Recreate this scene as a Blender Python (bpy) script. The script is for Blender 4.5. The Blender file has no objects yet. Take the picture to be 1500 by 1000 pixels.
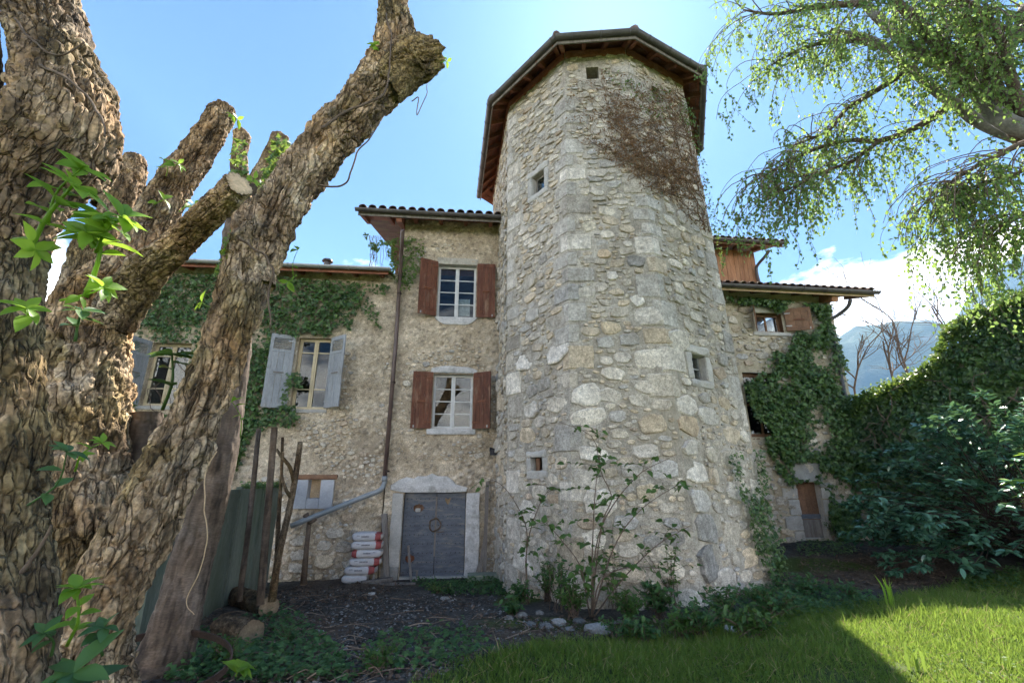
import bpy, math, random
import numpy as np

# ------------------------------------------------------------------ camera, sky, sun, exposure
SC = bpy.context.scene
COL = SC.collection
EYE = 2.2                                   # eye height over the yard at the door
FPX, PITCH = 667.0, math.atan(200 / 667.0)  # focal length in photo pixels (1500 wide), upward tilt
cam_d = bpy.data.cameras.new('camera')
cam_d.sensor_width = 36.0
cam_d.lens = 36.0 * FPX / 1500.0
cam_d.clip_start, cam_d.clip_end = 0.05, 20000.0
cam = bpy.data.objects.new('camera', cam_d)
COL.objects.link(cam)
cam.location = (0, 0, EYE)
cam.rotation_euler = (math.pi / 2 + PITCH, 0, 0)
SC.camera = cam
SUN_EL, SUN_AZ = math.radians(51.2), math.radians(15.0)   # azimuth east of the view axis (+y)
sun_d = bpy.data.lights.new('sun', 'SUN')
sun_d.energy = 5.0
sun_d.angle = math.radians(0.53)
sun_d.color = (1.0, 0.93, 0.82)
sun = bpy.data.objects.new('sun', sun_d)
COL.objects.link(sun)
sun.rotation_euler = (math.pi / 2 - SUN_EL, 0, math.pi - SUN_AZ)
sun.location = (5, 20, 30)
SC.view_settings.view_transform = 'Standard'
SC.view_settings.look = 'None'
HAZE = 0.00015                              # density of the air towards the mountains
SC.view_settings.exposure = 2.2
SC.view_settings.gamma = 1.0
SC.cycles.use_denoising = True
SC.cycles.use_adaptive_sampling = True
SC.cycles.adaptive_threshold = 0.02
SC.cycles.max_bounces = 7
SC.cycles.diffuse_bounces = 4
SC.cycles.transparent_max_bounces = 12
SC.cycles.caustics_reflective = False
SC.cycles.caustics_refractive = False

W = bpy.data.worlds.new('World')
SC.world = W
W.use_nodes = True
nt = W.node_tree
nt.nodes.clear()


class G:
    """tiny node-graph helper"""
    def __init__(self, tree): self.t = tree
    def n(self, kind, **kw):
        nd = self.t.nodes.new(kind)
        for k, v in kw.items():
            if k.startswith('i_'):
                nd.inputs[k[2:].replace('_', ' ')].default_value = v
            elif k.startswith('x'):
                nd.inputs[int(k[1:])].default_value = v
            else:
                setattr(nd, k, v)
        return nd
    def l(self, a, b): self.t.links.new(a, b)
    def math(self, op, a, b=None, c=None, clamp=False):
        nd = self.n('ShaderNodeMath', operation=op, use_clamp=clamp)
        for i, v in enumerate((a, b, c)):
            if v is None: continue
            if isinstance(v, (int, float)): nd.inputs[i].default_value = v
            else: self.l(v, nd.inputs[i])
        return nd.outputs[0]
    def mix(self, fac, a, b, blend='MIX'):
        nd = self.n('ShaderNodeMix', data_type='RGBA', blend_type=blend, clamp_factor=True)
        for i, v in ((0, fac), (6, a), (7, b)):
            if isinstance(v, (int, float)): nd.inputs[i].default_value = v
            elif isinstance(v, tuple): nd.inputs[i].default_value = (*v, 1)[:4]
            else: self.l(v, nd.inputs[i])
        return nd.outputs[2]
    def ramp(self, fac, stops):
        nd = self.n('ShaderNodeValToRGB')
        e = nd.color_ramp.elements
        while len(e) < len(stops): e.new(0.5)
        for q, (p, c) in zip(e, stops):
            q.position = p
            q.color = (*c, 1) if isinstance(c, tuple) else (c, c, c, 1)
        self.l(fac, nd.inputs[0])
        return nd.outputs[0]
    def noise(self, vec, scale, detail=4, rough=.55, dist=0.0):
        nd = self.n('ShaderNodeTexNoise', i_Scale=scale, i_Detail=detail, i_Roughness=rough, i_Distortion=dist)
        if vec is not None: self.l(vec, nd.inputs['Vector'])
        return nd.outputs[0]


g = G(nt)
sky = g.n('ShaderNodeTexSky', sky_type='NISHITA', sun_disc=False, sun_elevation=SUN_EL, sun_rotation=SUN_AZ,
          altitude=500, air_density=1.0, dust_density=1.5, ozone_density=1.0)
tc = g.n('ShaderNodeTexCoord')
sep = g.n('ShaderNodeSeparateXYZ')
g.l(tc.outputs['Generated'], sep.inputs[0])
# cumulus bank standing low all round the horizon
mp = g.n('ShaderNodeMapping')
mp.inputs['Scale'].default_value = (1.0, 1.0, 1.9)
mp.inputs['Location'].default_value = (9.1, 4.4, 1.3)
g.l(tc.outputs['Generated'], mp.inputs['Vector'])
n1 = g.noise(mp.outputs[0], 2.6, 9, .56, .25)
cov = g.ramp(sep.outputs[2], [(0.0, .90), (.24, .85), (.34, .78), (.43, .62), (.54, .20)])
cm = g.math('ADD', n1, g.math('SUBTRACT', cov, .765))
mask = g.ramp(cm, [(.50, 0.0), (.585, 1.0)])
n2 = g.noise(mp.outputs[0], 5.0, 6, .6, .3)
ccol = g.ramp(n2, [(.30, (.62, .70, .82)), (.62, (1.0, 1.0, 1.0))])
skc = g.n('ShaderNodeMix', data_type='RGBA', blend_type='MULTIPLY')
skc.inputs[0].default_value = 1.0
g.l(sky.outputs[0], skc.inputs[6])
skc.inputs[7].default_value = (.0118, .0230, .0375, 1)
# soft shoulder so that the aureole round the sun keeps some blue
sepc = g.n('ShaderNodeSeparateColor')
g.l(skc.outputs[2], sepc.inputs[0])
comb = g.n('ShaderNodeCombineColor')
for i in range(3):
    v = sepc.outputs[i]
    g.l(g.math('DIVIDE', v, g.math('ADD', g.math('MULTIPLY', v, 1.2), 1.0)), comb.inputs[i])
cl = g.n('ShaderNodeMix', data_type='RGBA', blend_type='MULTIPLY')
cl.inputs[0].default_value = 1.0
g.l(ccol, cl.inputs[6])
cl.inputs[7].default_value = (1.42, 1.33, 1.22, 1)
allc = g.mix(mask, comb.outputs[0], cl.outputs[2])
bg = g.n('ShaderNodeBackground')
bg.inputs['Strength'].default_value = 1.0
g.l(allc, bg.inputs['Color'])
wo = g.n('ShaderNodeOutputWorld')
g.l(bg.outputs[0], wo.inputs['Surface'])

# ------------------------------------------------------------------ view geometry helpers (photo pixel -> ray in the world)
_c, _s = math.cos(PITCH), math.sin(PITCH)
O = np.array([0, 0, EYE])
def ray(px, py):
    a, b = (px - 750) / FPX, -(py - 500) / FPX
    return np.array([a, _c - b * _s, _s + b * _c])
def atz(px, py, z):
    d = ray(px, py); return O + d * (z - EYE) / d[2]
def aty(px, py, y):
    d = ray(px, py); return O + d * y / d[1]
def onplane(px, py, p0, n):
    d = ray(px, py); return O + d * (np.dot(np.asarray(p0) - O, n) / np.dot(d, n))
def unit(v):
    v = np.asarray(v, float); return v / (np.linalg.norm(v) + 1e-12)

# ------------------------------------------------------------------ numpy noise
def _hash(ix, iy, iz, seed):
    n = (ix * 374761393 + iy * 668265263 + iz * 1440662683 + seed * 974634631) & 0xffffffff
    n = ((n ^ (n >> 13)) * 1274126177) & 0xffffffff
    n = ((n ^ (n >> 15)) * 2246822519) & 0xffffffff
    return ((n ^ (n >> 16)) & 0xffffff) / float(0xffffff)
def vnoise(p, seed=0):
    p = np.asarray(p, float)
    i = np.floor(p).astype(np.int64); f = p - i
    f = f * f * (3 - 2 * f)
    r = 0
    for dx in (0, 1):
        for dy in (0, 1):
            for dz in (0, 1):
                w = (f[..., 0] if dx else 1 - f[..., 0]) * (f[..., 1] if dy else 1 - f[..., 1]) * (f[..., 2] if dz else 1 - f[..., 2])
                r = r + w * _hash(i[..., 0] + dx, i[..., 1] + dy, i[..., 2] + dz, seed)
    return r
def fbm(p, octv=4, seed=0, gain=.5):
    p = np.asarray(p, float); a, r, t = 1.0, 0, 0
    for k in range(octv):
        r = r + a * (vnoise(p * 2 ** k + k * 17.3, seed + k) - .5); t += a; a *= gain
    return r / t * 2
def worley(x, y, seed=0, jit=.9, wrap=None):
    """cellular noise in 2D: distance to nearest and second nearest point, id of nearest"""
    ix, iy = np.floor(x).astype(np.int64), np.floor(y).astype(np.int64)
    f1 = np.full(x.shape, 9.); f2 = np.full(x.shape, 9.); cid = np.zeros(x.shape)
    for dx in (-1, 0, 1):
        for dy in (-1, 0, 1):
            cx, cy = ix + dx, iy + dy
            hx = np.mod(cx, wrap) if wrap else cx
            qx = cx + .5 + jit * (_hash(hx, cy, 0 * cx, seed) - .5)
            qy = cy + .5 + jit * (_hash(hx, cy, 0 * cx + 7, seed) - .5)
            d = np.hypot(x - qx, y - qy)
            nid = _hash(hx, cy, 0 * cx + 3, seed)
            near = d < f1
            f2 = np.where(near, f1, np.minimum(f2, d))
            cid = np.where(near, nid, cid)
            f1 = np.where(near, d, f1)
    return f1, f2, cid

# ------------------------------------------------------------------ objects
ORG = {}
def link(o, parent=None):
    COL.objects.link(o)
    if parent is not None: o.parent = parent
    return o
def tag(o, label=None, cat=None, group=None, kind=None):
    if label: o['label'] = label
    if cat: o['category'] = cat
    if group: o['group'] = group
    if kind: o['kind'] = kind
    return o
def thing(name, loc, label, cat, group=None):
    o = bpy.data.objects.new(name, None)
    o.empty_display_size = .2
    o.location = tuple(loc)
    link(o); ORG[o.name] = np.array(loc, float)
    return tag(o, label, cat, group)
def tri_mesh(name, V, F, mats, tint=None, smooth=False):
    me = bpy.data.meshes.new(name)
    V = np.ascontiguousarray(V, np.float32); F = np.ascontiguousarray(F, np.int32)
    k = F.shape[1]
    me.vertices.add(len(V)); me.vertices.foreach_set('co', V.ravel())
    me.loops.add(F.size); me.loops.foreach_set('vertex_index', F.ravel())
    me.polygons.add(len(F)); me.polygons.foreach_set('loop_start', np.arange(0, F.size, k, dtype=np.int32))
    me.polygons.foreach_set('use_smooth', np.full(len(F), bool(smooth)))
    if tint is not None:
        at = me.color_attributes.new('tint', 'FLOAT_COLOR', 'POINT')
        c = np.ones((len(V), 4), np.float32)
        tint = np.asarray(tint, np.float32)
        c[:, :3] = tint[:, None] if tint.ndim == 1 else tint
        at.data.foreach_set('color', c.ravel())
    for m in (mats if isinstance(mats, (list, tuple)) else [mats]): me.materials.append(m)
    me.update(calc_edges=True)
    return me
def obj(name, V, F, m, parent=None, tint=None, smooth=False):
    """one mesh object from world coordinates"""
    V = np.asarray(V, float)
    if parent is not None:
        org = ORG[parent.name]
    else:
        org = np.array([(V[:, 0].min() + V[:, 0].max()) / 2, (V[:, 1].min() + V[:, 1].max()) / 2, V[:, 2].min()])
    me = tri_mesh(name, V - org, F, m, tint, smooth)
    o = bpy.data.objects.new(name, me)
    if parent is None: o.location = tuple(org)
    link(o, parent); ORG[o.name] = org
    return o

class Frame:
    """a wall plane: u along it, v up it, w out of it"""
    def __init__(s, p0, t, n, up=(0, 0, 1)):
        s.p0, s.t, s.n, s.up = np.array(p0, float), unit(t), unit(n), unit(up)
    def p(s, u, v, w=0.0):
        u, v, w = np.broadcast_arrays(np.asarray(u, float), np.asarray(v, float), np.asarray(w, float))
        return s.p0 + u[..., None] * s.t + v[..., None] * s.up + w[..., None] * s.n
    def px(s, px, py, w=0.0):
        q = onplane(px, py, s.p0 + s.n * w, s.n) - s.p0
        return float(q @ s.t), float(q @ s.up)

class MB:
    """collects triangles; build() links them as one mesh object"""
    def __init__(s): s.V, s.F, s.T, s.k = [], [], [], 0
    def add(s, V, F, tint=1.0):
        V = np.asarray(V, float).reshape(-1, 3); F = np.asarray(F, np.int64)
        if F.shape[1] == 4: F = np.concatenate([F[:, [0, 1, 2]], F[:, [0, 2, 3]]])
        s.V.append(V); s.F.append(F + s.k); s.k += len(V)
        t = np.asarray(tint, float)
        s.T.append(np.broadcast_to(t if t.ndim else t.reshape(1, 1), (len(V), 3)).copy() if t.ndim < 2 else t)
        return s
    def box(s, fr, u0, u1, v0, v1, w0, w1, tint=1.0):
        c = [(u, v, w) for w in (w0, w1) for v in (v0, v1) for u in (u0, u1)]
        V = np.array([fr.p(*q) for q in c])
        return s.add(V, [(0, 2, 3, 1), (4, 5, 7, 6), (0, 1, 5, 4), (2, 6, 7, 3), (0, 4, 6, 2), (1, 3, 7, 5)], tint)
    def wbox(s, c, size, rz=0, tint=1.0):
        f = Frame(c, (math.cos(rz), math.sin(rz), 0), (math.sin(rz), -math.cos(rz), 0))
        a, b, h = size
        return s.box(f, -a / 2, a / 2, 0, h, -b / 2, b / 2, tint)
    def beam(s, a, b, w, h, up=(0, 0, 1), tint=1.0):
        a, b = np.array(a, float), np.array(b, float)
        t = unit(b - a); n = unit(np.cross(t, up)); u = np.cross(n, t)
        return s.box(Frame(a, t, n, u), 0, np.linalg.norm(b - a), -h / 2, h / 2, -w / 2, w / 2, tint)
    def tube(s, path, rad, n=8, caps=True, tint=1.0):
        V, F = tube_arrays(path, rad, n, caps)
        return s.add(V, F, tint)
    def rough(s, fr, u0, u1, v0, v1, w0, w1, amp=.01, step=.06, freq=6, tint=1.0, seed=0, rnd=.02):
        """a hewn block: subdivided box with worn edges"""
        V, F = rough_arrays(fr, u0, u1, v0, v1, w0, w1, amp, step, freq, seed, rnd)
        return s.add(V, F, tint)
    def build(s, name, m, parent=None, smooth=False, tint=True):
        V, F = np.concatenate(s.V), np.concatenate(s.F)
        return obj(name, V, F, m, parent, np.concatenate(s.T) if tint else None, smooth)

def frames(path):
    path = np.asarray(path, float)
    T = np.gradient(path, axis=0); T /= np.linalg.norm(T, axis=1)[:, None] + 1e-12
    N = np.zeros_like(path)
    a = np.array([0, 0, 1.]) if abs(T[0, 2]) < .9 else np.array([1., 0, 0])
    v = unit(np.cross(T[0], a)); N[0] = v
    for i in range(1, len(path)):
        v = v - T[i] * (v @ T[i]); v = unit(v); N[i] = v
    return T, N, np.cross(T, N)
def tube_arrays(path, rad, n=8, caps=True):
    path = np.asarray(path, float); k = len(path)
    rad = np.broadcast_to(np.asarray(rad, float), (k,))
    T, N, B = frames(path)
    a = np.arange(n) * 2 * math.pi / n
    V = path[:, None] + rad[:, None, None] * (np.cos(a)[None, :, None] * N[:, None] + np.sin(a)[None, :, None] * B[:, None])
    V = V.reshape(-1, 3)
    i, j = np.meshgrid(np.arange(k - 1), np.arange(n), indexing='ij')
    i, j = i.ravel(), j.ravel(); j2 = (j + 1) % n
    F = np.stack([i * n + j, i * n + j2, (i + 1) * n + j2, (i + 1) * n + j], 1)
    F = np.concatenate([F[:, [0, 1, 2]], F[:, [0, 2, 3]]])
    if caps:
        V = np.concatenate([V, path[:1], path[-1:]])
        jj = np.arange(n); j2 = (jj + 1) % n
        F = np.concatenate([F, np.stack([j2, jj, np.full(n, k * n)], 1),
                            np.stack([(k - 1) * n + jj, (k - 1) * n + j2, np.full(n, k * n + 1)], 1)])
    return V, F
def spline(pts, n):
    """Catmull-Rom through control rows (any columns)"""
    P = np.asarray(pts, float)
    P = np.concatenate([[2 * P[0] - P[1]], P, [2 * P[-1] - P[-2]]])
    m = len(P) - 3
    t = np.linspace(0, m - 1e-9, n); i = t.astype(int); f = (t - i)[:, None]
    a, b, c, d = P[i], P[i + 1], P[i + 2], P[i + 3]
    return .5 * (2 * b + (c - a) * f + (2 * a - 5 * b + 4 * c - d) * f ** 2 + (3 * b - a - 3 * c + d) * f ** 3)
def rough_arrays(fr, u0, u1, v0, v1, w0, w1, amp, step, freq, seed, rnd):
    V, F, k = [], [], 0
    dims = [(u0, u1), (v0, v1), (w0, w1)]
    for ax in range(3):
        a, b = [i for i in range(3) if i != ax]
        na = max(1, min(24, int(round((dims[a][1] - dims[a][0]) / step)))); nb = max(1, min(24, int(round((dims[b][1] - dims[b][0]) / step))))
        A, B = np.meshgrid(np.linspace(*dims[a], na + 1), np.linspace(*dims[b], nb + 1), indexing='ij')
        for side in (0, 1):
            q = np.zeros((A.size, 3)); q[:, a] = A.ravel(); q[:, b] = B.ravel(); q[:, ax] = dims[ax][side]
            V.append(q)
            i, j = np.meshgrid(np.arange(na), np.arange(nb), indexing='ij'); i, j = i.ravel(), j.ravel()
            f = np.stack([i * (nb + 1) + j, (i + 1) * (nb + 1) + j, (i + 1) * (nb + 1) + j + 1, i * (nb + 1) + j + 1], 1)
            if (side == 0) ^ (ax == 1): f = f[:, ::-1]
            F.append(f + k); k += len(q)
    q = np.concatenate(V)
    lo = np.array([d[0] for d in dims]); hi = np.array([d[1] for d in dims]); c = (lo + hi) / 2; h = (hi - lo) / 2
    r = min(rnd, h.min() * .9)
    core = np.clip(q, lo + r, hi - r)
    d = q - core; L = np.linalg.norm(d, axis=1)
    q = core + d * (np.minimum(1, r / np.maximum(L, 1e-9)))[:, None]
    P = fr.p(q[:, 0], q[:, 1], q[:, 2])
    dirs = unit(np.array([1, 1, 1]))
    n = (q - core) / (np.linalg.norm(q - core, axis=1)[:, None] + 1e-9)
    N = n[:, :1] * fr.t + n[:, 1:2] * fr.up + n[:, 2:] * fr.n
    P = P + N * (fbm(P * freq, 3, seed) * amp)[:, None]
    F = np.concatenate(F)
    return P, np.concatenate([F[:, [0, 1, 2]], F[:, [0, 2, 3]]])

# ------------------------------------------------------------------ materials
MATS = {}
def material(name):
    m = bpy.data.materials.new(name); m.use_nodes = True
    m.node_tree.nodes.clear(); MATS[name] = m
    return m, G(m.node_tree)
def finish(gr, color, rough, bump=None, bstr=.3, bdist=.02, metal=0.0, spec=.5, rough_sock=None):
    b = gr.n('ShaderNodeBsdfPrincipled')
    b.inputs['Roughness'].default_value = rough
    b.inputs['Metallic'].default_value = metal
    b.inputs['Specular IOR Level'].default_value = spec
    if isinstance(color, tuple): b.inputs['Base Color'].default_value = (*color, 1)
    else: gr.l(color, b.inputs['Base Color'])
    if rough_sock is not None: gr.l(rough_sock, b.inputs['Roughness'])
    if bump is not None:
        bn = gr.n('ShaderNodeBump', i_Strength=bstr, i_Distance=bdist)
        gr.l(bump, bn.inputs['Height']); gr.l(bn.outputs[0], b.inputs['Normal'])
    o = gr.n('ShaderNodeOutputMaterial')
    gr.l(b.outputs[0], o.inputs['Surface'])
    return b
def grain(name, stops, scale=3, detail=6, rough=.85, fine=40, fine_amt=.25, bump=.4, bdist=.01, stretch=(1, 1, 1),
          tint=True, metal=0.0, spec=.3, stain=None, mid=0, fissure=0):
    """general weathered surface: broad colour noise, fine grain, optional stain patches, relief"""
    m, gr = material(name)
    co = gr.n('ShaderNodeTexCoord').outputs['Object']
    mp = gr.n('ShaderNodeMapping'); mp.inputs['Scale'].default_value = stretch
    gr.l(co, mp.inputs['Vector']); co = mp.outputs[0]
    a = gr.noise(co, scale, detail, .6)
    c = gr.ramp(a, stops)
    f = gr.noise(co, fine, 5, .65)
    lo, hi = 1 - fine_amt, 1 + fine_amt
    c = gr.mix(1.0, c, gr.ramp(f, [(.3, lo), (.7, min(hi, 1.6))]), 'MULTIPLY')
    if mid:
        h = gr.noise(co, mid, 3, .5)
        c = gr.mix(1.0, c, gr.ramp(h, [(.35, .78), (.6, 1.12)]), 'MULTIPLY')
    if stain:
        sc, col, p0, p1, amt = stain
        sm = gr.ramp(gr.noise(co, sc, 5, .6), [(p0, 0.0), (p1, 1.0)])
        c = gr.mix(gr.math('MULTIPLY', sm, amt), c, col)
    if tint:
        at = gr.n('ShaderNodeAttribute', attribute_name='tint')
        c = gr.mix(1.0, c, at.outputs['Color'], 'MULTIPLY')
    h = gr.math('ADD', gr.math('MULTIPLY', f, .6), gr.math('MULTIPLY', a, .4))
    if fissure:
        wv = gr.n('ShaderNodeMapping'); wv.inputs['Scale'].default_value = (1, 1, .26); gr.l(co, wv.inputs['Vector'])
        vo = gr.n('ShaderNodeTexVoronoi', feature='DISTANCE_TO_EDGE', i_Scale=fissure)
        gr.l(gr.mix(.25, wv.outputs[0], gr.n('ShaderNodeTexNoise', i_Scale=9.0).outputs['Color']), vo.inputs['Vector'])
        ed = gr.ramp(vo.outputs['Distance'], [(.0, 0.0), (.10, 1.0)])
        c = gr.mix(1.0, c, gr.ramp(vo.outputs['Distance'], [(.0, .58), (.06, 1.05)]), 'MULTIPLY')  # darkness inside the cracks painted into the bark colour
        h = gr.math('ADD', gr.math('MULTIPLY', h, .5), ed)
    finish(gr, c, rough, h, bump, bdist, metal, spec)
    return m
def leafmat(name, c0, c1, rough=.45, trans=.35, spec=.4, tcol=None):
    m, gr = material(name)
    at = gr.n('ShaderNodeAttribute', attribute_name='tint')
    oi = gr.n('ShaderNodeObjectInfo')
    sepa = gr.n('ShaderNodeSeparateColor'); gr.l(at.outputs['Color'], sepa.inputs[0])
    c = gr.mix(sepa.outputs[0], c0, c1)
    b = gr.n('ShaderNodeBsdfPrincipled', i_Roughness=rough)
    b.inputs['Specular IOR Level'].default_value = spec
    gr.l(c, b.inputs['Base Color'])
    t = gr.n('ShaderNodeBsdfTranslucent')
    gr.l(gr.mix(.6, c, tcol or (c1[0] * 1.5, c1[1] * 1.6, c1[2] * .6)), t.inputs['Color'])
    mx = gr.n('ShaderNodeMixShader', x0=trans)
    gr.l(b.outputs[0], mx.inputs[1]); gr.l(t.outputs[0], mx.inputs[2])
    o = gr.n('ShaderNodeOutputMaterial'); gr.l(mx.outputs[0], o.inputs['Surface'])
    return m

grain('mortar', [(.3, (.29, .262, .215)), (.5, (.385, .352, .295)), (.72, (.50, .463, .395))], 1.9, 9, .95, 40, .45, 1.0, .02, mid=9,
      stain=(.5, (.30, .27, .20), .52, .7, .6))
grain('stone', [(.28, (.31, .285, .25)), (.5, (.47, .44, .39)), (.72, (.63, .60, .545))], 6, 9, .9, 60, .5, .9, .014, mid=18)
grain('roughcast', [(.30, (.28, .225, .155)), (.5, (.435, .36, .26)), (.68, (.60, .51, .385))], 1.6, 10, .95, 38, .5, 1.0, .02,
      stain=(.45, (.25, .21, .165), .52, .72, .45))
grain('rubble_mortar', [(.3, (.30, .255, .185)), (.5, (.42, .365, .27)), (.7, (.52, .46, .35))], 2, 8, .95, 40, .3, .8, .015)
grain('lime_plaster', [(.3, (.40, .40, .39)), (.5, (.52, .51, .495)), (.7, (.62, .61, .595))], 4, 8, .9, 30, .25, .5, .01,
      stain=(3.2, (.24, .23, .205), .52, .66, .7))
grain('grey_plaster', [(.3, (.30, .315, .34)), (.7, (.42, .435, .46))], 3, 6, .9, 30, .12, .3, .005)
grain('dressed_stone', [(.3, (.36, .345, .315)), (.7, (.54, .52, .475))], 4, 7, .9, 45, .22, .4, .006,
      stain=(1.6, (.28, .27, .24), .55, .7, .6))
grain('concrete', [(.3, (.085, .11, .085)), (.6, (.15, .175, .145)), (.8, (.22, .235, .215))], 2.2, 7, .9, 35, .2, .4, .006, (1.2, 1.2, .35),
      stain=(1.2, (.07, .10, .06), .5, .66, .7))
grain('red_paint', [(.3, (.085, .030, .016)), (.5, (.135, .050, .027)), (.7, (.20, .085, .048))], 5, 8, .65, 30, .35, .4, .004, (1, 1, .25),
      stain=(6, (.27, .17, .11), .56, .68, .75))
grain('blue_grey_paint', [(.3, (.235, .25, .265)), (.7, (.33, .345, .36))], 4, 8, .65, 30, .2, .3, .004, (1, 1, .3),
      stain=(5, (.19, .18, .165), .56, .7, .7))
grain('cream_paint', [(.3, (.44, .36, .22)), (.7, (.58, .49, .32))], 5, 5, .5, 30, .1, .15, .002)
grain('white_paint', [(.3, (.52, .52, .50)), (.7, (.68, .68, .66))], 5, 5, .5, 30, .1, .15, .002,
      stain=(6, (.35, .33, .30), .6, .72, .5))
grain('door_paint', [(.3, (.085, .095, .115)), (.55, (.125, .138, .162)), (.8, (.19, .20, .215))], 3.5, 8, .7, 30, .25, .35, .004, (1, 1, 4),
      stain=(2.5, (.24, .225, .20), .54, .66, .7))
grain('old_wood', [(.3, (.13, .11, .095)), (.7, (.26, .235, .21))], 3, 7, .85, 25, .3, .5, .006, (3, 3, .4))
grain('brown_wood', [(.3, (.12, .065, .038)), (.7, (.235, .13, .075))], 3, 7, .75, 25, .3, .35, .005, (1, 1, 1))
grain('red_soffit', [(.3, (.17, .062, .036)), (.7, (.30, .125, .075))], 2.5, 7, .8, 22, .3, .35, .005,
      stain=(2, (.36, .26, .20), .6, .74, .5))
grain('orange_boards', [(.3, (.25, .115, .055)), (.7, (.40, .205, .105))], 3, 7, .7, 20, .25, .3, .005, (2, 2, .3))
grain('zinc', [(.3, (.075, .068, .066)), (.7, (.125, .115, .112))], 3, 5, .5, 30, .12, .1, .002, metal=.15, spec=.4)
grain('pale_zinc', [(.3, (.26, .27, .27)), (.7, (.38, .39, .39))], 3, 5, .45, 30, .12, .1, .002, metal=.4, spec=.5)
grain('brown_pipe', [(.3, (.075, .048, .042)), (.7, (.13, .088, .078))], 3, 5, .45, 30, .12, .1, .002, spec=.5)
grain('grey_pipe', [(.3, (.19, .215, .23)), (.7, (.28, .305, .32))], 3, 5, .5, 30, .12, .1, .002, spec=.5)
grain('roof_tile', [(.3, (.10, .065, .05)), (.6, (.20, .13, .10)), (.8, (.27, .21, .17))], 2.5, 7, .85, 25, .3, .4, .006,
      stain=(3, (.20, .20, .08), .55, .68, .7))
grain('iron', [(.3, (.035, .027, .024)), (.7, (.085, .055, .042))], 6, 6, .7, 40, .3, .3, .003, metal=.3)
grain('black_iron', [(.3, (.018, .019, .022)), (.7, (.04, .04, .045))], 6, 6, .5, 40, .3, .3, .003, metal=.3)
grain('rust', [(.3, (.12, .04, .02)), (.7, (.25, .10, .05))], 6, 6, .8, 40, .3, .3, .003)
grain('bark', [(.28, (.165, .105, .06)), (.45, (.31, .21, .12)), (.58, (.455, .33, .205)), (.74, (.60, .485, .345))], 3.6, 9, .95, 40, .6, 1.0, .016,
      stain=(2.6, (.13, .125, .06), .60, .74, .3), mid=14, fissure=19)
grain('smooth_bark', [(.28, (.075, .055, .042)), (.5, (.12, .09, .068)), (.72, (.18, .14, .108))], 2.2, 8, .9, 28, .3, .5, .006, (1, 1, 3))
grain('pale_bark', [(.3, (.085, .08, .07)), (.7, (.27, .26, .24))], 3, 8, .9, 22, .45, .7, .01,
      stain=(2, (.07, .065, .055), .52, .6, .85))
grain('cut_wood', [(.3, (.38, .265, .155)), (.7, (.60, .455, .29))], 4, 6, .85, 45, .25, .35, .004)
grain('twig', [(.3, (.085, .06, .045)), (.7, (.17, .125, .09))], 8, 4, .9, 40, .3, .3, .003)
grain('dry_vine', [(.3, (.12, .075, .048)), (.7, (.22, .15, .10))], 8, 4, .9, 40, .3, .3, .003)
grain('bag_paper', [(.3, (.50, .49, .49)), (.7, (.62, .60, .60))], 3, 5, .7, 25, .1, .3, .004,
      stain=(3, (.36, .34, .33), .56, .7, .5))
grain('red_print', [(.3, (.26, .055, .055)), (.7, (.36, .09, .085))], 5, 5, .6, 25, .15, .15, .003)
grain('dark_print', [(.3, (.05, .05, .07)), (.7, (.12, .11, .12))], 40, 3, .6, 60, .2, .1, .002)
grain('curtain', [(.3, (.5, .5, .5)), (.7, (.75, .75, .75))], 20, 3, .9, 60, .15, .1, .002)
grain('room', [(.3, (.05, .045, .04)), (.7, (.09, .08, .07))], 2, 3, .9, 20, .1, .1, .002)
grain('rock', [(.28, (.17, .165, .155)), (.5, (.27, .265, .25)), (.75, (.42, .41, .39))], 4, 8, .95, 40, .35, .6, .015,
      stain=(3, (.13, .15, .06), .55, .68, .6))
grain('pebble', [(.3, (.09, .09, .09)), (.7, (.26, .25, .235))], 9, 4, .95, 40, .2, .3, .005)
grain('dead_leaf', [(.3, (.09, .06, .045)), (.7, (.24, .17, .12))], 12, 4, .9, 40, .3, .2, .003)
leafmat('ivy', (.022, .058, .022), (.11, .20, .046), .38, .22, .5, (.28, .42, .06))
leafmat('ivy_light', (.035, .085, .02), (.14, .23, .05), .45, .35, .4, (.38, .50, .08))
leafmat('laurel', (.046, .125, .085), (.115, .24, .145), .22, .16, .8, (.22, .38, .1))
leafmat('birch_leaf', (.07, .14, .04), (.17, .26, .08), .5, .52, .3, (.42, .60, .14))
leafmat('fresh_leaf', (.10, .22, .025), (.22, .38, .045), .45, .5, .35, (.48, .70, .07))
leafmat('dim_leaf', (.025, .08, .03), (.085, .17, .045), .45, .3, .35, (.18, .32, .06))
leafmat('sapling_leaf', (.03, .08, .02), (.09, .17, .04), .5, .35, .3, (.2, .32, .05))
leafmat('grass', (.042, .105, .018), (.14, .22, .042), .5, .45, .3, (.34, .46, .07))
leafmat('straw', (.22, .17, .08), (.42, .35, .19), .7, .3, .2, (.5, .42, .2))
leafmat('dry_creeper_leaf', (.15, .082, .042), (.30, .18, .085), .7, .2, .2, (.25, .17, .06))

m, gr = material('glass')
lw = gr.n('ShaderNodeLayerWeight', i_Blend=.35)
tr = gr.n('ShaderNodeBsdfTransparent'); tr.inputs[0].default_value = (.75, .8, .8, 1)
gl = gr.n('ShaderNodeBsdfGlossy', i_Roughness=.02); gl.inputs[0].default_value = (.9, .9, .9, 1)
mx = gr.n('ShaderNodeMixShader')
gr.l(gr.math('ADD', gr.math('MULTIPLY', lw.outputs['Fresnel'], .5), .01, clamp=True), mx.inputs[0])
gr.l(tr.outputs[0], mx.inputs[1]); gr.l(gl.outputs[0], mx.inputs[2])
o = gr.n('ShaderNodeOutputMaterial'); gr.l(mx.outputs[0], o.inputs['Surface'])

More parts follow.
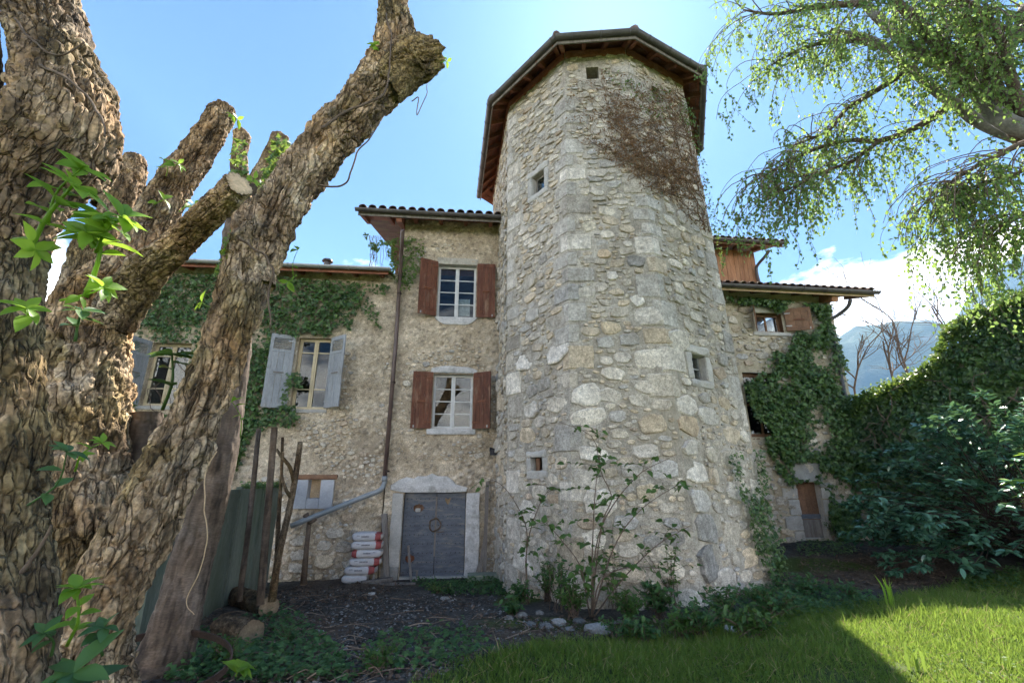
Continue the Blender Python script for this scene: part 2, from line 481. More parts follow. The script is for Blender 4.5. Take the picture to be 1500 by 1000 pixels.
# ground: dark gravelly yard, moss by the wall, brown litter, soil under the lawn
m, gr = material('ground')
geo = gr.n('ShaderNodeNewGeometry').outputs['Position']
a = gr.noise(geo, .9, 7, .6)
f = gr.noise(geo, 22, 6, .7)
soil = gr.ramp(gr.noise(geo, 3.5, 8, .65), [(.3, (.035, .031, .027)), (.55, (.075, .068, .06)), (.75, (.125, .115, .10))])
soil = gr.mix(1.0, soil, gr.ramp(f, [(.35, .55), (.5, 1.0), (.68, 1.9)]), 'MULTIPLY')
att = gr.n('ShaderNodeAttribute', attribute_name='tint')     # r lawn, g moss, b litter
sp = gr.n('ShaderNodeSeparateColor'); gr.l(att.outputs['Color'], sp.inputs[0])
moss = gr.ramp(f, [(.3, (.03, .045, .01)), (.7, (.10, .125, .03))])
lit = gr.ramp(f, [(.3, (.05, .036, .027)), (.7, (.16, .12, .09))])
lawn = gr.ramp(f, [(.3, (.035, .055, .015)), (.7, (.085, .11, .03))])
br = gr.math('MULTIPLY', gr.math('SUBTRACT', a, .5), .9)
def edge(v): return gr.ramp(gr.math('ADD', v, br), [(.38, 0.0), (.62, 1.0)])
c = gr.mix(edge(sp.outputs[2]), soil, lit)
c = gr.mix(edge(sp.outputs[1]), c, moss)
c = gr.mix(edge(sp.outputs[0]), c, lawn)
finish(gr, c, .95, f, .8, .03, spec=.2)

m, gr = material('far_slope')
geo = gr.n('ShaderNodeNewGeometry').outputs['Position']
c = gr.ramp(gr.noise(geo, .004, 9, .65), [(.35, (.03, .055, .03)), (.55, (.06, .09, .045)), (.7, (.22, .22, .20))])
finish(gr, c, .95, gr.noise(geo, .02, 8, .7), 1.0, 12.0, spec=.1)
m, gr = material('far_wood')
geo = gr.n('ShaderNodeNewGeometry').outputs['Position']
c = gr.ramp(gr.noise(geo, .12, 6, .65), [(.35, (.03, .06, .025)), (.65, (.09, .14, .045))])
finish(gr, c, .95, gr.noise(geo, .5, 5, .7), 1.0, 1.0, spec=.1)

# ================================================================== GROUND
GP = np.array([(0, 0, .62), (0, 4.6, .5), (-3, 4.5, .45), (3.8, 4.6, .52), (6, 6.7, .5), (0, 7, .33), (2, 7.5, .27), (4.2, 8.2, .3),
               (5.4, 9.4, .32), (-1.8, 11.5, -.02), (-1, 9.5, .1), (-3, 8.5, .12), (-5, 10.8, .0), (-3.9, 7.3, .22), (8.2, 13.2, .6),
               (9, 10, .5), (7, 10, .42), (12, 8, .5), (12, 2, .6), (-8, 5, .4), (-8, 10, .1), (0, -8, .7), (10, -8, .7), (-10, -8, .6), (6.6, 12, .5)])
def gz(x, y):
    x, y = np.asarray(x, float), np.asarray(y, float)
    d = (x[..., None] - GP[:, 0]) ** 2 + (y[..., None] - GP[:, 1]) ** 2 + .15
    w = d ** -1.6
    z = (w * GP[:, 2]).sum(-1) / w.sum(-1)
    far = np.clip((np.hypot(x, y - 5) - 18) / 30, 0, 1)
    return z * (1 - far) + .3 * far
def gpt(px, py):
    z = .4
    for _ in range(12):
        p = atz(px, py, z); z = .5 * z + .5 * float(gz(p[0], p[1]))
    return np.array([p[0], p[1], float(gz(p[0], p[1]))])
_lb = np.array([gpt(*q)[:2] for q in ((600, 1000), (680, 968), (780, 948), (900, 932), (1000, 925), (1080, 905), (1180, 885), (1290, 880), (1400, 862), (1500, 838))])
def lawn_edge(x): return np.interp(x, _lb[:, 0], _lb[:, 1], left=_lb[0, 1] - 1.5)
def axis_pts(a, b, step, lo, hi):
    v = list(np.arange(a, b, step)); d = step
    while v[-1] < hi: d *= 1.35; v.append(v[-1] + d)
    d = step
    while v[0] > lo: d *= 1.35; v.insert(0, v[0] - d)
    return np.array(v)
gx, gy = np.clip(axis_pts(-7, 11.5, .075, -1400, 3950), -1400, 3950), np.clip(axis_pts(2.5, 13.6, .075, -1100, 3950), -1100, 3950)
X, Y = np.meshgrid(gx, gy, indexing='ij')
Z = gz(X, Y)
near = np.clip(1 - (np.hypot(X - 2, Y - 7) - 12) / 6, 0, 1)
P3 = np.stack([X, Y, 0 * X], -1)
Z = Z + near * (.035 * fbm(P3 * 1.1, 3, 5) + .02 * fbm(P3 * 6, 3, 9))
def grid_faces(n, m):
    i, j = np.meshgrid(np.arange(n - 1), np.arange(m - 1), indexing='ij'); i, j = i.ravel(), j.ravel()
    return np.stack([i * m + j, (i + 1) * m + j, (i + 1) * m + j + 1, i * m + j + 1], 1)
lawnm = np.clip((lawn_edge(X) - Y) / .5 + .5, 0, 1)
def blob(cx, cy, rx, ry): return np.clip(1.35 - np.hypot((X - cx) / rx, (Y - cy) / ry), 0, 1)
mossm = np.maximum.reduce([blob(-.7, 10.9, 1.3, .6), blob(.1, 9.0, .5, 1.2), blob(6.3, 10.6, 1.4, .8) * .9, blob(1.2, 7.0, 2.0, .5) * .7])
litm = np.maximum.reduce([blob(-3.3, 10.8, 1.6, .9), blob(7.5, 10.0, 2.8, 1.7), blob(-3.6, 6.8, 1.6, 1.6), blob(1.0, 6.4, 2.0, .7) * .7])
ground = obj('ground', np.stack([X, Y, Z], -1).reshape(-1, 3), grid_faces(len(gx), len(gy)), MATS['ground'],
             tint=np.stack([lawnm, mossm, litm], -1).reshape(-1, 3), smooth=True)
tag(ground, kind='structure')

# far mountains behind the garden wall
def ridge(name, az0, az1, dist, depth, hfun, matn, n=220, seed=1):
    az = np.radians(np.linspace(az0, az1, n)); r = np.linspace(0, 1, 40)
    A, R = np.meshgrid(az, r, indexing='ij')
    D = dist + depth * R
    X, Y = np.sin(A) * D, np.cos(A) * D
    H = hfun(np.degrees(A)) * np.sin(np.clip(R * 1.25, 0, 1) * math.pi / 2) ** .8
    H = H + dist * .030 * fbm(np.stack([X, Y, 0 * X], -1) / (dist * .10), 6, seed) * np.clip(R * 3, 0, 1)
    o = obj(name, np.stack([X, Y, H - 20], -1).reshape(-1, 3), grid_faces(n, 40), MATS[matn], smooth=True)
    return tag(o, kind='structure')
ridge('mountain_ridge', 18, 60, 1900, 900,
      lambda a: 2650 * np.tan(np.radians(np.interp(a, [18, 36, 38.5, 41, 44, 46.5, 48, 52, 56, 60], [11, 13.2, 14.6, 14.9, 14.3, 12.5, 11, 10, 9, 8]))), 'far_slope', seed=3)
ridge('mountain_peak', 42, 95, 2700, 1100,
      lambda a: 3650 * np.tan(np.radians(np.interp(a, [42, 45, 47.5, 50, 53, 57, 62, 70, 95], [8, 13, 16.2, 17.6, 18.3, 18.9, 19, 17, 12]))), 'far_slope', seed=8)
ridge('wooded_slope', 25, 58, 260, 120, lambda a: 360 * np.tan(np.radians(np.interp(a, [25, 34, 38, 42, 58], [6, 7.2, 7.6, 8.3, 8.5]))), 'far_wood', seed=5)

# ================================================================== MASONRY TOOLS
def wall_grid(fr, u0, u1, v0, v1, openings, step, disp, half=None):
    """a rough wall skin with real openings; half(v) narrows a tapering face"""
    us = set(np.round(np.arange(u0, u1, step), 5)) | {u1}; vs = set(np.round(np.arange(v0, v1, step), 5)) | {v1}
    for a in openings:
        us |= {a[0], a[1]}; vs |= {a[2], a[3]}
    def clean(s, keep):
        o = []
        for q in sorted(s):
            if o and q - o[-1] < step * .35:
                if q in keep: o[-1] = q
                continue
            o.append(q)
        return np.array(o)
    us = clean({q for q in us if u0 <= q <= u1}, {a[k] for a in openings for k in (0, 1)} | {u0, u1})
    vs = clean({q for q in vs if v0 <= q <= v1}, {a[k] for a in openings for k in (2, 3)} | {v0, v1})
    U, V = np.meshgrid(us, vs, indexing='ij')
    if half is not None: U2 = U / u1 * half(V)
    else: U2 = U
    d = disp(U2, V)
    for a in openings:
        e = np.maximum.reduce([a[0] - U2, U2 - a[1], a[2] - V, V - a[3]])
        d = d * np.clip(e / .10, 0, 1)
    P = fr.p(U2, V, d)
    F = grid_faces(len(us), len(vs))
    uc = U2.reshape(-1)[F].mean(1); vc = V.reshape(-1)[F].mean(1)
    keep = np.ones(len(F), bool)
    for a in openings:
        keep &= ~((uc > a[0]) & (uc < a[1]) & (vc > a[2]) & (vc < a[3]))
    return P.reshape(-1, 3), F[keep], U2.ravel(), V.ravel()

def pack(u0, u1, v0, v1, free, classes, seed, res=.02, fixed=()):
    """lay stones of falling size into a wall area; free(u,v) says where; returns rows u,v,w,h"""
    rg = np.random.default_rng(seed)
    nu, nv = int((u1 - u0) / res), int((v1 - v0) / res)
    U, V = np.meshgrid(u0 + (np.arange(nu) + .5) * res, v0 + (np.arange(nv) + .5) * res, indexing='ij')
    occ = ~free(U, V)
    out = []
    def put(u, v, w, h, force=False, gap=.006):
        a, b = int((u - w / 2 - gap - u0) / res), int((u + w / 2 + gap - u0) / res) + 1
        c, d = int((v - h / 2 - gap - v0) / res), int((v + h / 2 + gap - v0) / res) + 1
        if a < 0 or c < 0 or b > nu or d > nv: return False
        s = occ[a:b, c:d]
        m = (np.abs((U[a:b, c:d] - u) / (w / 2 + gap)) ** 3.2 + np.abs((V[a:b, c:d] - v) / (h / 2 + gap)) ** 3.2) < 1
        if not force and (s & m).any(): return False
        s |= m
        return True
    for q in fixed:
        put(*q[:4], force=True); out.append((*q[:4], q[4] if len(q) > 4 else None))
    for tries, w0, w1, r0, r1, vmin, vmax in classes:
        au = rg.uniform(u0, u1, tries); av = rg.uniform(max(v0, vmin), min(v1, vmax), tries)
        aw = rg.uniform(w0, w1, tries); ar = rg.uniform(r0, r1, tries)
        for k in range(tries):
            if put(au[k], av[k], aw[k], aw[k] / ar[k]): out.append((au[k], av[k], aw[k], aw[k] / ar[k], None))
    return out

def stone_arrays(fr, u, v, w, h, depth, rg, n=9, sq=None, back=.03):
    a = np.arange(n) * 2 * math.pi / n + rg.uniform(-.3, .3, n) + rg.uniform(0, .6)
    e = sq or rg.uniform(2.3, 5.5)
    c, s = np.cos(a), np.sin(a)
    r = (np.abs(c) ** e + np.abs(s) ** e) ** (-1 / e) * rg.uniform(.84, 1.08, n)
    rot = rg.normal(0, .10) if w > h * 1.15 else rg.normal(0, .25)
    x, y = r * c * w / 2, r * s * h / 2
    x, y = x * math.cos(rot) - y * math.sin(rot), x * math.sin(rot) + y * math.cos(rot)
    tilt = rg.normal(0, .12, 2)
    def w_of(x, y, base): return base + (tilt[0] * x + tilt[1] * y)
    rings = [(1.03, -back, 0), (1.0, depth * .45, .12), (.86, depth * .95, .16)]
    V = []
    for k, base, j in rings:
        V.append(fr.p(u + x * k, v + y * k, (w_of(x * k, y * k, base) if base > 0 else base) + rg.uniform(-1, 1, n) * depth * j))
    V.append(fr.p(np.array([u]), np.array([v]), np.array([depth * rg.uniform(.85, 1.1)])))
    V = np.concatenate(V)
    i = np.arange(n); i2 = (i + 1) % n
    F = np.concatenate([np.stack([i, i2, n + i2], 1), np.stack([i, n + i2, n + i], 1),
                        np.stack([n + i, n + i2, 2 * n + i2], 1), np.stack([n + i, 2 * n + i2, 2 * n + i], 1),
                        np.stack([2 * n + i, 2 * n + i2, np.full(n, 3 * n)], 1)])
    return V, F
STONE_TINTS = [((1.02, .98, .90), 6), ((.92, .89, .84), 5), ((1.16, 1.12, 1.04), 5), ((1.08, .96, .78), 4), ((.78, .78, .78), 2), ((1.0, .91, .77), 4), ((.88, .90, .93), 2), ((.92, .79, .66), 1)]
def stone_tint(rg, key=None):
    if key == 'w': c = np.array([1.26, 1.24, 1.20])
    elif key == 'g': c = np.array([.95, .95, .94])
    elif key == 'd': c = np.array([.60, .61, .62])
    elif key == 't': c = np.array([1.12, .95, .74])
    else:
        p = np.array([q[1] for q in STONE_TINTS], float)
        c = np.array(STONE_TINTS[rg.choice(len(p), p=p / p.sum())][0])
    return c * rg.uniform(.85, 1.15)
def lay_stones(rows, fr_of, parent, name, matn, seed, nparts, depth=(.018, .05), stuff_name='small_stones'):
    """the largest stones are parts of their own, the rest one joined part"""
    rg = np.random.default_rng(seed)
    rows = sorted(rows, key=lambda q: -q[-1])            # last column: size as seen
    mb = MB()
    for k, (fr, u, v, w, h, key, _) in enumerate(rows):
        d = rg.uniform(*depth) * (.6 + min(1.0, w / .35) * .7)
        big = k < nparts
        V, F = stone_arrays(fr, u, v, w, h, d, rg, 11 if (big and w > .3) else 8, sq=(4.2 if key == 'q' else None))
        t = stone_tint(rg, key)
        if big: obj(name, V, F, MATS[matn], parent, np.broadcast_to(t, (len(V), 3)))
        else: mb.add(V, F, t)
    if mb.V:
        o = mb.build(stuff_name, MATS[matn], parent); o['kind'] = 'stuff'

# ================================================================== TOWER
EAVE_Z = EYE + 9.2
EAVE = [atz(*q, EAVE_Z)[:2] for q in ((701.4, 289.5), (718.5, 150), (814.5, 57), (931.5, 48.6), (1031.4, 106.5), (1026.6, 220))]
EAVE += [np.array(q) for q in ((4.9, 13.8), (2.6, 15.2), (.3, 15.2))]
TOP = [np.array(q) for q in ((-.64, 13.58), (-.08, 9.62), (1.21, 8.13), (2.57, 8.02), (4.15, 8.86), (5.05, 11.3), (4.5, 13.4), (2.6, 14.7), (.4, 14.7))]
BOT = [np.array(q) for q in ((-.70, 13.6), (-.09, 9.66), (.95, 7.95), (2.98, 7.92), (5.0, 9.45), (6.1, 12.0), (5.2, 13.8), (2.6, 14.9), (.3, 14.9))]
TZ = 11.58
class TowerFace:
    def __init__(s, i):
        j = (i + 1) % len(TOP)
        s.b0, s.b1, s.t0, s.t1 = BOT[i], BOT[j], TOP[i], TOP[j]
        up = np.array([*((s.t0 + s.t1) - (s.b0 + s.b1)) / 2, TZ])
        t = np.array([*(s.b1 - s.b0 + s.t1 - s.t0), 0.])
        s.t = unit(t); s.n = unit(np.cross(s.t, up))
        s.up = np.array([0, 0, 1.])
    def L(s, v): return s.b0 + (s.t0 - s.b0) * (np.asarray(v, float) / TZ)[..., None]
    def R(s, v): return s.b1 + (s.t1 - s.b1) * (np.asarray(v, float) / TZ)[..., None]
    def half(s, v): return np.linalg.norm(s.R(v) - s.L(v), axis=-1) / 2
    def p(s, u, v, w=0.0):
        u, v, w = np.broadcast_arrays(np.asarray(u, float), np.asarray(v, float), np.asarray(w, float))
        L, R = s.L(v), s.R(v)
        k = (.5 + u / (2 * s.half(v)))[..., None]
        q = L + (R - L) * k
        return np.concatenate([q, v[..., None]], -1) + w[..., None] * s.n
    def px(s, px, py):
        u, v = 0., 5.
        c = s.p(0., 5.)
        q = onplane(px, py, c, s.n)
        for _ in range(3):
            c = s.p(0., q[2]); q = onplane(px, py, c, s.n)
        return float((q - s.p(0., q[2])) @ s.t), float(q[2])
    def box_px(s, a, b):
        (u0, v1), (u1, v0) = s.px(*a), s.px(*b)
        return u0, u1, v0, v1
tower = thing('stone_tower', (2.2, 11.0, 0.2), 'tall many-sided rubble stone tower with overhanging gutter roof', 'tower')
TF = [TowerFace(i) for i in range(len(TOP))]
AB, BC, CD, DE, EF = TF[:5]
def ctr_box(f, px, py, w, h):
    u, v = f.px(px, py); return (u - w / 2, u + w / 2, v - h / 2, v + h / 2)
OP = {0: [ctr_box(AB, 729.5, 508, .5, .95)],
      1: [ctr_box(BC, 788, 268, .42, .50), ctr_box(BC, 786, 679, .36, .24)],
      2: [ctr_box(CD, 868, 107, .28, .34)],
      3: [ctr_box(DE, 962, 138, .26, .40), ctr_box(DE, 1024, 538, .44, .50)]}
for i, f in enumerate(TF):
    ops = [tuple(round(float(q), 4) for q in o) for o in OP.get(i, [])]
    OP[i] = ops
    hm = float(max(f.half(0.), f.half(TZ)))
    step = .055 if i < 4 else .4
    def disp(U, V, f=f, i=i):
        if i >= 4: return 0 * U
        P = f.p(U, V)
        d = .026 * fbm(P * 3.2, 3, 2) + .024 * fbm(P * 10, 3, 4, .65) - .004
        return d * np.clip((f.half(V) - np.abs(U)) / .08, 0, 1)
    if i < 4:
        V_, F_, _, _ = wall_grid(f, -1.0, 1.0, -.25, TZ, [], .05, lambda U, V: 0 * U) if False else (None, None, None, None)
    # grid in true metres: clip the taper by scaling columns only where no opening is cut
    us = np.linspace(-1, 1, max(4, int(2 * hm / step)))
    if not ops:
        vs = np.linspace(-.25, TZ, max(4, int(TZ / step)))
        Ur, V = np.meshgrid(us, vs, indexing='ij'); U = Ur * f.half(V)
        obj('wall_face', f.p(U, V, disp(U, V)).reshape(-1, 3), grid_faces(len(us), len(vs)), MATS['mortar'], tower, tint=np.ones(U.size), smooth=True)
    else:
        vs = set(np.linspace(-.25, TZ, int(TZ / step)))
        for o in ops: vs |= {o[2], o[3]}
        vs = np.array(sorted(vs)); Vs, Fs, k = [], [], 0
        # horizontal bands: in a band that meets an opening the columns are cut at its sides
        cuts = sorted({-.25, TZ} | {o[2] for o in ops} | {o[3] for o in ops})
        for za, zb in zip(cuts[:-1], cuts[1:]):
            bv = vs[(vs >= za - 1e-9) & (vs <= zb + 1e-9)]
            hole = [o for o in ops if o[2] < (za + zb) / 2 < o[3]]
            spans = [(None, hole[0][0]), (hole[0][1], None)] if hole else [(None, None)]
            for a, b in spans:
                lo = -f.half(bv) if a is None else np.full(len(bv), a)
                hi = f.half(bv) if b is None else np.full(len(bv), b)
                n = max(3, int((hi - lo).max() / step))
                k01 = np.linspace(0, 1, n)
                U = lo[None] + (hi - lo)[None] * k01[:, None]; V = np.broadcast_to(bv, U.shape)
                d = disp(U, V)
                for o in ops:
                    e = np.maximum.reduce([o[0] - U, U - o[1], o[2] - V, V - o[3]]); d = d * np.clip(e / .1, 0, 1)
                Vs.append(f.p(U, V, d).reshape(-1, 3)); Fs.append(grid_faces(n, len(bv)) + k); k += U.size
        Vs = np.concatenate(Vs)
        obj('wall_face', Vs, np.concatenate(Fs), MATS['mortar'], tower, tint=np.ones(len(Vs)), smooth=True)

# quoins wrapping the corners
rg = np.random.default_rng(11)
QB = {i: [] for i in range(len(TF))}
def corner_p(i, v, a, b, w):
    """point near corner i (between face i-1 and i): a metres along face i-1, b along face i"""
    fa, fb = TF[i - 1], TF[i]
    if b > 0: return fb.p(-fb.half(v) + b, v, w)
    return fa.p(fa.half(v) - a, v, w)
def quoin(i, v0, v1, la, lb, key):
    fa, fb = TF[i - 1], TF[i]
    pro = rg.uniform(.006, .024); V, F = [], []
    nb = unit(fa.n + fb.n); k = 1 / max(.5, float(nb @ fa.n))
    g_ = .012
    rows = [v0 + g_, v0 + .035 + g_, (v0 + v1) / 2, v1 - .035 - g_, v1 - g_]
    cols = [(-la, 0), (-la + .03, 0), (-la * .5, 0), (0, 0), (0, lb * .5), (0, lb - .03), (0, lb)]
    for r, v in enumerate(rows):
        for c, (a, b) in enumerate(cols):
            edge_ = r in (0, 4) or c in (0, 6)
            w = (-.02 if edge_ else pro) + (0 if edge_ else rg.uniform(-.005, .005))
            jit = rg.uniform(-.012, .012)
            if c < 3: V.append(fa.p(fa.half(v) + a, v + (jit if edge_ else 0), w))
            elif c > 3: V.append(fb.p(-fb.half(v) + b, v + (jit if edge_ else 0), w))
            else: V.append(fb.p(-fb.half(v), v, 0.0) + nb * w * k)
    for r in range(4):
        for c in range(6):
            q = r * 7 + c; F.append((q, q + 1, q + 8, q + 7))
    V = np.array(V)
    t = stone_tint(rg, key) * rg.uniform(.85, 1.0)
    F = np.array(F); F = np.concatenate([F[:, [0, 1, 2]], F[:, [0, 2, 3]]])
    obj('quoin', V, F, MATS['stone'], tower, np.broadcast_to(t, (len(V), 3)))
    QB[i - 1].append((fa.half((v0 + v1) / 2) - la, 99, v0, v1)); QB[i].append((-99, -fb.half((v0 + v1) / 2) + lb, v0, v1))
for i, (z0, z1) in {1: (.3, 11.3), 2: (.4, 11.2), 3: (.35, 11.1), 4: (.45, 11.0)}.items():
    z = z0; k = 0
    while z < z1:
        h = rg.uniform(.30, .44) if z > 5.5 else rg.uniform(.34, .58)
        la, lb = (rg.uniform(.30, .46), rg.uniform(.15, .22)) if k % 2 else (rg.uniform(.15, .22), rg.uniform(.32, .52))
        if i == 1: la = min(la, .3)
        skip = False
        for fi, (ua, ub) in ((i - 1, (TF[i - 1].half(z) - la, 9)), (i, (-9, -TF[i].half(z) + lb))):
            for o in OP.get(fi, []):
                if o[2] - .2 < z + h and z < o[3] + .2 and o[0] - .15 < ub and o[1] + .15 > ua: skip = True
        if not skip and rg.random() < (.96 if z > 5.5 else (.7 if z > 3.5 else .4)) and not (i == 3 and 8.6 < z < 9.0):
            quoin(i, z, min(z + h, z1), la, lb, rg.choice(['w', 'g', None, 'g'] if z > 4.5 else ['w', 'w', 'g', None]))
        z += h; k += 1
# stones seen one by one in the photo: pixel centre, pixel width, pixel height, tone
BIG = [(865, 540, 54, 36, 'w'), (850, 452, 40, 24, 'w'), (831, 511, 44, 34, 'w'), (855, 429, 36, 16, 'w'), (845, 382, 26, 18, 'g'), (885, 372, 22, 14, 't'), (896, 404, 18, 14, 'w'),
       (960, 463, 42, 30, 'w'), (977, 496, 44, 30, 'w'), (968, 526, 50, 28, 'w'), (934, 440, 22, 18, 'w'), (932, 383, 26, 18, 'd'), (893, 579, 36, 20, 'w'), (935, 585, 28, 20, None),
       (850, 578, 46, 32, 'w'), (912, 524, 26, 16, 'w'), (862, 612, 50, 24, 'w'), (945, 566, 30, 20, None), (990, 592, 38, 30, 'w'), (998, 622, 40, 28, 't'), (1000, 655, 48, 22, 'w'),
       (1036, 610, 34, 26, 'g'), (870, 665, 50, 20, 'w'), (855, 704, 44, 28, 'w'), (880, 735, 50, 34, 'w'), (1010, 734, 54, 32, 'g'), (1032, 773, 48, 38, 'd'), (1031, 824, 56, 46, 'd'),
       (990, 790, 32, 20, 'd'), (985, 766, 26, 16, 'd'), (957, 793, 28, 16, 'd'), (1010, 690, 46, 32, 'w'), (950, 720, 34, 22, None), (975, 808, 30, 18, None), (925, 870, 30, 24, None),
       (1030, 880, 44, 34, 'w'), (1000, 905, 30, 18, None), (868, 790, 40, 26, 'w'), (925, 690, 30, 18, 'g'), (780, 462, 22, 20, 'g'), (770, 530, 24, 26, 'w'), (778, 600, 24, 22, 'w'), (905, 610, 26, 16, 'g'),
       (768, 820, 34, 36, 'w'), (770, 755, 30, 40, 'w'), (1062, 845, 34, 26, 'w'), (1075, 720, 28, 22, 'g'), (870, 845, 40, 26, None)]
rows = []
vis = {0: .25, 1: .75, 2: 1.0, 3: .9}
FIX = {0: [], 1: [], 2: [], 3: []}
for px, py, pw, ph, key in BIG:
    for i in (2, 1, 3):
        u, v = TF[i].px(px, py)
        if abs(u) < TF[i].half(v):
            q = TF[i].p(u, v); dep = q[1] * _c + (q[2] - EYE) * _s
            fore = abs(float(unit(q - O) @ TF[i].n)) if i != 2 else 1
            w = min(pw * dep / FPX / max(.7, fore), .62); h = ph * dep / FPX * 1.08; lim = float(TF[i].half(v)) - w / 2 - .02; u = float(np.clip(u, -lim, lim))
            if w > .1: FIX[i].append((u, v, w, h, key))
            break
CLS = [(500, .34, .60, 1.15, 1.9, 0, 4.5), (1500, .26, .44, 1.2, 2.4, 0, 8.5), (5000, .18, .34, 1.2, 2.8, 0, 12), (9000, .12, .24, 1.2, 2.8, 0, 12), (11000, .07, .14, 1.1, 2.4, 0, 12)]
for i in (0, 1, 2, 3):
    f = TF[i]
    hm = float(max(f.half(0.), f.half(TZ)))
    def free(U, V, f=f, i=i):
        ok = np.abs(U) < f.half(V) - .03
        for o in OP.get(i, []): ok &= ~((U > o[0] - .13) & (U < o[1] + .13) & (V > o[2] - .14) & (V < o[3] + .17))
        for o in QB[i]: ok &= ~((U > o[0] - .01) & (U < o[1] + .01) & (V > o[2]) & (V < o[3]))
        return ok
    kk = .55 if i == 0 else 1
    fx = [q for q in FIX[i] if free(np.array([q[0]]), np.array([q[1]]))[0]]
    for (u, v, w, h, key) in pack(-hm, hm, -.1, TZ - .05, free, [(int(c[0] * kk), *c[1:]) for c in CLS], 40 + i, fixed=fx):
        q = f.p(u, v); dep = q[1] * _c + (q[2] - EYE) * _s
        rows.append((f, u, v, w, h, key, (w * h) ** .5 / dep * vis[i]))
nq = sum(1 for o in bpy.data.objects if o.name.startswith('quoin'))
lay_stones(rows, None, tower, 'stone', 'stone', 5, 300, (.014, .034))

# stone window surrounds
def stone_frame(f, o, parent, lint=.16, sill=.14, jamb=.14, pro=.02, depth=.34, m='dressed_stone', name='window', seed=0, jl=True):
    u0, u1, v0, v1 = o
    MB().rough(f, u0 - jamb * .9, u1 + jamb * .8, v1, v1 + lint, -depth, pro + .015, .04, .045, 7, 1.05, seed, .035).build('lintel', MATS[m], parent)
    MB().rough(f, u0 - jamb * .8, u1 + jamb * .9, v0 - sill, v0, -depth, pro + .01, .04, .045, 7, .92, seed + 1, .035).build('sill', MATS[m], parent)
    for a, b in ((u0 - jamb, u0), (u1, u1 + jamb)):
        MB().rough(f, a, b, v0 - .002, v1 + .002, -depth, pro, .028, .045, 7, rg.uniform(.85, 1.1), seed + 2, .03).build('jamb', MATS[m], parent)
def pane_window(f, o, parent, nx, ny, frame_m, w=-.2, fw=.05, mw=.025, name='window', split=False):
    """frame, glazing bars and panes set back in an opening"""
    u0, u1, v0, v1 = o
    mb = MB()
    mb.box(f, u0, u1, v0, v0 + fw, w - .05, w).box(f, u0, u1, v1 - fw, v1, w - .05, w)
    mb.box(f, u0, u0 + fw, v0 + fw, v1 - fw, w - .05, w - .001).box(f, u1 - fw, u1, v0 + fw, v1 - fw, w - .05, w - .001)
    win = mb.build(name, MATS[frame_m], parent)
    xs = np.linspace(u0 + fw, u1 - fw, nx + 1); ys = np.linspace(v0 + fw, v1 - fw, ny + 1)
    if split:
        mid = (u0 + u1) / 2
        MB().box(f, mid - .05, mid + .05, v0 + fw, v1 - fw, w - .045, w + .012).box(f, mid - .012, mid + .012, v0 + fw, v1 - fw, w + .012, w + .028).build('meeting_stile', MATS[frame_m], win)
    for k in range(1, nx):
        if not (split and nx % 2 == 0 and k == nx // 2):
            MB().box(f, xs[k] - mw / 2, xs[k] + mw / 2, v0 + fw, v1 - fw, w - .04, w - .006).build('glazing_bar', MATS[frame_m], win)
    for k in range(1, ny):
        MB().box(f, u0 + fw, u1 - fw, ys[k] - mw / 2, ys[k] + mw / 2, w - .038, w - .008).build('glazing_bar', MATS[frame_m], win)
    for a in range(nx):
        for b in range(ny):
            MB().box(f, xs[a] + .002, xs[a + 1] - .002, ys[b] + .002, ys[b + 1] - .002, w - .028, w - .022).build('pane', MATS['glass'], win)
    return win
stone_frame(BC, OP[1][0], tower, seed=1, depth=.17)
pane_window(BC, OP[1][0], tower, 1, 1, 'old_wood', -.12)
stone_frame(BC, OP[1][1], tower, .12, .16, .16, .012, seed=3, depth=.13)
MB().box(BC, OP[1][1][0] + .03, OP[1][1][0] + .14, OP[1][1][2], OP[1][1][3], -.13, -.10).build('vent_board', MATS['brown_wood'], tower)
stone_frame(DE, OP[3][1], tower, .17, .15, .17, .03, seed=5, depth=.2)
pane_window(DE, OP[3][1], tower, 2, 2, 'pale_zinc', -.13, .02, .022)
stone_frame(AB, OP[0][0], tower, .16, .16, .13, .01, seed=7)
for f, o in ((CD, OP[2][0]), (DE, OP[3][0]), (AB, OP[0][0])):
    u0, u1, v0, v1 = o
    mb = MB()
    mb.box(f, u0 - .05, u0, v0, v1, -.4, -.004).box(f, u1, u1 + .05, v0, v1, -.4, -.004).box(f, u0 - .05, u1 + .05, v0 - .05, v0, -.4, -.004)
    mb.box(f, u0 - .05, u1 + .05, v1, v1 + .05, -.4, -.004).box(f, u0 - .05, u1 + .05, v0 - .05, v1 + .05, -.46, -.4)
    mb.build('recess', MATS['mortar'], tower)
for i in range(5):
    f = TF[i]; hh = float(f.half(TZ - .12))
    MB().rough(f, -hh + .004, hh - .004, TZ - .20, TZ - .01, -.1, .05, .01, .2, 3, rg.uniform(.7, 1.0), i).build('wall_plate', MATS['red_soffit'], tower)

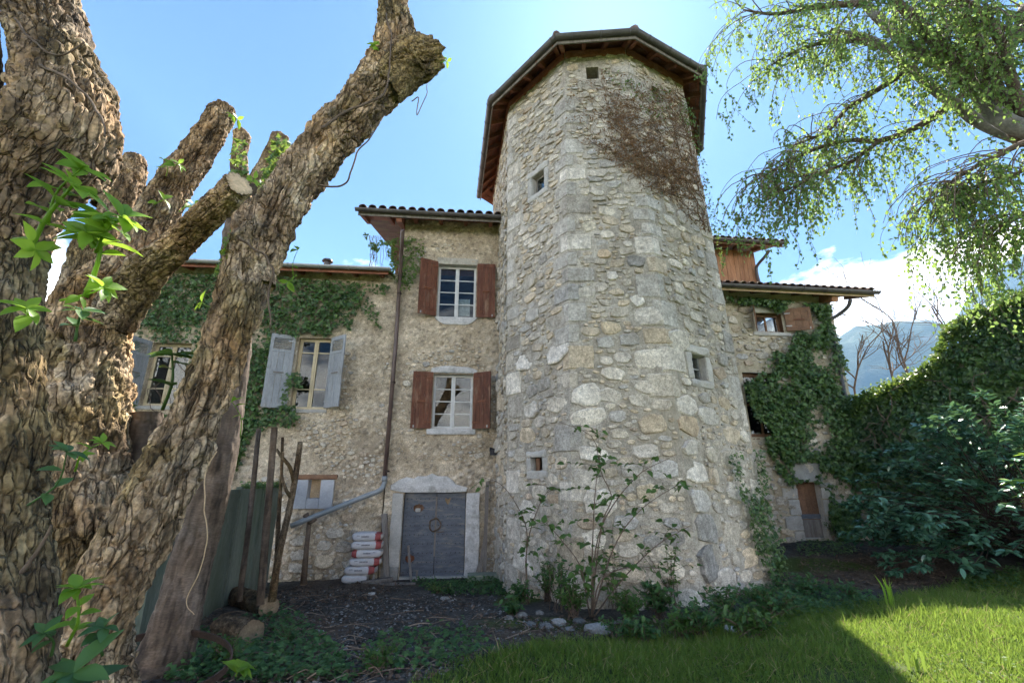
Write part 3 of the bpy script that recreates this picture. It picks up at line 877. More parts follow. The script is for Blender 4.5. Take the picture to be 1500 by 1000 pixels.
# roof: decking, rafters, fascia, gutter, hip tiles
apex = np.array([2.2, 11.4, EAVE_Z + 1.9])
E3 = [np.array([*q, EAVE_Z]) for q in EAVE]
n = len(E3)
mb = MB()
for i in range(n):
    a, b = E3[i], E3[(i + 1) % n]
    mb.add([a + [0, 0, .10], b + [0, 0, .10], apex + [0, 0, .12]], [(0, 1, 2)])
mb.add([p + np.array([0, 0, .10]) for p in E3] + [p + np.array([0, 0, .045]) for p in E3],
       [(i, (i + 1) % n, n + (i + 1) % n, n + i) for i in range(n)])
roof = mb.build('roof', MATS['roof_tile'], tower)
def toapex(p, k): return p + (apex - p) * k
for i in range(n):
    a, b = E3[i], E3[(i + 1) % n]
    L = np.linalg.norm(b - a); t = (b - a) / L
    ins = .23
    if i < 6 or True:
        # soffit decking in long boards parallel to the eave
        nb_ = 5
        for k in range(nb_):
            k0, k1 = k * ins / nb_ + .004, (k + 1) * ins / nb_ - .001
            q = [toapex(a, k0), toapex(b, k0), toapex(b, k1), toapex(a, k1)]
            z0, z1 = np.array([0, 0, .03]), np.array([0, 0, .055])
            if i in (5, 6, 7, 8) and k > 1: continue
            MB().add([p + z0 for p in q] + [p + z1 for p in q], [(3, 2, 1, 0), (4, 5, 6, 7), (0, 1, 5, 4), (2, 3, 7, 6)], rg.uniform(.75, 1.2)).build('soffit_board', MATS['red_soffit'], tower)
    if i <= 5:
        m_ = max(2, int(L / .55))
        for k in range(m_ + 1):
            s_ = .04 + .92 * k / m_
            o_ = a + t * L * s_
            MB().beam(toapex(o_, .012) + [0, 0, -.035], toapex(o_, .23) + [0, 0, -.035], .085, .12, tint=rg.uniform(.7, 1.15)).build('rafter', MATS['red_soffit'], tower)
        ctr = np.array([2.2, 11.2, 0]); nn = unit(np.cross(t, (0, 0, 1)));
        if nn @ ((a + b) / 2 - ctr) < 0: nn = -nn
        f_ = Frame(a, t, nn)
        MB().box(f_, .01, L - .01, -.10, .035, -.075, -.045).build('fascia', MATS['old_wood'], tower)
        # half round gutter with a rolled lip, hung just outside the fascia
        th = np.linspace(math.pi, 2 * math.pi, 9); r_ = .085
        q0 = np.stack([np.cos(th) * r_ - .0, np.sin(th) * r_], 1)
        inner = q0 * .93
        prof = np.concatenate([q0, inner[::-1]])
        e0, e1 = -.02, L + .02
        V = [f_.p(uu, c_[1] + .055, c_[0]) for uu in (e0, e1) for c_ in prof]
        k_ = len(prof)
        F = [(j, (j + 1) % k_, k_ + (j + 1) % k_, k_ + j) for j in range(k_)]
        MB().add(V, F).build('gutter', MATS['zinc'], tower, smooth=False)
        mbb = MB()
        for uu in np.arange(.35, L, .62):
            P_ = [f_.p(uu, c_[1] * 1.09 + .055, c_[0] * 1.09) for c_ in q0]
            mbb.tube(P_, .011, 4)
        if mbb.V: mbb.build('gutter_bracket', MATS['zinc'], tower)
for i in range(6):
    p = E3[i]
    MB().tube(spline([p + [0, 0, .05], toapex(p, .03) + [0, 0, .17], toapex(p, .2) + [0, 0, .14], toapex(p, .6) + [0, 0, .14], apex + [0, 0, .2]], 14), .085, 8).build('hip_tile', MATS['roof_tile'], tower, smooth=True)

# ================================================================== HOUSE FRONTS LEFT OF THE TOWER
_p0 = (atz(588, 848, 0) + atz(680, 845, 0)) / 2
_t = np.array([math.cos(math.radians(5.5)), math.sin(math.radians(5.5)), 0])
FR = Frame(_p0, _t, (_t[1], -_t[0], 0))
def opx(a, b, f=FR):
    (u0, v1), (u1, v0) = f.px(*a), f.px(*b)
    return tuple(round(float(q), 4) for q in (u0, u1, v0, v1))
def omid(xl, xr, yt, yb, f=FR):
    ym, xm = (yt + yb) / 2, (xl + xr) / 2
    return tuple(round(float(q), 4) for q in (f.px(xl, ym)[0], f.px(xr, ym)[0], f.px(xm, yb)[1], f.px(xm, yt)[1]))
U_SPLIT = FR.px(579, 500)[0]
house = thing('house', FR.p(.0, 0, -3), 'three-storey roughcast house with red shutters left of the tower', 'house')
wing = thing('house', FR.p(-5, 0, -3), 'lower ivy-grown house wing with blue-grey shutters behind the pollard tree', 'house')
W1, W2 = omid(641, 697, 388, 464), omid(634, 692, 548, 627)
DOOR = (FR.px(588, 790)[0], FR.px(681, 790)[0], 0.0, FR.px(634, 721)[1])
W3, W4 = omid(431, 482, 495, 599), omid(214, 272, 502, 594)
W5 = omid(452, 470, 700, 729)
OPH, OPW = [W1, W2, DOOR], [W3, W4, W5]
VE1 = FR.px(620, 318, .6)[1]        # gutter height, tall part
VE2 = FR.px(420, 394, .45)[1]       # gutter height, low wing
def facade_disp(fr, seed):
    def d(U, V):
        P = fr.p(U, V)
        base = .035 * fbm(P * 1.3, 3, seed) + .03 * fbm(P * 5, 3, seed + 3) + .036 * fbm(P * 12, 3, seed + 6, .7)
        f1, f2, cid = worley(U / .16 + 50, V / .12 + 50, seed)
        lump = np.clip(1 - f1 / .5, 0, 1) * (cid > .35)
        expo = np.clip(fbm(P * .9, 3, seed + 9) * 1.6 + .35 + np.clip((2.6 - V) / 3, 0, .6), 0, 1)
        return base + .065 * lump * expo
    return d
def facade_tint(fr, U, V, seed):
    P = fr.p(U, V)
    f1, f2, cid = worley(U / .16 + 50, V / .12 + 50, seed)
    expo = np.clip(fbm(P * .9, 3, seed + 9) * 1.6 + .35 + np.clip((2.6 - V) / 3, 0, .6), 0, 1)
    st = np.clip((.42 - f1) / .1, 0, 1) * (cid > .35) * expo
    k = _hash((cid * 9999).astype(np.int64), 0 * cid.astype(np.int64) + 3, 0 * cid.astype(np.int64), 5)
    sc = np.stack([.62 + .85 * k, .64 + .88 * k, .67 + .92 * k], -1)
    g1, g2, gid = worley(U / .10 + 20 + .3 * fbm(P * 7, 2, 4), V / .08 + 20 + .3 * fbm(P * 7, 2, 5), seed + 1)
    kk = _hash((gid * 9999).astype(np.int64), 0 * gid.astype(np.int64) + 5, 0 * gid.astype(np.int64), 7)
    peb = np.clip((.45 - g1) / .12, 0, 1) * np.where(kk > .80, 1.0, np.where(kk < .22, 1.0, .25))
    pc = np.stack([.55 + .95 * kk, .55 + .96 * kk, .56 + .96 * kk], -1)
    broad = 1 + .22 * fbm(P * .7, 3, seed + 30)[..., None]
    return (1 + (sc - 1) * st[..., None]) * (1 + (pc - 1) * peb[..., None]) * broad
def make_front(fr, parent, u0, u1, v0, v1, ops, step, seed):
    V, F, U_, V_ = wall_grid(fr, u0, u1, v0, v1, ops, step, facade_disp(fr, seed))
    return obj('wall', V, F, MATS['roughcast'], parent, facade_tint(fr, U_, V_, seed), smooth=True)
make_front(FR, house, U_SPLIT, 2.2, -.3, VE1 + .28, OPH, .032, 21)
make_front(FR, wing, -8.6, U_SPLIT, -.3, VE2 + .2, OPW, .032, 21)
def shell(parent, fr, u0, u1, v1, dep, m='roughcast'):
    """side, back and inner walls that close the building"""
    mb = MB()
    mb.box(fr, u0 + .01, u0 + .3, -.3, v1, -dep, -.12).box(fr, u1 - .3, u1 - .01, -.3, v1, -dep, -.12).box(fr, u0 + .3, u1 - .3, -.3, v1, -dep, -dep + .3)
    return mb.build('side_wall', MATS[m], parent)
shell(house, FR, U_SPLIT, 2.2, VE1 + .2, 8)
shell(wing, FR, -8.6, U_SPLIT, VE2 + .15, 8)
MB().box(FR, U_SPLIT + .3, 1.9, 2.6, 2.75, -7.6, -.3).box(FR, U_SPLIT + .3, 1.9, 5.5, 5.65, -7.6, -.3).box(FR, U_SPLIT + .3, 1.9, 0, VE1, -3.2, -3.1).build('inner_floor', MATS['room'], house)
MB().box(FR, -8.3, U_SPLIT - .3, 2.9, 3.05, -7.6, -.3).box(FR, -8.3, U_SPLIT - .3, 0, VE2, -3.2, -3.1).build('inner_floor', MATS['room'], wing)

def reveal(fr, o, parent, depth=.3, m='lime_plaster', thick=.06, name='reveal'):
    u0, u1, v0, v1 = o
    mb = MB()
    mb.box(fr, u0 - thick, u0, v0, v1, -depth, -.006).box(fr, u1, u1 + thick, v0, v1, -depth, -.006)
    mb.box(fr, u0 - thick, u1 + thick, v1, v1 + thick, -depth, -.006).box(fr, u0 - thick, u1 + thick, v0 - thick, v0, -depth, -.006)
    return mb.build(name, MATS[m], parent)
def shutter(parent, fr, hinge_u, v0, v1, width, side, ang, m, louvre=False, w0=.06, braces=True, label=None, wobble=0):
    """boarded shutter swung open; side -1 left, +1 right; ang degrees away from the wall"""
    a = math.radians(ang)
    t = side * math.cos(a) * fr.t + math.sin(a) * fr.n
    n = unit(np.cross(t, (0, 0, 1.)));
    if n @ fr.n < 0: n = -n
    s = Frame(fr.p(hinge_u, 0, w0), t, n)
    mb = MB(); th = .028; st = .075
    mb.box(s, 0, st, v0, v1, 0, th).box(s, width - st, width, v0, v1, 0, th)
    mb.box(s, st, width - st, v0, v0 + .11, 0, th).box(s, st, width - st, v1 - .10, v1, 0, th)
    vm = v0 + (v1 - v0) * .47
    mb.box(s, st, width - st, vm - .05, vm + .05, 0, th)
    if louvre:
        vl = v1 - .10 - (v1 - v0) * .16
        mb.box(s, st, width - st, vl - .06, vl, 0, th)
    sh = mb.build('shutter', MATS[m], parent)
    if label: sh['label'] = label
    top = vl - .06 if louvre else v1 - .10
    for lo, hi in ((v0 + .11, vm - .05), (vm + .05, top)):
        nb_ = 3
        for k in range(nb_):
            a0 = st + (width - 2 * st) * k / nb_ + .003; a1 = st + (width - 2 * st) * (k + 1) / nb_ - .003
            MB().box(s, a0, a1, lo + .001, hi - .001, .004, th - .009, rg.uniform(.85, 1.1)).build('plank', MATS[m], sh)
    if louvre:
        for k in range(6):
            z = vl + (v1 - .10 - vl) * (k + .5) / 6
            MB().beam(s.p(st, z, .012), s.p(width - st, z, .012), .03, .012, up=s.n * .7 + s.up).build('slat', MATS[m], sh)
    for z in (v0 + .16, v1 - .16):
        MB().box(s, -.01, .16, z - .014, z + .014, th, th + .007).build('hinge', MATS['rust'] if m == 'red_paint' else MATS['pale_zinc'], sh)
    MB().box(s, width * .3, width * .72, vm - .012, vm + .016, th, th + .022).build('latch_bar', MATS['rust'] if not louvre else MATS['old_wood'], sh)
    if braces:
        MB().box(s, width - .09, width - .06, v0 + .02, v0 + .08, th, th + .012).build('catch', MATS['pale_zinc'], sh)
    return sh
def casement(parent, fr, o, m, ny, w, curtain=None):
    return pane_window(fr, o, parent, 2, ny, m, w, .055, .026, split=True)
for o, w in ((W1, -.16), (W2, -.14)):
    reveal(FR, o, house, .34)
    casement(house, FR, o, 'white_paint', 4, w)
# lace curtain behind the lower right panes of the upper window
_u0, _u1, _v0, _v1 = W1
mb = MB()
for k in range(9):
    a0 = _u0 + .55 + k * .038
    mb.box(FR, a0, a0 + .036, _v0 + .12, _v0 + .62, -.26 - .012 * (k % 2), -.256 - .012 * (k % 2))
mb.build('curtain', MATS['curtain'], house)
wd = .50
shutter(house, FR, W1[0] - .02, W1[2] - .02, W1[3] + .04, wd, -1, 24, 'red_paint', label='red shutter swung a little off the wall')
shutter(house, FR, W1[1] + .03, W1[2] - .02, W1[3] + .02, wd, 1, 3, 'red_paint')
shutter(house, FR, W2[0] - .02, W2[2] - .02, W2[3] + .03, wd, -1, 8, 'red_paint')
shutter(house, FR, W2[1] + .03, W2[2] - .02, W2[3] + .03, wd, 1, 32, 'red_paint', label='red shutter standing off the wall beside the tower')
# plaster patches: segment under the upper window, band over and under the lower one
def plaster_patch(parent, fr, pts, w=.045, m='lime_plaster', name='plaster_patch', seed=0):
    pts = np.array(pts, float); c = pts.mean(0); V = []; n_ = len(pts)
    for k, ww in ((1.0, -.02), (.97, w * .8), (.6, w * 1.05)):
        q = c + (pts - c) * k; V.append(fr.p(q[:, 0], q[:, 1], ww + fbm(fr.p(q[:, 0], q[:, 1]) * 6, 2, seed) * .006))
    V.append(fr.p(np.array([c[0]]), np.array([c[1]]), np.array([w * 1.05])))
    i = np.arange(n_); j = (i + 1) % n_
    F = np.concatenate([np.stack([i, j, n_ + j], 1), np.stack([i, n_ + j, n_ + i], 1), np.stack([n_ + i, n_ + j, 2 * n_ + j], 1),
                        np.stack([n_ + i, 2 * n_ + j, 2 * n_ + i], 1), np.stack([2 * n_ + i, 2 * n_ + j, np.full(n_, 3 * n_)], 1)])
    return obj(name, np.concatenate(V), F, MATS[m], parent, tint=np.ones(3 * n_ + 1))
um = (W1[0] + W1[1]) / 2; hw_ = (W1[1] - W1[0]) / 2 + .05
th = np.linspace(math.pi, 2 * math.pi, 18)
plaster_patch(house, FR, [(um + hw_ * math.cos(a), W1[2] - .01 + .24 * math.sin(a) * (1 + .08 * math.sin(5 * a))) for a in th], .05)
um2 = (W2[0] + W2[1]) / 2; hw2 = (W2[1] - W2[0]) / 2
plaster_patch(house, FR, [(um2 + a, b) for a, b in [(-hw2 - .1, W2[3] + .03), (hw2 + .1, W2[3] + .02), (hw2 + .12, W2[3] + .11), (hw2 * .8, W2[3] + .19), (hw2 * .3, W2[3] + .2), (-.1, W2[3] + .22), (-hw2 * .7, W2[3] + .2), (-hw2 - .08, W2[3] + .14)]], .05, seed=2)
MB().rough(FR, W2[0] - .12, W2[1] + .1, W2[2] - .16, W2[2] - .01, -.1, .07, .012, .06, 6, 1.0, 4).build('sill', MATS['lime_plaster'], house)
MB().rough(FR, W1[0] - .05, W1[1] + .05, W1[3] + .0, W1[3] + .2, -.1, .03, .02, .06, 6, (.9, .85, .75), 9).build('lintel', MATS['lime_plaster'], house)

# double door with plaster surround
du0, du1, dv0, dv1 = DOOR
dm = du0 + (du1 - du0) * .52
reveal(FR, DOOR, house, .25, 'old_wood')
def door_leaf(a, b, holes, label=None):
    """boarded leaf; round holes sawn in it are real openings"""
    nx, nz = 42, 74
    us, vs = np.linspace(a, b, nx + 1), np.linspace(dv0 + .02, dv1 - .005, nz + 1)
    U, V = np.meshgrid(us, vs, indexing='ij')
    F = grid_faces(nx + 1, nz + 1)
    uc, vc = U.ravel()[F].mean(1), V.ravel()[F].mean(1)
    keep = np.ones(len(F), bool)
    for fn in holes: keep &= ~fn(uc, vc)
    band = np.floor((V - dv0) / .245)
    P = FR.p(U, V, -.10 + .004 * fbm(np.stack([U * 2, V * 9, 0 * U], -1), 3, 3) + .004 * (_hash(band.astype(np.int64), 0 * band.astype(np.int64), 0 * band.astype(np.int64), 3) - .5)).reshape(-1, 3)
    k = len(P)
    Pb = FR.p(U, V, -.145).reshape(-1, 3)
    Fk = F[keep]
    # rim faces round the edge and the holes
    e = np.concatenate([Fk[:, [0, 1]], Fk[:, [1, 2]], Fk[:, [2, 3]], Fk[:, [3, 0]]])
    key = np.sort(e, 1); key = key[:, 0] * 100000 + key[:, 1]
    un, inv, cnt = np.unique(key, return_inverse=True, return_counts=True)
    be = e[cnt[inv] == 1]
    Fr = np.stack([be[:, 1], be[:, 0], be[:, 0] + k, be[:, 1] + k], 1)
    o = obj('door', np.concatenate([P, Pb]), np.concatenate([Fk, Fk[:, ::-1] + k, Fr]), MATS['door_paint'], house, tint=np.ones(2 * k))
    if label: o['label'] = label
    rows_ = MB()
    for z in np.arange(dv0 + .12, dv1 - .05, .2):
        for x in np.arange(a + .06, b - .03, .105):
            if any(fn(np.array([x]), np.array([z]))[0] for fn in holes): continue
            rows_.tube([FR.p(x + rg.uniform(-.01, .01), z, -.11), FR.p(x, z, -.088)], .011, 6)
    rows_.build('nail_heads', MATS['black_iron'], o)['kind'] = 'stuff'
    return o
h1, h2 = FR.px(613, 744, -.1), FR.px(600, 818, -.1)
h3 = FR.px(656, 734, -.1)
dl = door_leaf(du0 + .01, dm - .008, [lambda u, v: ((u - h1[0]) / .125) ** 2 + ((v - h1[1]) / .095) ** 2 < 1, lambda u, v: ((u - h2[0]) / .11) ** 2 + ((v - h2[1]) / .085) ** 2 < 1])
dr = door_leaf(dm + .008, du1 - .01, [lambda u, v: (np.abs(u - h3[0]) < .065 * np.clip((v - h3[1] + .09) / .12, 0, 1)) & (v < h3[1] + .06 - .02 * np.cos((u - h3[0]) * 60)) & (v > h3[1] - .09)])
MB().box(FR, h1[0] - .2, h1[0] + .2, h1[1] - .16, h1[1] + .16, -.2, -.18).build('backing_board', MATS['brown_wood'], dl)
MB().box(FR, h2[0] - .18, h2[0] + .18, h2[1] - .14, h2[1] + .14, -.2, -.18).build('backing_board', MATS['rust'], dl)
MB().box(FR, h3[0] - .16, h3[0] + .16, h3[1] - .14, h3[1] + .14, -.2, -.18).build('backing_board', MATS['cut_wood'], dr)
MB().rough(FR, h1[0] - .08, h1[0] + .05, h1[1] - .09, h1[1] + .0, -.18, -.12, .01, .03, 8).build('stone_in_hole', MATS['dressed_stone'], dl)
MB().box(FR, dm - .02, dm + .02, dv0 + .45, dv1 - .1, -.10, -.082).build('cover_strip', MATS['old_wood'], dr)
MB().box(FR, du0, du1, -.1, .03, -.3, .02).build('threshold', MATS['dressed_stone'], house)
MB().box(FR, du0 - .3, du1 + .3, -.1, dv1 + .3, -.9, -.85).build('door_backing', MATS['room'], house)
wr = FR.px(637, 768, -.06)
a = np.linspace(0, 2 * math.pi, 40)
wreath = MB()
for k in range(5):
    ph = rg.uniform(0, 6)
    pth = FR.p(wr[0] + (.13 + .018 * np.sin(3 * a + ph)) * np.cos(a), wr[1] + (.14 + .018 * np.cos(4 * a + ph)) * np.sin(a), -.05 + .014 * np.sin(5 * a + ph))
    wreath.tube(pth, .011, 5, False)
wreath.tube(spline([FR.p(wr[0], wr[1] - .13, -.04), FR.p(wr[0] + .1, wr[1] - .16, -.02), FR.p(wr[0] + .22, wr[1] - .15, -.03)], 8), .008, 5)
o = wreath.build('twig_wreath', MATS['twig'])
tag(o, 'ring of dark twigs hanging on the grey double door', 'wreath')
# ragged lintel patch and jambs
lp = [FR.px(*q) for q in ((571, 717), (572, 710), (585, 702), (596, 698), (604, 702), (612, 697), (624, 697), (633, 693), (642, 697), (655, 697), (664, 703), (668, 709), (676, 711), (686, 714), (684, 720), (660, 721), (620, 721), (588, 721))]
plaster_patch(house, FR, lp, .075, seed=5)
MB().rough(FR, FR.px(572, 780)[0], du0 - .005, .25, dv1 - .015, -.15, .09, .02, .06, 4, 1.0, 12).build('jamb', MATS['dressed_stone'], house)
MB().rough(FR, du1 + .005, FR.px(702, 780)[0], .0, dv1 - .005, -.15, .085, .03, .06, 4, 1.05, 14).build('jamb', MATS['lime_plaster'], house)
MB().rough(FR, du0 - .42, du0 - .02, -.05, .26, -.1, .12, .04, .06, 4, .7, 15).build('foot_stone', MATS['dressed_stone'], house)

# blue-grey shuttered windows of the wing
reveal(FR, W3, wing, .3, 'roughcast'); reveal(FR, W4, wing, .3, 'roughcast')
for o in (W3, W4):
    w_ = -.13
    win = pane_window(FR, o, wing, 2, 1, 'cream_paint', w_, .07, .025, split=True)
    for z in (.28, .80):
        zz = o[2] + (o[3] - o[2]) * z
        MB().box(FR, o[0] + .07, o[1] - .07, zz - .013, zz + .013, w_ - .03, w_ - .004).build('glazing_bar', MATS['cream_paint'], win)
    MB().rough(FR, o[0] - .05, o[1] + .06, o[2] - .1, o[2] - .005, -.2, .04, .012, .06, 6, .8).build('sill', MATS['dressed_stone'], wing)
ws = .56
shutter(wing, FR, W3[0] - .05, W3[2] + .0, W3[3] + .02, ws, -1, 20, 'blue_grey_paint', True, label='grey shutter half sunk in ivy')
shutter(wing, FR, W3[1] + .0, W3[2] + .02, W3[3] + .0, ws, 1, 38, 'blue_grey_paint', True, label='grey shutter standing off the wall, lower edge chipped')
shutter(wing, FR, W4[0] - .0, W4[2] + .0, W4[3] + .0, ws, -1, 78, 'blue_grey_paint', True)
# little boarded window with plaster surround
reveal(FR, W5, wing, .25, 'grey_plaster')
MB().box(FR, W5[0], W5[1], W5[2], W5[3], -.2, -.17).build('window_board', MATS['cut_wood'], wing)
sp_ = omid(430, 489, 702, 745)
for q in ((sp_[0], W5[0] - .003, sp_[2], sp_[3]), (W5[1] + .003, sp_[1], sp_[2], sp_[3]), (W5[0] - .003, W5[1] + .003, sp_[2], W5[2] - .003)):
    MB().rough(FR, *q, -.05, .065, .006, .06, 5).build('plaster_panel', MATS['grey_plaster'], wing)
MB().rough(FR, sp_[0] - .05, sp_[1] + .06, sp_[3] + .005, sp_[3] + .11, -.1, .09, .015, .06, 5).build('lintel', MATS['brown_wood'], wing)

# exposed wall stones, largest along the foot of the wall
def house_stones(fr, parent, u0, u1, v0, v1, ops, seed, classes, nparts, dens):
    def free(U, V):
        ok = (U > u0) & (U < u1)
        for o in ops: ok &= ~((U > o[0] - .12) & (U < o[1] + .12) & (V > o[2] - .3) & (V < o[3] + .22))
        return ok & dens(U, V)
    r = []
    for (u, v, w, h, key) in pack(u0, u1, v0, v1, free, classes, seed):
        r.append((fr, u, v, w, h, key, (w * h) ** .5))
    lay_stones(r, None, parent, 'stone', 'stone', seed, nparts, (.035, .055))
def dens_w(U, V): return (V < 1.15 + .5 * np.sin(U * 2.1) + .4 * np.sin(U * 5.3 + 1)) | (fbm(np.stack([U * 1.6, V * 1.6, 0 * U + 3], -1), 3, 4) > -.06)
house_stones(FR, wing, -6.6, U_SPLIT - .05, 0, VE2 - 2.0, OPW + [(sp_[0], sp_[1], sp_[2], sp_[3])], 61, [(260, .28, .48, 1.1, 1.9, 0, 1.0), (900, .16, .32, 1.1, 2, 0, 1.6), (2200, .08, .2, 1.1, 2, 0, 7), (9000, .04, .10, 1.0, 2, 0, 7)], 220, dens_w)
def dens_h(U, V): return (fbm(np.stack([U * 1.5, V * 1.5, 0 * U + 8], -1), 3, 4) > -.05) | (V < .3)
house_stones(FR, house, U_SPLIT + .25, 1.45, 0, VE1 - .4, OPH + [(du0 - .4, du1 + .4, 0, dv1 + .5)], 62, [(150, .16, .28, 1.1, 1.9, 0, 9), (900, .07, .18, 1.1, 2, 0, 9), (5000, .04, .10, 1.0, 2, 0, 9)], 110, dens_h)

# ------------------------------------------------------------------ eaves, tiles, gutters
def half_tile(mb_or_name, fr, u, v, w, slope, length, r, parent, m='roof_tile', flip=False, tint=1.0):
    """one barrel tile running up the roof from its lower end (u, v, w)"""
    n_ = 9; th = np.linspace(0, math.pi, n_); V = []
    for k, rr in ((0, r), (1, r * .86)):
        for ro in (rr, rr - .014):
            q = fr.p(u + np.cos(th) * ro, v + np.sin(th) * ro * .8 + k * length * slope, w - k * length)
            V.append(q)
    V = np.concatenate(V); F = []
    for a_, b_ in ((0, 2 * n_), ):
        for i in range(n_ - 1):
            F += [(i, i + 1, 2 * n_ + i + 1, 2 * n_ + i), (n_ + i + 1, n_ + i, 3 * n_ + i, 3 * n_ + i + 1), (i + 1, i, n_ + i, n_ + i + 1)]
    return MB().add(V, F, tint).build('roof_tile', MATS[m], parent, smooth=False)
def eave(parent, fr, ua, ub, ve, over, slope, dep, gut_m='zinc', spacing=.26, tile_rows=1, rafters=.7, soff='red_soffit', overhang_l=0, gr_=.075, boards=5, tiles=True, fascia_m='old_wood'):
    """an eave seen from below: roof slab, boards, rafters, fascia, gutter, first tiles"""
    vr = ve + .06
    def rp(u, w_in, dv=0.0): return fr.p(u, vr + (over - w_in) * slope + dv, w_in)
    mb = MB()
    q = [rp(ua, over, .06), rp(ub, over, .06), rp(ub, -dep, .06), rp(ua, -dep, .06)]
    q2 = [p + np.array([0, 0, .05]) for p in q]
    mb.add(q + q2, [(0, 1, 2, 3), (7, 6, 5, 4), (0, 4, 5, 1), (3, 2, 6, 7), (0, 3, 7, 4), (1, 5, 6, 2)])
    pk = rp((ua + ub) / 2, -dep, .08)
    b0, b1 = rp(ua, -dep, .085), rp(ub, -dep, .085)
    c0, c1 = fr.p(ua, vr + (over + dep) * slope - dep * slope, -2 * dep), fr.p(ub, vr + (over + dep) * slope - dep * slope, -2 * dep)
    mb.add([b0, b1, c1, c0], [(0, 1, 2, 3)])
    mb.build('roof', MATS['roof_tile'], parent)
    for k in range(boards):
        w1_, w0_ = over - .02 - (over + .25) * k / boards, over - .02 - (over + .25) * (k + 1) / boards + .004
        V = [rp(ua, w1_, .03), rp(ub, w1_, .03), rp(ub, w0_, .03), rp(ua, w0_, .03)]
        V += [p + np.array([0, 0, .025]) for p in V]
        MB().add(V, [(3, 2, 1, 0), (4, 5, 6, 7), (0, 1, 5, 4), (2, 3, 7, 6), (0, 4, 7, 3), (1, 2, 6, 5)], rg.uniform(.8, 1.2)).build('soffit_board', MATS[soff], parent)
    for u in np.arange(ua + .08, ub, rafters):
        MB().beam(rp(u, over - .05, -.035), rp(u, -.3, -.035), .09, .12, tint=rg.uniform(.75, 1.1)).build('rafter', MATS[soff], parent)
    MB().box(fr, ua, ub, vr - .10, vr + .075, over - .022, over).build('fascia', MATS[fascia_m], parent)
    th = np.linspace(math.pi, 2 * math.pi, 9)
    q0 = np.stack([np.cos(th) * gr_, np.sin(th) * gr_], 1); prof = np.concatenate([q0, q0[::-1] * .92]); k_ = len(prof)
    V = [fr.p(u, vr + .04 + c[1], over + .015 + gr_ + c[0]) for u in (ua - .06, ub + .06) for c in prof]
    F = [(j, (j + 1) % k_, k_ + (j + 1) % k_, k_ + j) for j in range(k_)]
    for b_ in (0, k_): F += [(b_ + j, b_ + j + 1, b_ + k_ - 2 - j, b_ + k_ - 1 - j) for j in range(8)]
    # closed ends
    V += [fr.p(u, vr + .04, over + .015 + gr_) for u in (ua - .06, ub + .06)]
    for e_, b_ in ((0, 0), (1, k_)): F += [(b_ + j, b_ + j + 1, 2 * k_ + e_, 2 * k_ + e_) for j in range(8)]
    mb = MB(); mb.add(V, np.array(F))
    mb.build('gutter', MATS[gut_m], parent)
    mb = MB()
    for u in np.arange(ua + .3, ub, .75):
        mb.tube([fr.p(u, vr + .04 + c[1] * 1.1, over + .015 + gr_ + c[0] * 1.1) for c in q0], .01, 4)
    mb.build('gutter_bracket', MATS[gut_m], parent)
    if tiles:
        for u in np.arange(ua + spacing / 2, ub, spacing):
            half_tile(None, fr, u + rg.uniform(-.012, .012), vr + .10, over + .10, slope, .45, .105, parent, tint=rg.uniform(.75, 1.25))
        # rows further up, only glimpsed
        us = np.arange(ua, ub + .001, spacing / 8); ww = np.array([over - .3, -dep])
        U_, Wn = np.meshgrid(us, ww, indexing='ij')
        Vv = vr + .12 + (over - Wn) * slope + .075 * np.abs(np.sin((U_ - ua) / spacing * math.pi))
        obj('upper_tiles', fr.p(U_, Vv, Wn).reshape(-1, 3), grid_faces(len(us), 2), MATS['roof_tile'], parent, tint=np.ones(U_.size))['kind'] = 'stuff'
    return rp
ua1 = FR.px(524, 318, .6)[0]
rp1 = eave(house, FR, ua1, 1.75, VE1, .6, .30, 4.2, boards=4)
ua2 = -8.8; ub2 = FR.px(569, 400, .45)[0]
rp2 = eave(wing, FR, ua2, ub2, VE2, .45, .20, 4.2, 'pale_zinc', .26, tiles=False, fascia_m='red_soffit', boards=3)
MB().beam(rp1(U_SPLIT - .06, .55, -.12), rp1(U_SPLIT - .06, -2, -.12), .14, .18).build('verge_beam', MATS['red_soffit'], house)
# metal roof ventilator standing on the wing roof
vu = FR.px(473, 392, 0.)
mb = MB()
c_ = rp2(vu[0], -.3, .08)
mb.tube([c_, c_ + [0, 0, .30]], .09, 12).tube([c_ + [0, 0, .33], c_ + [0, 0, .38]], [.15, .13], 12).tube([c_ + [0, 0, .30], c_ + [0, 0, .335]], .05, 8)
mb.build('roof_vent', MATS['zinc'], wing)

# downpipe: brown above, grey plastic below, sloping off to the left
pt = [FR.p(*FR.px(590, 336, .62), .62), FR.p(*FR.px(589, 352, .45), .45), FR.p(FR.px(588, 372, .14)[0], FR.px(588, 372, .14)[1], .14)]
tb = FR.px(563, 706, .14)
pt += [FR.p(FR.px(580, 500, .14)[0], FR.px(580, 500, .14)[1], .14), FR.p(*tb, .14)]
pp = np.concatenate([spline(pt[:3], 10), [pt[3], pt[4]]])
MB().tube(pp, .052, 10).build('downpipe', MATS['brown_pipe'], house, smooth=True)
mb = MB()
for y in (430, 560, 690): q = FR.px(585 - (y - 430) * .07, y, .14); mb.tube([FR.p(q[0], q[1] - .02, .14), FR.p(q[0], q[1] + .02, .14)], .062, 10)
mb.build('pipe_collar', MATS['iron'], house)
q1, q2 = FR.px(556, 718, .2), FR.px(426, 770, .5)
mb = MB().tube(spline([FR.p(tb[0], tb[1] + .12, .14), FR.p(tb[0], tb[1] - .02, .14), FR.p(*q1, .2), FR.p((q1[0] * .8 + q2[0] * .2), q1[1] * .8 + q2[1] * .2, .26), FR.p(*q2, .5)], 24), .058, 12)
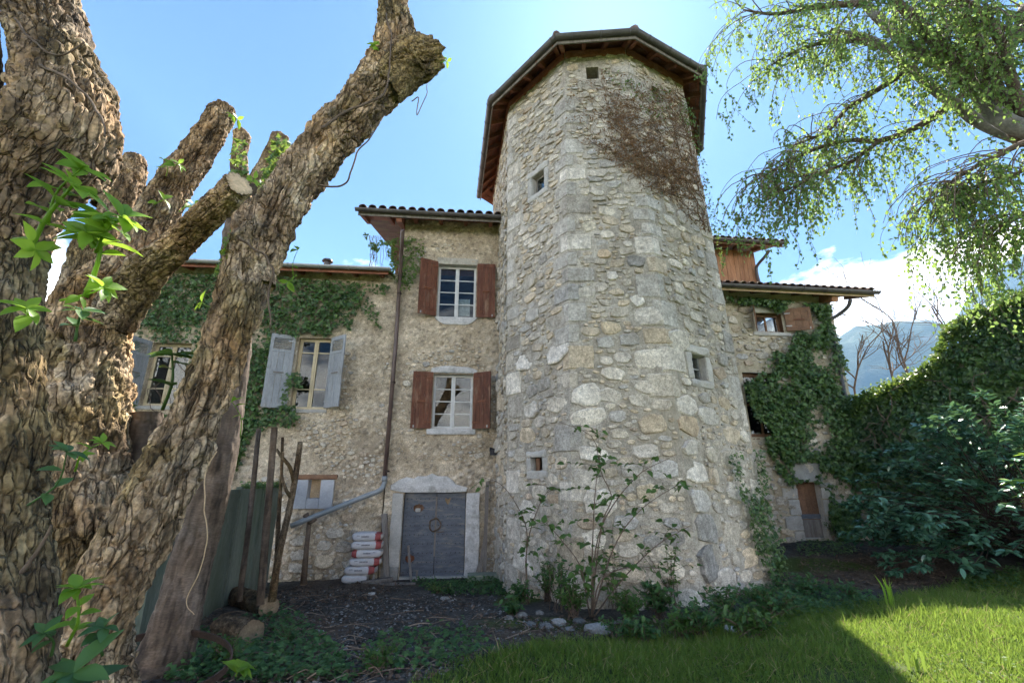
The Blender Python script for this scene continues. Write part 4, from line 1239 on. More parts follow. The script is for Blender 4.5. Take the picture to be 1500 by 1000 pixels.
mb.tube([FR.p(tb[0], tb[1] + .14, .14), FR.p(tb[0], tb[1] + .02, .14)], .068, 12)
mb.build('drain_pipe', MATS['grey_pipe'], house, smooth=True)
b_ = FR.px(445, 850, .42); t_ = FR.px(453, 762, .42)
prop = MB().tube([FR.p(b_[0], b_[1] - .1, .42), FR.p(b_[0] * .5 + t_[0] * .5, (b_[1] + t_[1]) / 2, .43), FR.p(t_[0], t_[1] - .02, .40)], [.075, .055, .05], 8)
prop.tube([FR.p(t_[0] + .0, t_[1] - .02, .42), FR.p(t_[0] - .1, t_[1] + .14, .43)], [.05, .07], 6).tube([FR.p(t_[0], t_[1] - .06, .42), FR.p(t_[0] + .16, t_[1] + .03, .45)], [.045, .03], 6)
o = prop.build('forked_prop', MATS['twig'], smooth=True)
tag(o, 'dark forked stake propping up the sloping grey drain pipe', 'stake')
# lamp bracket by the tower corner
q = FR.px(723, 662, .18)
MB().tube(spline([FR.p(q[0] + .12, q[1] + .1, .0), FR.p(q[0], q[1] + .06, .2), FR.p(q[0] - .05, q[1] - .02, .22)], 8), .018, 6).wbox(FR.p(q[0] + .0, q[1] - .07, .18), (.17, .14, .13), .1).tube([FR.p(q[0] - .1, q[1] + .07, .2), FR.p(q[0] + .1, q[1] + .05, .2)], [.05, .02], 8).build('wall_lamp', MATS['black_iron'], house)
# lower rain pipe in the corner with the tower
a_, b_ = FR.px(736, 700, .15), FR.px(733, 838, .15)
MB().tube([FR.p(a_[0] - .1, a_[1], .12), FR.p(b_[0] - .02, .25, .12)], .06, 10).build('corner_pipe', MATS['pale_zinc'], house, smooth=True)

# ================================================================== HOUSE RIGHT OF THE TOWER
_tr = np.array([math.cos(math.radians(6.5)), math.sin(math.radians(6.5)), 0])
FQ = Frame((8.2, 13.3, 0), _tr, (_tr[1], -_tr[0], 0))
annex = thing('house', (8, 16, .5), 'ivy-draped stone house right of the tower with brown shutters', 'house')
UR = FQ.px(1232, 520)[0]
R1, R2 = omid(1107, 1146, 459, 486, FQ), omid(1094, 1140, 546, 640, FQ)
RD = omid(1172, 1206, 706, 788, FQ)
VE3 = FQ.px(1170, 428, .6)[1]
OPR = [R1, R2, RD]
V, F, U_, V_ = wall_grid(FQ, -4.2, UR, -.2, VE3 + .25, OPR, .05, facade_disp(FQ, 33))
obj('wall', V, F, MATS['rubble_mortar'], annex, np.ones(len(V)), smooth=True)
mb = MB().box(FQ, UR - .4, UR - .02, -.2, VE3 + .2, -8, -.12).box(FQ, -4.2, -3.9, -.2, VE3 + .2, -8, -.12).box(FQ, -3.9, UR - .4, -.2, VE3 + .2, -8, -7.7)
mb.build('side_wall', MATS['rubble_mortar'], annex)
MB().box(FQ, -3.9, UR - .4, 4.6, 4.75, -7.6, -.3).box(FQ, -3.9, UR - .4, 0, VE3, -3, -2.9).build('inner_floor', MATS['room'], annex)
def dens_r(U, V): return U == U
def free_r(U, V):
    ok = (U > -3.6) & (U < UR - .06)
    for o in OPR: ok &= ~((U > o[0] - .1) & (U < o[1] + .1) & (V > o[2] - .12) & (V < o[3] + .15))
    return ok
r = [(FQ, u, v, w, h, key, (w * h) ** .5) for (u, v, w, h, key) in pack(-3.6, UR, .2, VE3 - .1, free_r, [(500, .26, .46, 1.2, 2.2, 0, 8), (1800, .16, .3, 1.2, 2.5, 0, 8), (5000, .09, .18, 1.2, 2.4, 0, 8)], 71)]
lay_stones(r, None, annex, 'stone', 'stone', 73, 250, (.03, .06))
for o in OPR: reveal(FQ, o, annex, .35, 'brown_wood' if o is not RD else 'dressed_stone')
pane_window(FQ, R1, annex, 2, 1, 'brown_wood', -.16, .07, .05)
pane_window(FQ, R2, annex, 2, 2, 'brown_wood', -.16, .1, .06)
MB().rough(FQ, R1[0] - .15, R1[1] + .2, R1[2] - .13, R1[2] - .01, -.2, .05, .02, .06, 5).build('sill', MATS['dressed_stone'], annex)
MB().rough(FQ, R1[0] - .1, R1[1] + .2, R1[3] + .01, R1[3] + .22, -.2, .04, .02, .06, 5).build('lintel', MATS['dressed_stone'], annex)
shutter(annex, FQ, R1[0] - .03, R1[2], R1[3] + .12, .36, -1, 52, 'brown_wood', w0=.05)
shutter(annex, FQ, R1[1] + .06, R1[2] + .02, R1[3] + .14, .72, 1, 22, 'brown_wood', w0=.05, label='brown boarded shutter tilted open under the eave')
MB().rough(FQ, RD[0] - .15, RD[1] + .12, RD[3] + .02, RD[3] + .52, -.2, .06, .03, .06, 4, (.75, .78, .8)).build('lintel', MATS['dressed_stone'], annex)
z = .35
for k in range(5):
    h = [.5, .38, .42, .3, .3][k]
    if z + h > RD[3]: h = RD[3] - z
    if h < .08: break
    MB().rough(FQ, RD[1] + .005, RD[1] + [.62, .42, .6, .4, .5][k], z + .01, z + h - .01, -.3, .05, .025, .06, 4, rg.uniform(.8, 1.05), k).build('jamb', MATS['dressed_stone'], annex)
    MB().rough(FQ, RD[0] - [.3, .5, .32, .46, .3][k], RD[0] - .005, z + .01, z + h - .01, -.3, .05, .03, .06, 4, rg.uniform(.8, 1.0), k + 9).build('jamb', MATS['dressed_stone'], annex)
    z += h
dw = (RD[1] - RD[0]) / 4
dframe = MB().box(FQ, RD[0], RD[1], RD[2] + .48, RD[2] + .60, -.16, -.13).build('door', MATS['door_paint'], annex)
for k in range(4):
    MB().box(FQ, RD[0] + dw * k + .003, RD[0] + dw * (k + 1) - .003, RD[2], RD[3], -.20, -.162, rg.uniform(.7, 1.2)).build('plank', MATS['brown_wood' if True else 'old_wood'], dframe)
MB().box(FQ, RD[0] + .01, RD[1] - .01, RD[2], RD[2] + .46, -.16, -.145).build('kick_board', MATS['old_wood'], dframe)
ur3 = FQ.px(1281, 431, .6)[0]
rp3 = eave(annex, FQ, -3.6, ur3, VE3, .6, .30, 3.4, boards=4, soff='brown_wood', gr_=.085, fascia_m='cut_wood')
MB().beam(rp3(UR - .25, .5, -.17), rp3(UR - .25, -2, -.17), .2, .22).build('eave_beam', MATS['orange_boards'], annex)
q = [FQ.px(1246, 438, .68), FQ.px(1240, 450, .5), FQ.px(1226, 462, .2), FQ.px(1214, 469, .08)]
MB().tube(spline([FQ.p(*a, w) for a, w in zip(q, (.68, .55, .25, .1))], 16), .055, 10).tube([FQ.p(*q[3], .1), FQ.p(q[3][0], .5, .1)], .05, 10).build('downpipe', MATS['zinc'], annex, smooth=True)
# set-back boarded upper storey with its own eave
FU = Frame(FQ.p(0, 0, -2.2), FQ.t, FQ.n)
ub_ = FU.px(1108, 395)[0]; v0_, v1_ = VE3 + .3, FU.px(1100, 362, .5)[1]
MB().box(FU, -5, ub_ - .02, v0_, v1_ + .15, -4, -.05).build('upper_wall', MATS['orange_boards'], annex)
for k in range(14):
    a1 = ub_ - .17 * k
    MB().box(FU, a1 - .162, a1, v0_, v1_ + .12, -.05, rg.uniform(.0, .008), rg.uniform(.75, 1.2)).build('wall_board', MATS['orange_boards'], annex)
ur4 = FU.px(1147, 362, .7)[0]
rp4 = eave(annex, FU, -5, ur4, v1_, .7, .28, 2.5, boards=4, soff='orange_boards', gr_=.08, fascia_m='brown_wood')
q = [FU.px(1127, 366, .75), FU.px(1122, 374, .6), FU.px(1110, 388, .2), FU.px(1108, 396, .1), FU.px(1112, 414, .1)]
MB().tube(spline([FU.p(*a, w) for a, w in zip(q, (.75, .6, .2, .1, .1))], 18), .055, 10).build('upper_downpipe', MATS['zinc'], annex, smooth=True)

# ================================================================== PLANT TOOLS
T_IVY = (np.array([(0, 0, 0), (.22, .5, -.05), (.5, .24, .02), (1, 0, -.10), (.5, -.24, .02), (.22, -.5, -.05)]), np.array([(0, 1, 2), (0, 2, 3), (0, 3, 4), (0, 4, 5)]))
T_OVAL = (np.array([(0, 0, 0), (.3, .24, .05), (.7, .2, .03), (1, 0, -.06), (.7, -.2, .03), (.3, -.24, .05), (.5, 0, -.02)]), np.array([(0, 6, 1), (1, 6, 2), (2, 6, 3), (3, 6, 4), (4, 6, 5), (5, 6, 0)])[:, ::-1])
T_LONG = (T_OVAL[0] * np.array([1, .75, 1]), T_OVAL[1])
T_BIRCH = (np.array([(0, 0, 0), (.35, .36, .04), (1, 0, -.05), (.35, -.36, .04)]), np.array([(0, 2, 1), (0, 3, 2)]))
T_BLADE = (np.array([(0, .5, 0), (0, -.5, 0), (.55, .35, 0), (.55, -.35, 0), (1, 0, 0)]), np.array([(0, 1, 3), (0, 3, 2), (2, 3, 4)]))
def rows_unit(A): return A / (np.linalg.norm(A, axis=1)[:, None] + 1e-9)
def cloud_arrays(tpl, P, D, N, size, rg_, width=None):
    """leaf shapes at points P, pointing along D, facing N"""
    D = rows_unit(D); N = rows_unit(N - D * (N * D).sum(1)[:, None]); B = np.cross(N, D)
    tv, tf = tpl; k = len(tv)
    size = np.broadcast_to(size, (len(P),)); width = size if width is None else np.broadcast_to(width, (len(P),))
    V = (P[:, None] + tv[None, :, :1] * D[:, None] * size[:, None, None] + tv[None, :, 1:2] * B[:, None] * width[:, None, None]
         + tv[None, :, 2:] * N[:, None] * size[:, None, None]).reshape(-1, 3)
    F = (tf[None] + (np.arange(len(P)) * k)[:, None, None]).reshape(-1, 3)
    return V, F, k
def leaf_cloud(name, tpl, P, D, N, size, matn, parent=None, seed=0, width=None, kind='stuff', tone=None):
    rg_ = np.random.default_rng(seed)
    V, F, k = cloud_arrays(tpl, P, D, N, size, rg_, width)
    t = np.clip(rg_.beta(1.6, 2.2, len(P)) if tone is None else tone, 0, 1)
    o = obj(name, V, F, MATS[matn], parent, np.repeat(t, k))
    if kind: o['kind'] = kind
    return o
def rand_dirs(n, rg_): return rows_unit(rg_.normal(0, 1, (n, 3)))
def inpoly(x, y, poly):
    poly = np.asarray(poly, float); c = np.zeros(x.shape, bool); j = len(poly) - 1
    for i in range(len(poly)):
        xi, yi = poly[i]; xj, yj = poly[j]
        c ^= ((yi > y) != (yj > y)) & (x < (xj - xi) * (y - yi) / (yj - yi + 1e-12) + xi); j = i
    return c
def sample_poly(poly, n, rg_, excl=(), nz=None, thr=0.0):
    poly = np.asarray(poly, float); out = np.zeros((0, 2))
    while len(out) < n:
        q = rg_.uniform(poly.min(0), poly.max(0), (n * 2, 2))
        k = inpoly(q[:, 0], q[:, 1], poly)
        for e in excl: k &= ~inpoly(q[:, 0], q[:, 1], e)
        if nz is not None: k &= fbm(np.concatenate([q / nz, 0 * q[:, :1]], 1), 3, 7) + rg_.normal(0, .12, len(q)) > thr
        if k.sum() == 0: break
        out = np.concatenate([out, q[k]])
    return out[:n]
def to_plane(q, fr, w):
    """photo pixels to points standing w in front of a wall plane"""
    a, b = (q[:, 0] - 750) / FPX, -(q[:, 1] - 500) / FPX
    d = np.stack([a, _c - b * _s, _s + b * _c], 1)
    p0 = fr.p0 + fr.n * np.asarray(w)[:, None]
    t = ((p0 - O) @ fr.n if p0.ndim == 1 else ((p0 - O) * fr.n).sum(1)) / (d @ fr.n)
    return O + d * t[:, None]
def hanging(n, nrm, rg_, droop=.75):
    D = rand_dirs(n, rg_) * .8 + np.array([0, 0, -droop]) + nrm * .25
    N = nrm + rand_dirs(n, rg_) * .55 + np.array([0, 0, .3])
    return D, N
LEAFMESH = {}
def leaf_object(kind, p, d, nrm, size, parent, matn, width=1.0):
    key = (kind, matn)
    if key not in LEAFMESH:
        n_ = 6; V = []; x = np.linspace(0, 1, n_)
        prof = {'long': np.sin(math.pi * x ** .85) * .26, 'round': np.sin(math.pi * x ** .7) * .36, 'laurel': np.sin(math.pi * x ** .9) ** .8 * .2}[kind]
        prof[0] = .012; prof[-1] = .004
        for s_ in (1, 0, -1): V += [(x[i], s_ * prof[i], (.35 * prof[i] if s_ else 0) - .22 * x[i] ** 2) for i in range(n_)]
        F = [(r_ * n_ + i, r_ * n_ + i + 1, (r_ + 1) * n_ + i + 1, (r_ + 1) * n_ + i) for r_ in (0, 1) for i in range(n_ - 1)]
        for q in range(3):
            LEAFMESH.setdefault(key, []).append(tri_mesh('leaf', np.array(V), np.array(F)[:, ::-1], MATS[matn], tint=np.full(len(V), .2 + .3 * q), smooth=True))
    me = LEAFMESH[key][rg.integers(3)]
    d = unit(d); nrm = unit(nrm - d * (nrm @ d)); b = np.cross(nrm, d)
    from mathutils import Matrix
    o = bpy.data.objects.new('leaf', me)
    q = p - ORG[parent.name]
    o.matrix_local = Matrix([[d[0] * size, b[0] * size * width, nrm[0] * size, q[0]], [d[1] * size, b[1] * size * width, nrm[1] * size, q[1]], [d[2] * size, b[2] * size * width, nrm[2] * size, q[2]], [0, 0, 0, 1]])
    link(o, parent)
    return o
def sprout(parent, base, tip, nleaf, size, matn, r=.008, kind='long', whorl=True, stem_m=None, bend=.15):
    """a leafy shoot: stem part with leaf sub-parts"""
    base, tip = np.array(base, float), np.array(tip, float)
    L = np.linalg.norm(tip - base); ax = unit(tip - base)
    side = unit(np.cross(ax, rg.normal(0, 1, 3)))
    path = spline([base, (base + tip) / 2 + side * L * bend, tip], 8)
    st = MB().tube(path, np.linspace(r, r * .5, 8), 6, tint=.6).build('sprout', MATS[stem_m or matn], parent, smooth=True)
    for k in range(nleaf):
        s_ = 1.0 if (whorl and k < nleaf * .6) else rg.uniform(.35, .95)
        p = path[min(7, int(s_ * 7))]
        a = k * 2.4 + rg.uniform(-.3, .3)
        u = unit(np.cross(ax, (.3, .2, .9))); v = np.cross(ax, u)
        d = (math.cos(a) * u + math.sin(a) * v) * rg.uniform(.8, 1.2) + ax * rg.uniform(.1, .7) + np.array([0, 0, -.15])
        leaf_object(kind, p, d, ax + np.array([0, 0, .6]) + rg.normal(0, .25, 3), size * rg.uniform(.7, 1.15), st, matn)
    return st

# ================================================================== POLLARD TREES (LEFT FOREGROUND)
def ctrl(px, py, rpx, y):
    p = aty(px, py, y); dep = y * _c + (p[2] - EYE) * _s; return [*p, rpx * dep / FPX * (dep / math.hypot(dep, p[0])) * .86]
def stem(name, pts, parent, m='bark', na=110, step=.016, plate=.075, amp=.028, lump=.05, seed=0, cut=None, ragged=.0, tint=1.0, cut_t=1.0):
    """bark-covered limb: plated relief modelled in the mesh"""
    P = np.array(pts, float)
    L = np.linalg.norm(np.diff(P[:, :3], axis=0), axis=1).sum()
    n_ = max(24, int(L / step)); C = spline(P, n_)
    path, rad = C[:, :3], np.maximum(C[:, 3], .012)
    T, N, B = frames(path)
    s_ = np.concatenate([[0], np.cumsum(np.linalg.norm(np.diff(path, axis=0), axis=1))])
    a = np.arange(na) * 2 * math.pi / na
    A, S = np.meshgrid(a, s_); R = np.broadcast_to(rad[:, None], A.shape)
    dirv = np.cos(A)[..., None] * N[:, None] + np.sin(A)[..., None] * B[:, None]
    base = path[:, None] + dirv * R[..., None]
    rm = rad.mean(); wrap = max(5, int(round(2 * math.pi * rm / plate)))
    warp = fbm(base * 5, 2, seed + 3)
    f1, f2, cid = worley(A / (2 * math.pi) * wrap + .55 * warp, S / (plate * 3.4) + .6 * fbm(base * 4, 2, seed + 9), seed, .95, wrap)
    e = np.clip((f2 - f1 - .05) / .12, 0, 1)
    e = 1 - (1 - e) * np.clip(fbm(base * 6, 2, seed + 21) * 1.8 + .9, .15, 1)
    f1b, f2b, _ = worley(A / (2 * math.pi) * wrap * 2 + .5 * warp, S / (plate * 1.5), seed + 5, .95, wrap * 2)
    e2 = np.clip((f2b - f1b) / .3, 0, 1)
    k = np.clip(R / .18, .25, 1.1)
    cyl = np.stack([np.cos(A) * R, np.sin(A) * R, S * .16], -1)
    fib = fbm(cyl * 34, 3, seed + 11, .65); rdg = 1 - np.abs(fbm(cyl * 11 + .15 * warp[..., None], 3, seed + 12)) * 2.2
    tr = fbm(np.stack([np.cos(A) * R, np.sin(A) * R, S * .38], -1) * 17, 3, seed + 23, .6) * 5 + cid * 1.2; ti = np.floor(tr); tf = tr - ti
    terr = ti + np.clip((tf - .5) / .35 + .5, 0, 1)
    d = (amp * 1.25 * k * (e - .8) + amp * .30 * k * terr + lump * R * 1.1 * fbm(base * 2.6, 3, seed + 1) + amp * .55 * k * fib
         - amp * .5 * k * np.clip(rdg - .75, 0, 1) * 3 + amp * .5 * fbm(base * 30, 2, seed + 2))
    V = (base + dirv * d[..., None])
    if ragged:
        endk = np.clip((S - (s_[-1] - .25)) / .25, 0, 1)
        V = V + (T[:, None] * (endk * ragged * fbm(base * 9, 3, seed + 4))[..., None])
    V = V.reshape(-1, 3)
    i, j = np.meshgrid(np.arange(n_ - 1), np.arange(na), indexing='ij'); i, j = i.ravel(), j.ravel(); j2 = (j + 1) % na
    F = np.stack([i * na + j, i * na + j2, (i + 1) * na + j2, (i + 1) * na + j], 1)
    F = np.concatenate([F[:, [0, 1, 2]], F[:, [0, 2, 3]]])
    capm = None
    end = V[(n_ - 1) * na:]
    c0 = end.mean(0) - T[-1] * (.03 if cut is None else -.0)
    if cut is None:
        V = np.concatenate([V, [c0]]); jj = np.arange(na)
        F = np.concatenate([F, np.stack([(n_ - 1) * na + jj, (n_ - 1) * na + (jj + 1) % na, np.full(na, len(V) - 1)], 1)])
    br_ = np.clip(.62 + .5 * cid + .95 * fbm(cyl * 26, 3, seed + 15, .75), .22, 1.6)
    hue = fbm(base * 1.7, 3, seed + 18); hue2 = fbm(base * 2.3, 3, seed + 19)
    tv = np.stack([br_ * (1 + .16 * hue), br_ * (1 - .02 * hue), br_ * (1 - .30 * hue)], -1)
    ms = np.clip((hue2 - .18) / .2, 0, .5)[..., None] * (1 if m == 'bark' else 0)
    tv = (tv * (1 - ms) + ms * np.array([.50, .55, .30]) * br_[..., None]).reshape(-1, 3) * tint
    if len(V) > len(tv): tv = np.concatenate([tv, [[.5, .45, .4]]])
    o = obj(name, V, F, MATS[m], parent, tv, smooth=True)
    if cut is not None:
        ring = c0 + (end - c0) * .97 + T[-1] * .004
        k2 = len(ring); mid_ = c0 + (ring - c0) * .5 + T[-1] * .008
        VV = np.concatenate([ring, mid_, [c0 + T[-1] * .006]]); jj = np.arange(k2); j2 = (jj + 1) % k2
        FF = np.concatenate([np.stack([jj, j2, k2 + j2], 1), np.stack([jj, k2 + j2, k2 + jj], 1), np.stack([k2 + jj, k2 + j2, np.full(k2, 2 * k2)], 1)])
        tt = np.concatenate([np.full(k2, .85), np.full(k2, 1.3), [1.1]]) * cut_t
        obj('cut_face', VV, FF, MATS['cut_wood'], o if parent is not None else None, tt)
    return o
pollard = thing('pollard_tree', aty(110, 1050, 2.7) * np.array([1, 1, 0]) + np.array([0, 0, .5]), 'massive lopped tree with rough flaking bark and leaning cut limbs', 'tree')
lean = stem('leaning_trunk', [[*q_[:3], q_[3] * .89] for q_ in [ctrl(75, 1190, 150, 2.55), ctrl(85, 1050, 115, 2.6), ctrl(122, 930, 88, 2.65), ctrl(190, 800, 76, 2.75), ctrl(248, 690, 64, 2.85), ctrl(300, 580, 50, 2.95), ctrl(341, 470, 46, 3.05),
              ctrl(374, 375, 50, 3.15), ctrl(412, 300, 46, 3.2), ctrl(470, 222, 43, 3.3), ctrl(525, 160, 42, 3.35), ctrl(566, 108, 44, 3.4), ctrl(580, 60, 36, 3.42), ctrl(577, 18, 30, 3.45), ctrl(578, -6, 24, 3.45)]],
     pollard, na=230, step=.0085, plate=.047, amp=.026, lump=.05, seed=3, ragged=.16)
stem('limb', [ctrl(560, 125, 36, 3.36), ctrl(590, 98, 38, 3.35), ctrl(620, 82, 33, 3.33), ctrl(640, 76, 24, 3.33)], pollard, na=80, plate=.05, amp=.02, seed=8, ragged=.2)
stem('limb', [ctrl(372, 420, 36, 3.12), ctrl(368, 360, 30, 3.1), ctrl(362, 318, 26, 3.1), ctrl(352, 290, 20, 3.1)], pollard, na=70, plate=.06, amp=.02, seed=14, ragged=.12)
near_ = stem('near_trunk', [ctrl(-15, 1150, 150, 1.75), ctrl(-5, 1000, 118, 1.75), ctrl(0, 850, 100, 1.78), ctrl(2, 650, 82, 1.8), ctrl(2, 480, 72, 1.82), ctrl(8, 360, 72, 1.85), ctrl(40, 285, 80, 1.86), ctrl(90, 222, 100, 1.88), ctrl(98, 165, 96, 1.9), ctrl(78, 70, 72, 1.95), ctrl(62, 0, 68, 2.0), ctrl(45, -120, 64, 2.05)],
     pollard, na=200, step=.0085, plate=.036, amp=.022, lump=.10, seed=21, ragged=.1, tint=.72)  # tint puts the shade on this near trunk into its bark colour
stem('limb', [ctrl(20, 330, 60, 1.85), ctrl(-5, 220, 32, 1.84), ctrl(-12, 60, 16, 1.84), ctrl(-16, -120, 15, 1.86)], pollard, na=60, plate=.05, amp=.015, seed=25)
mid_tr = stem('middle_trunk', [ctrl(90, 1120, 150, 3.0), ctrl(105, 950, 110, 3.05), ctrl(115, 800, 108, 3.1), ctrl(112, 660, 100, 3.15), ctrl(116, 540, 92, 3.2), ctrl(140, 450, 72, 3.25), ctrl(196, 385, 42, 3.3), ctrl(224, 325, 38, 3.35), ctrl(262, 262, 33, 3.4), ctrl(298, 212, 28, 3.45), ctrl(322, 172, 24, 3.5), ctrl(328, 158, 18, 3.5)],
     pollard, na=200, step=.009, plate=.048, amp=.028, lump=.11, seed=31, ragged=.1, tint=1.05)
stem('cut_limb', [ctrl(165, 470, 46, 3.2), ctrl(205, 410, 40, 3.1), ctrl(255, 362, 30, 2.95), ctrl(305, 315, 27, 2.78), ctrl(350, 270, 25, 2.58)], pollard, na=130, step=.010, plate=.04, amp=.02, lump=.04, seed=37, cut=True)
stem('limb', [ctrl(120, 470, 50, 3.3), ctrl(140, 380, 44, 3.35), ctrl(172, 310, 32, 3.4), ctrl(190, 258, 29, 3.45), ctrl(196, 232, 22, 3.45)], pollard, na=80, plate=.06, amp=.022, lump=.1, seed=41, ragged=.05)
stem('limb', [ctrl(150, 300, 22, 3.5), ctrl(158, 250, 14, 3.5), ctrl(154, 222, 13, 3.5)], pollard, na=50, plate=.05, amp=.012, seed=44)
stem('stump', [ctrl(170, 900, 40, 3.3), ctrl(195, 720, 34, 3.35), ctrl(210, 640, 33, 3.4), ctrl(214, 606, 30, 3.4)], pollard, m='smooth_bark', na=60, plate=.09, amp=.012, seed=47, cut=True)
# dead creeper stems lying on the trunks
def creeper(parent, pxs, y, r=.008, m='twig', n_=40, name='creeper_stem', w=.02):
    P = np.array([aty(a, b, yy) for (a, b), yy in zip(pxs, np.broadcast_to(y, len(pxs)))])
    P = spline(P, n_); P += fbm(P * 9, 2, 5)[:, None] * np.array([.02, -.01, .02])
    return MB().tube(P, np.linspace(r, r * .6, n_), 6).build(name, MATS[m], parent, smooth=True)
creeper(pollard, [(60, 95), (95, 110), (120, 135), (150, 170), (150, 205)], 1.70, .007)
creeper(pollard, [(20, 30), (60, 70), (90, 80), (125, 60)], 1.72, .006)
creeper(pollard, [(470, 190), (500, 168), (540, 150), (566, 130), (573, 60), (566, 20)], [3.05, 3.08, 3.1, 3.12, 3.15, 3.2], .011)
creeper(pollard, [(350, 350), (385, 372), (398, 400), (392, 440), (396, 480)], 2.9, .009)
creeper(pollard, [(462, 268), (505, 270), (524, 222), (540, 205), (560, 172)], 3.25, .008)
creeper(pollard, [(602, 150), (612, 145), (610, 170), (624, 138), (628, 120)], 3.25, .005)
creeper(pollard, [(318, 660), (302, 690), (300, 745), (304, 790), (290, 840), (272, 880), (284, 900)], [2.75, 2.72, 2.7, 2.72, 2.75, 2.75, 2.75], .0036, 'cut_wood')
creeper(pollard, [(30, 840), (60, 800), (75, 770)], 1.6, .007)
# leafy shoots
sprout(pollard, aty(40, 375, 1.6), aty(106, 272, 1.55), 15, .128, 'fresh_leaf', .011, bend=.05)
sprout(pollard, aty(70, 330, 1.6), aty(118, 248, 1.58), 12, .111, 'fresh_leaf', .006, bend=.1)
sprout(pollard, aty(125, 435, 1.7), aty(150, 322, 1.62), 16, .128, 'fresh_leaf', .011, bend=.05)
sprout(pollard, aty(140, 370, 1.65), aty(178, 318, 1.6), 12, .111, 'fresh_leaf', .006, bend=.1)
sprout(pollard, aty(140, 360, 1.66), aty(128, 340, 1.58), 9, .102, 'fresh_leaf', .005)
sprout(pollard, aty(88, 440, 1.7), aty(150, 420, 1.62), 12, .076, 'fresh_leaf', .005)
sprout(pollard, aty(110, 500, 1.75), aty(120, 455, 1.7), 8, .09, 'dim_leaf', .006)
sprout(pollard, aty(20, 350, 1.6), aty(52, 365, 1.56), 8, .076, 'fresh_leaf', .005)
sprout(pollard, aty(30, 470, 1.6), aty(40, 452, 1.56), 7, .085, 'fresh_leaf', .005)
sprout(pollard, aty(40, 740, 1.6), aty(98, 662, 1.55), 9, .065, 'dim_leaf', .004)
sprout(pollard, aty(110, 690, 1.7), aty(150, 648, 1.66), 9, .051, 'fresh_leaf', .004)
sprout(pollard, aty(98, 945, 1.75), aty(112, 862, 1.7), 16, .072, 'fresh_leaf', .006)
sprout(pollard, aty(75, 960, 1.75), aty(66, 928, 1.7), 7, .075, 'dim_leaf', .005)
sprout(pollard, aty(150, 960, 1.8), aty(152, 918, 1.75), 7, .07, 'dim_leaf', .005)
sprout(pollard, aty(105, 1040, 1.7), aty(108, 985, 1.65), 8, .13, 'dim_leaf', .008)
sprout(pollard, aty(238, 600, 3.1), aty(252, 520, 3.05), 12, .17, 'sapling_leaf', .012)
sprout(pollard, aty(345, 990, 3.3), aty(352, 978, 3.3), 8, .136, 'fresh_leaf', .006, kind='round')
for (a, b), (c_, d_), y, n_ in (((555, 85), (550, 66), 3.2, 7), ((243, 258), (243, 235), 3.2, 5), ((255, 245), (262, 240), 3.2, 5), ((262, 310), (285, 300), 3.25, 5), ((225, 300), (240, 292), 3.2, 4), ((360, 270), (372, 262), 3.0, 5),
                               ((332, 165), (348, 175), 3.4, 5), ((430, 405), (422, 412), 3.0, 3), ((310, 450), (296, 442), 3.2, 4), ((350, 372), (330, 365), 3.0, 4), ((352, 640), (340, 588), 3.6, 8), ((430, 410), (436, 366), 3.3, 3), ((645, 92), (655, 90), 3.3, 5)):
    sprout(pollard, aty(a, b, y), aty(c_, d_, y - .05), n_, .085, 'fresh_leaf', .004)
# ivy on the forked stub behind
second = thing('pollard_tree', gpt(255, 940), 'slimmer smooth-barked pollard behind the leaning trunk, forked and ivy-clad at the top', 'tree')
stem('trunk', [ctrl(232, 985, 62, 5.1), ctrl(252, 930, 47, 5.1), ctrl(270, 860, 41, 5.15), ctrl(292, 780, 38, 5.2), ctrl(316, 680, 35, 5.25), ctrl(332, 580, 33, 5.3), ctrl(343, 480, 32, 5.3), ctrl(350, 390, 32, 5.3), ctrl(362, 320, 34, 5.3), ctrl(372, 280, 26, 5.3)], second, 'smooth_bark', 90, .022, .12, .010, .03, 51)
stem('limb', [ctrl(360, 310, 24, 5.3), ctrl(352, 265, 17, 5.28), ctrl(351, 225, 14, 5.28), ctrl(355, 196, 15, 5.28)], second, 'bark', 50, .02, .06, .016, .06, 53, ragged=.08)
stem('limb', [ctrl(368, 300, 25, 5.3), ctrl(384, 258, 18, 5.28), ctrl(400, 225, 15, 5.27), ctrl(411, 200, 15, 5.27)], second, 'bark', 50, .02, .06, .014, .05, 55, ragged=.05)
r2 = np.random.default_rng(5)
q = np.concatenate([sample_poly([(405, 200), (424, 205), (415, 240), (395, 290), (375, 300), (385, 260)], 260, r2), sample_poly([(330, 340), (372, 320), (385, 400), (365, 470), (320, 470), (318, 400)], 380, r2), sample_poly([(340, 205), (362, 200), (360, 290), (345, 300)], 90, r2)])
P = np.array([aty(a, b, 5.0 + r2.uniform(-.12, .08)) for a, b in q])
D, N = hanging(len(P), np.array([0, -1., 0]), r2, .5)
leaf_cloud('ivy_leaves', T_IVY, P, D, N, r2.uniform(.05, .10, len(P)), 'ivy_light', second, 6)

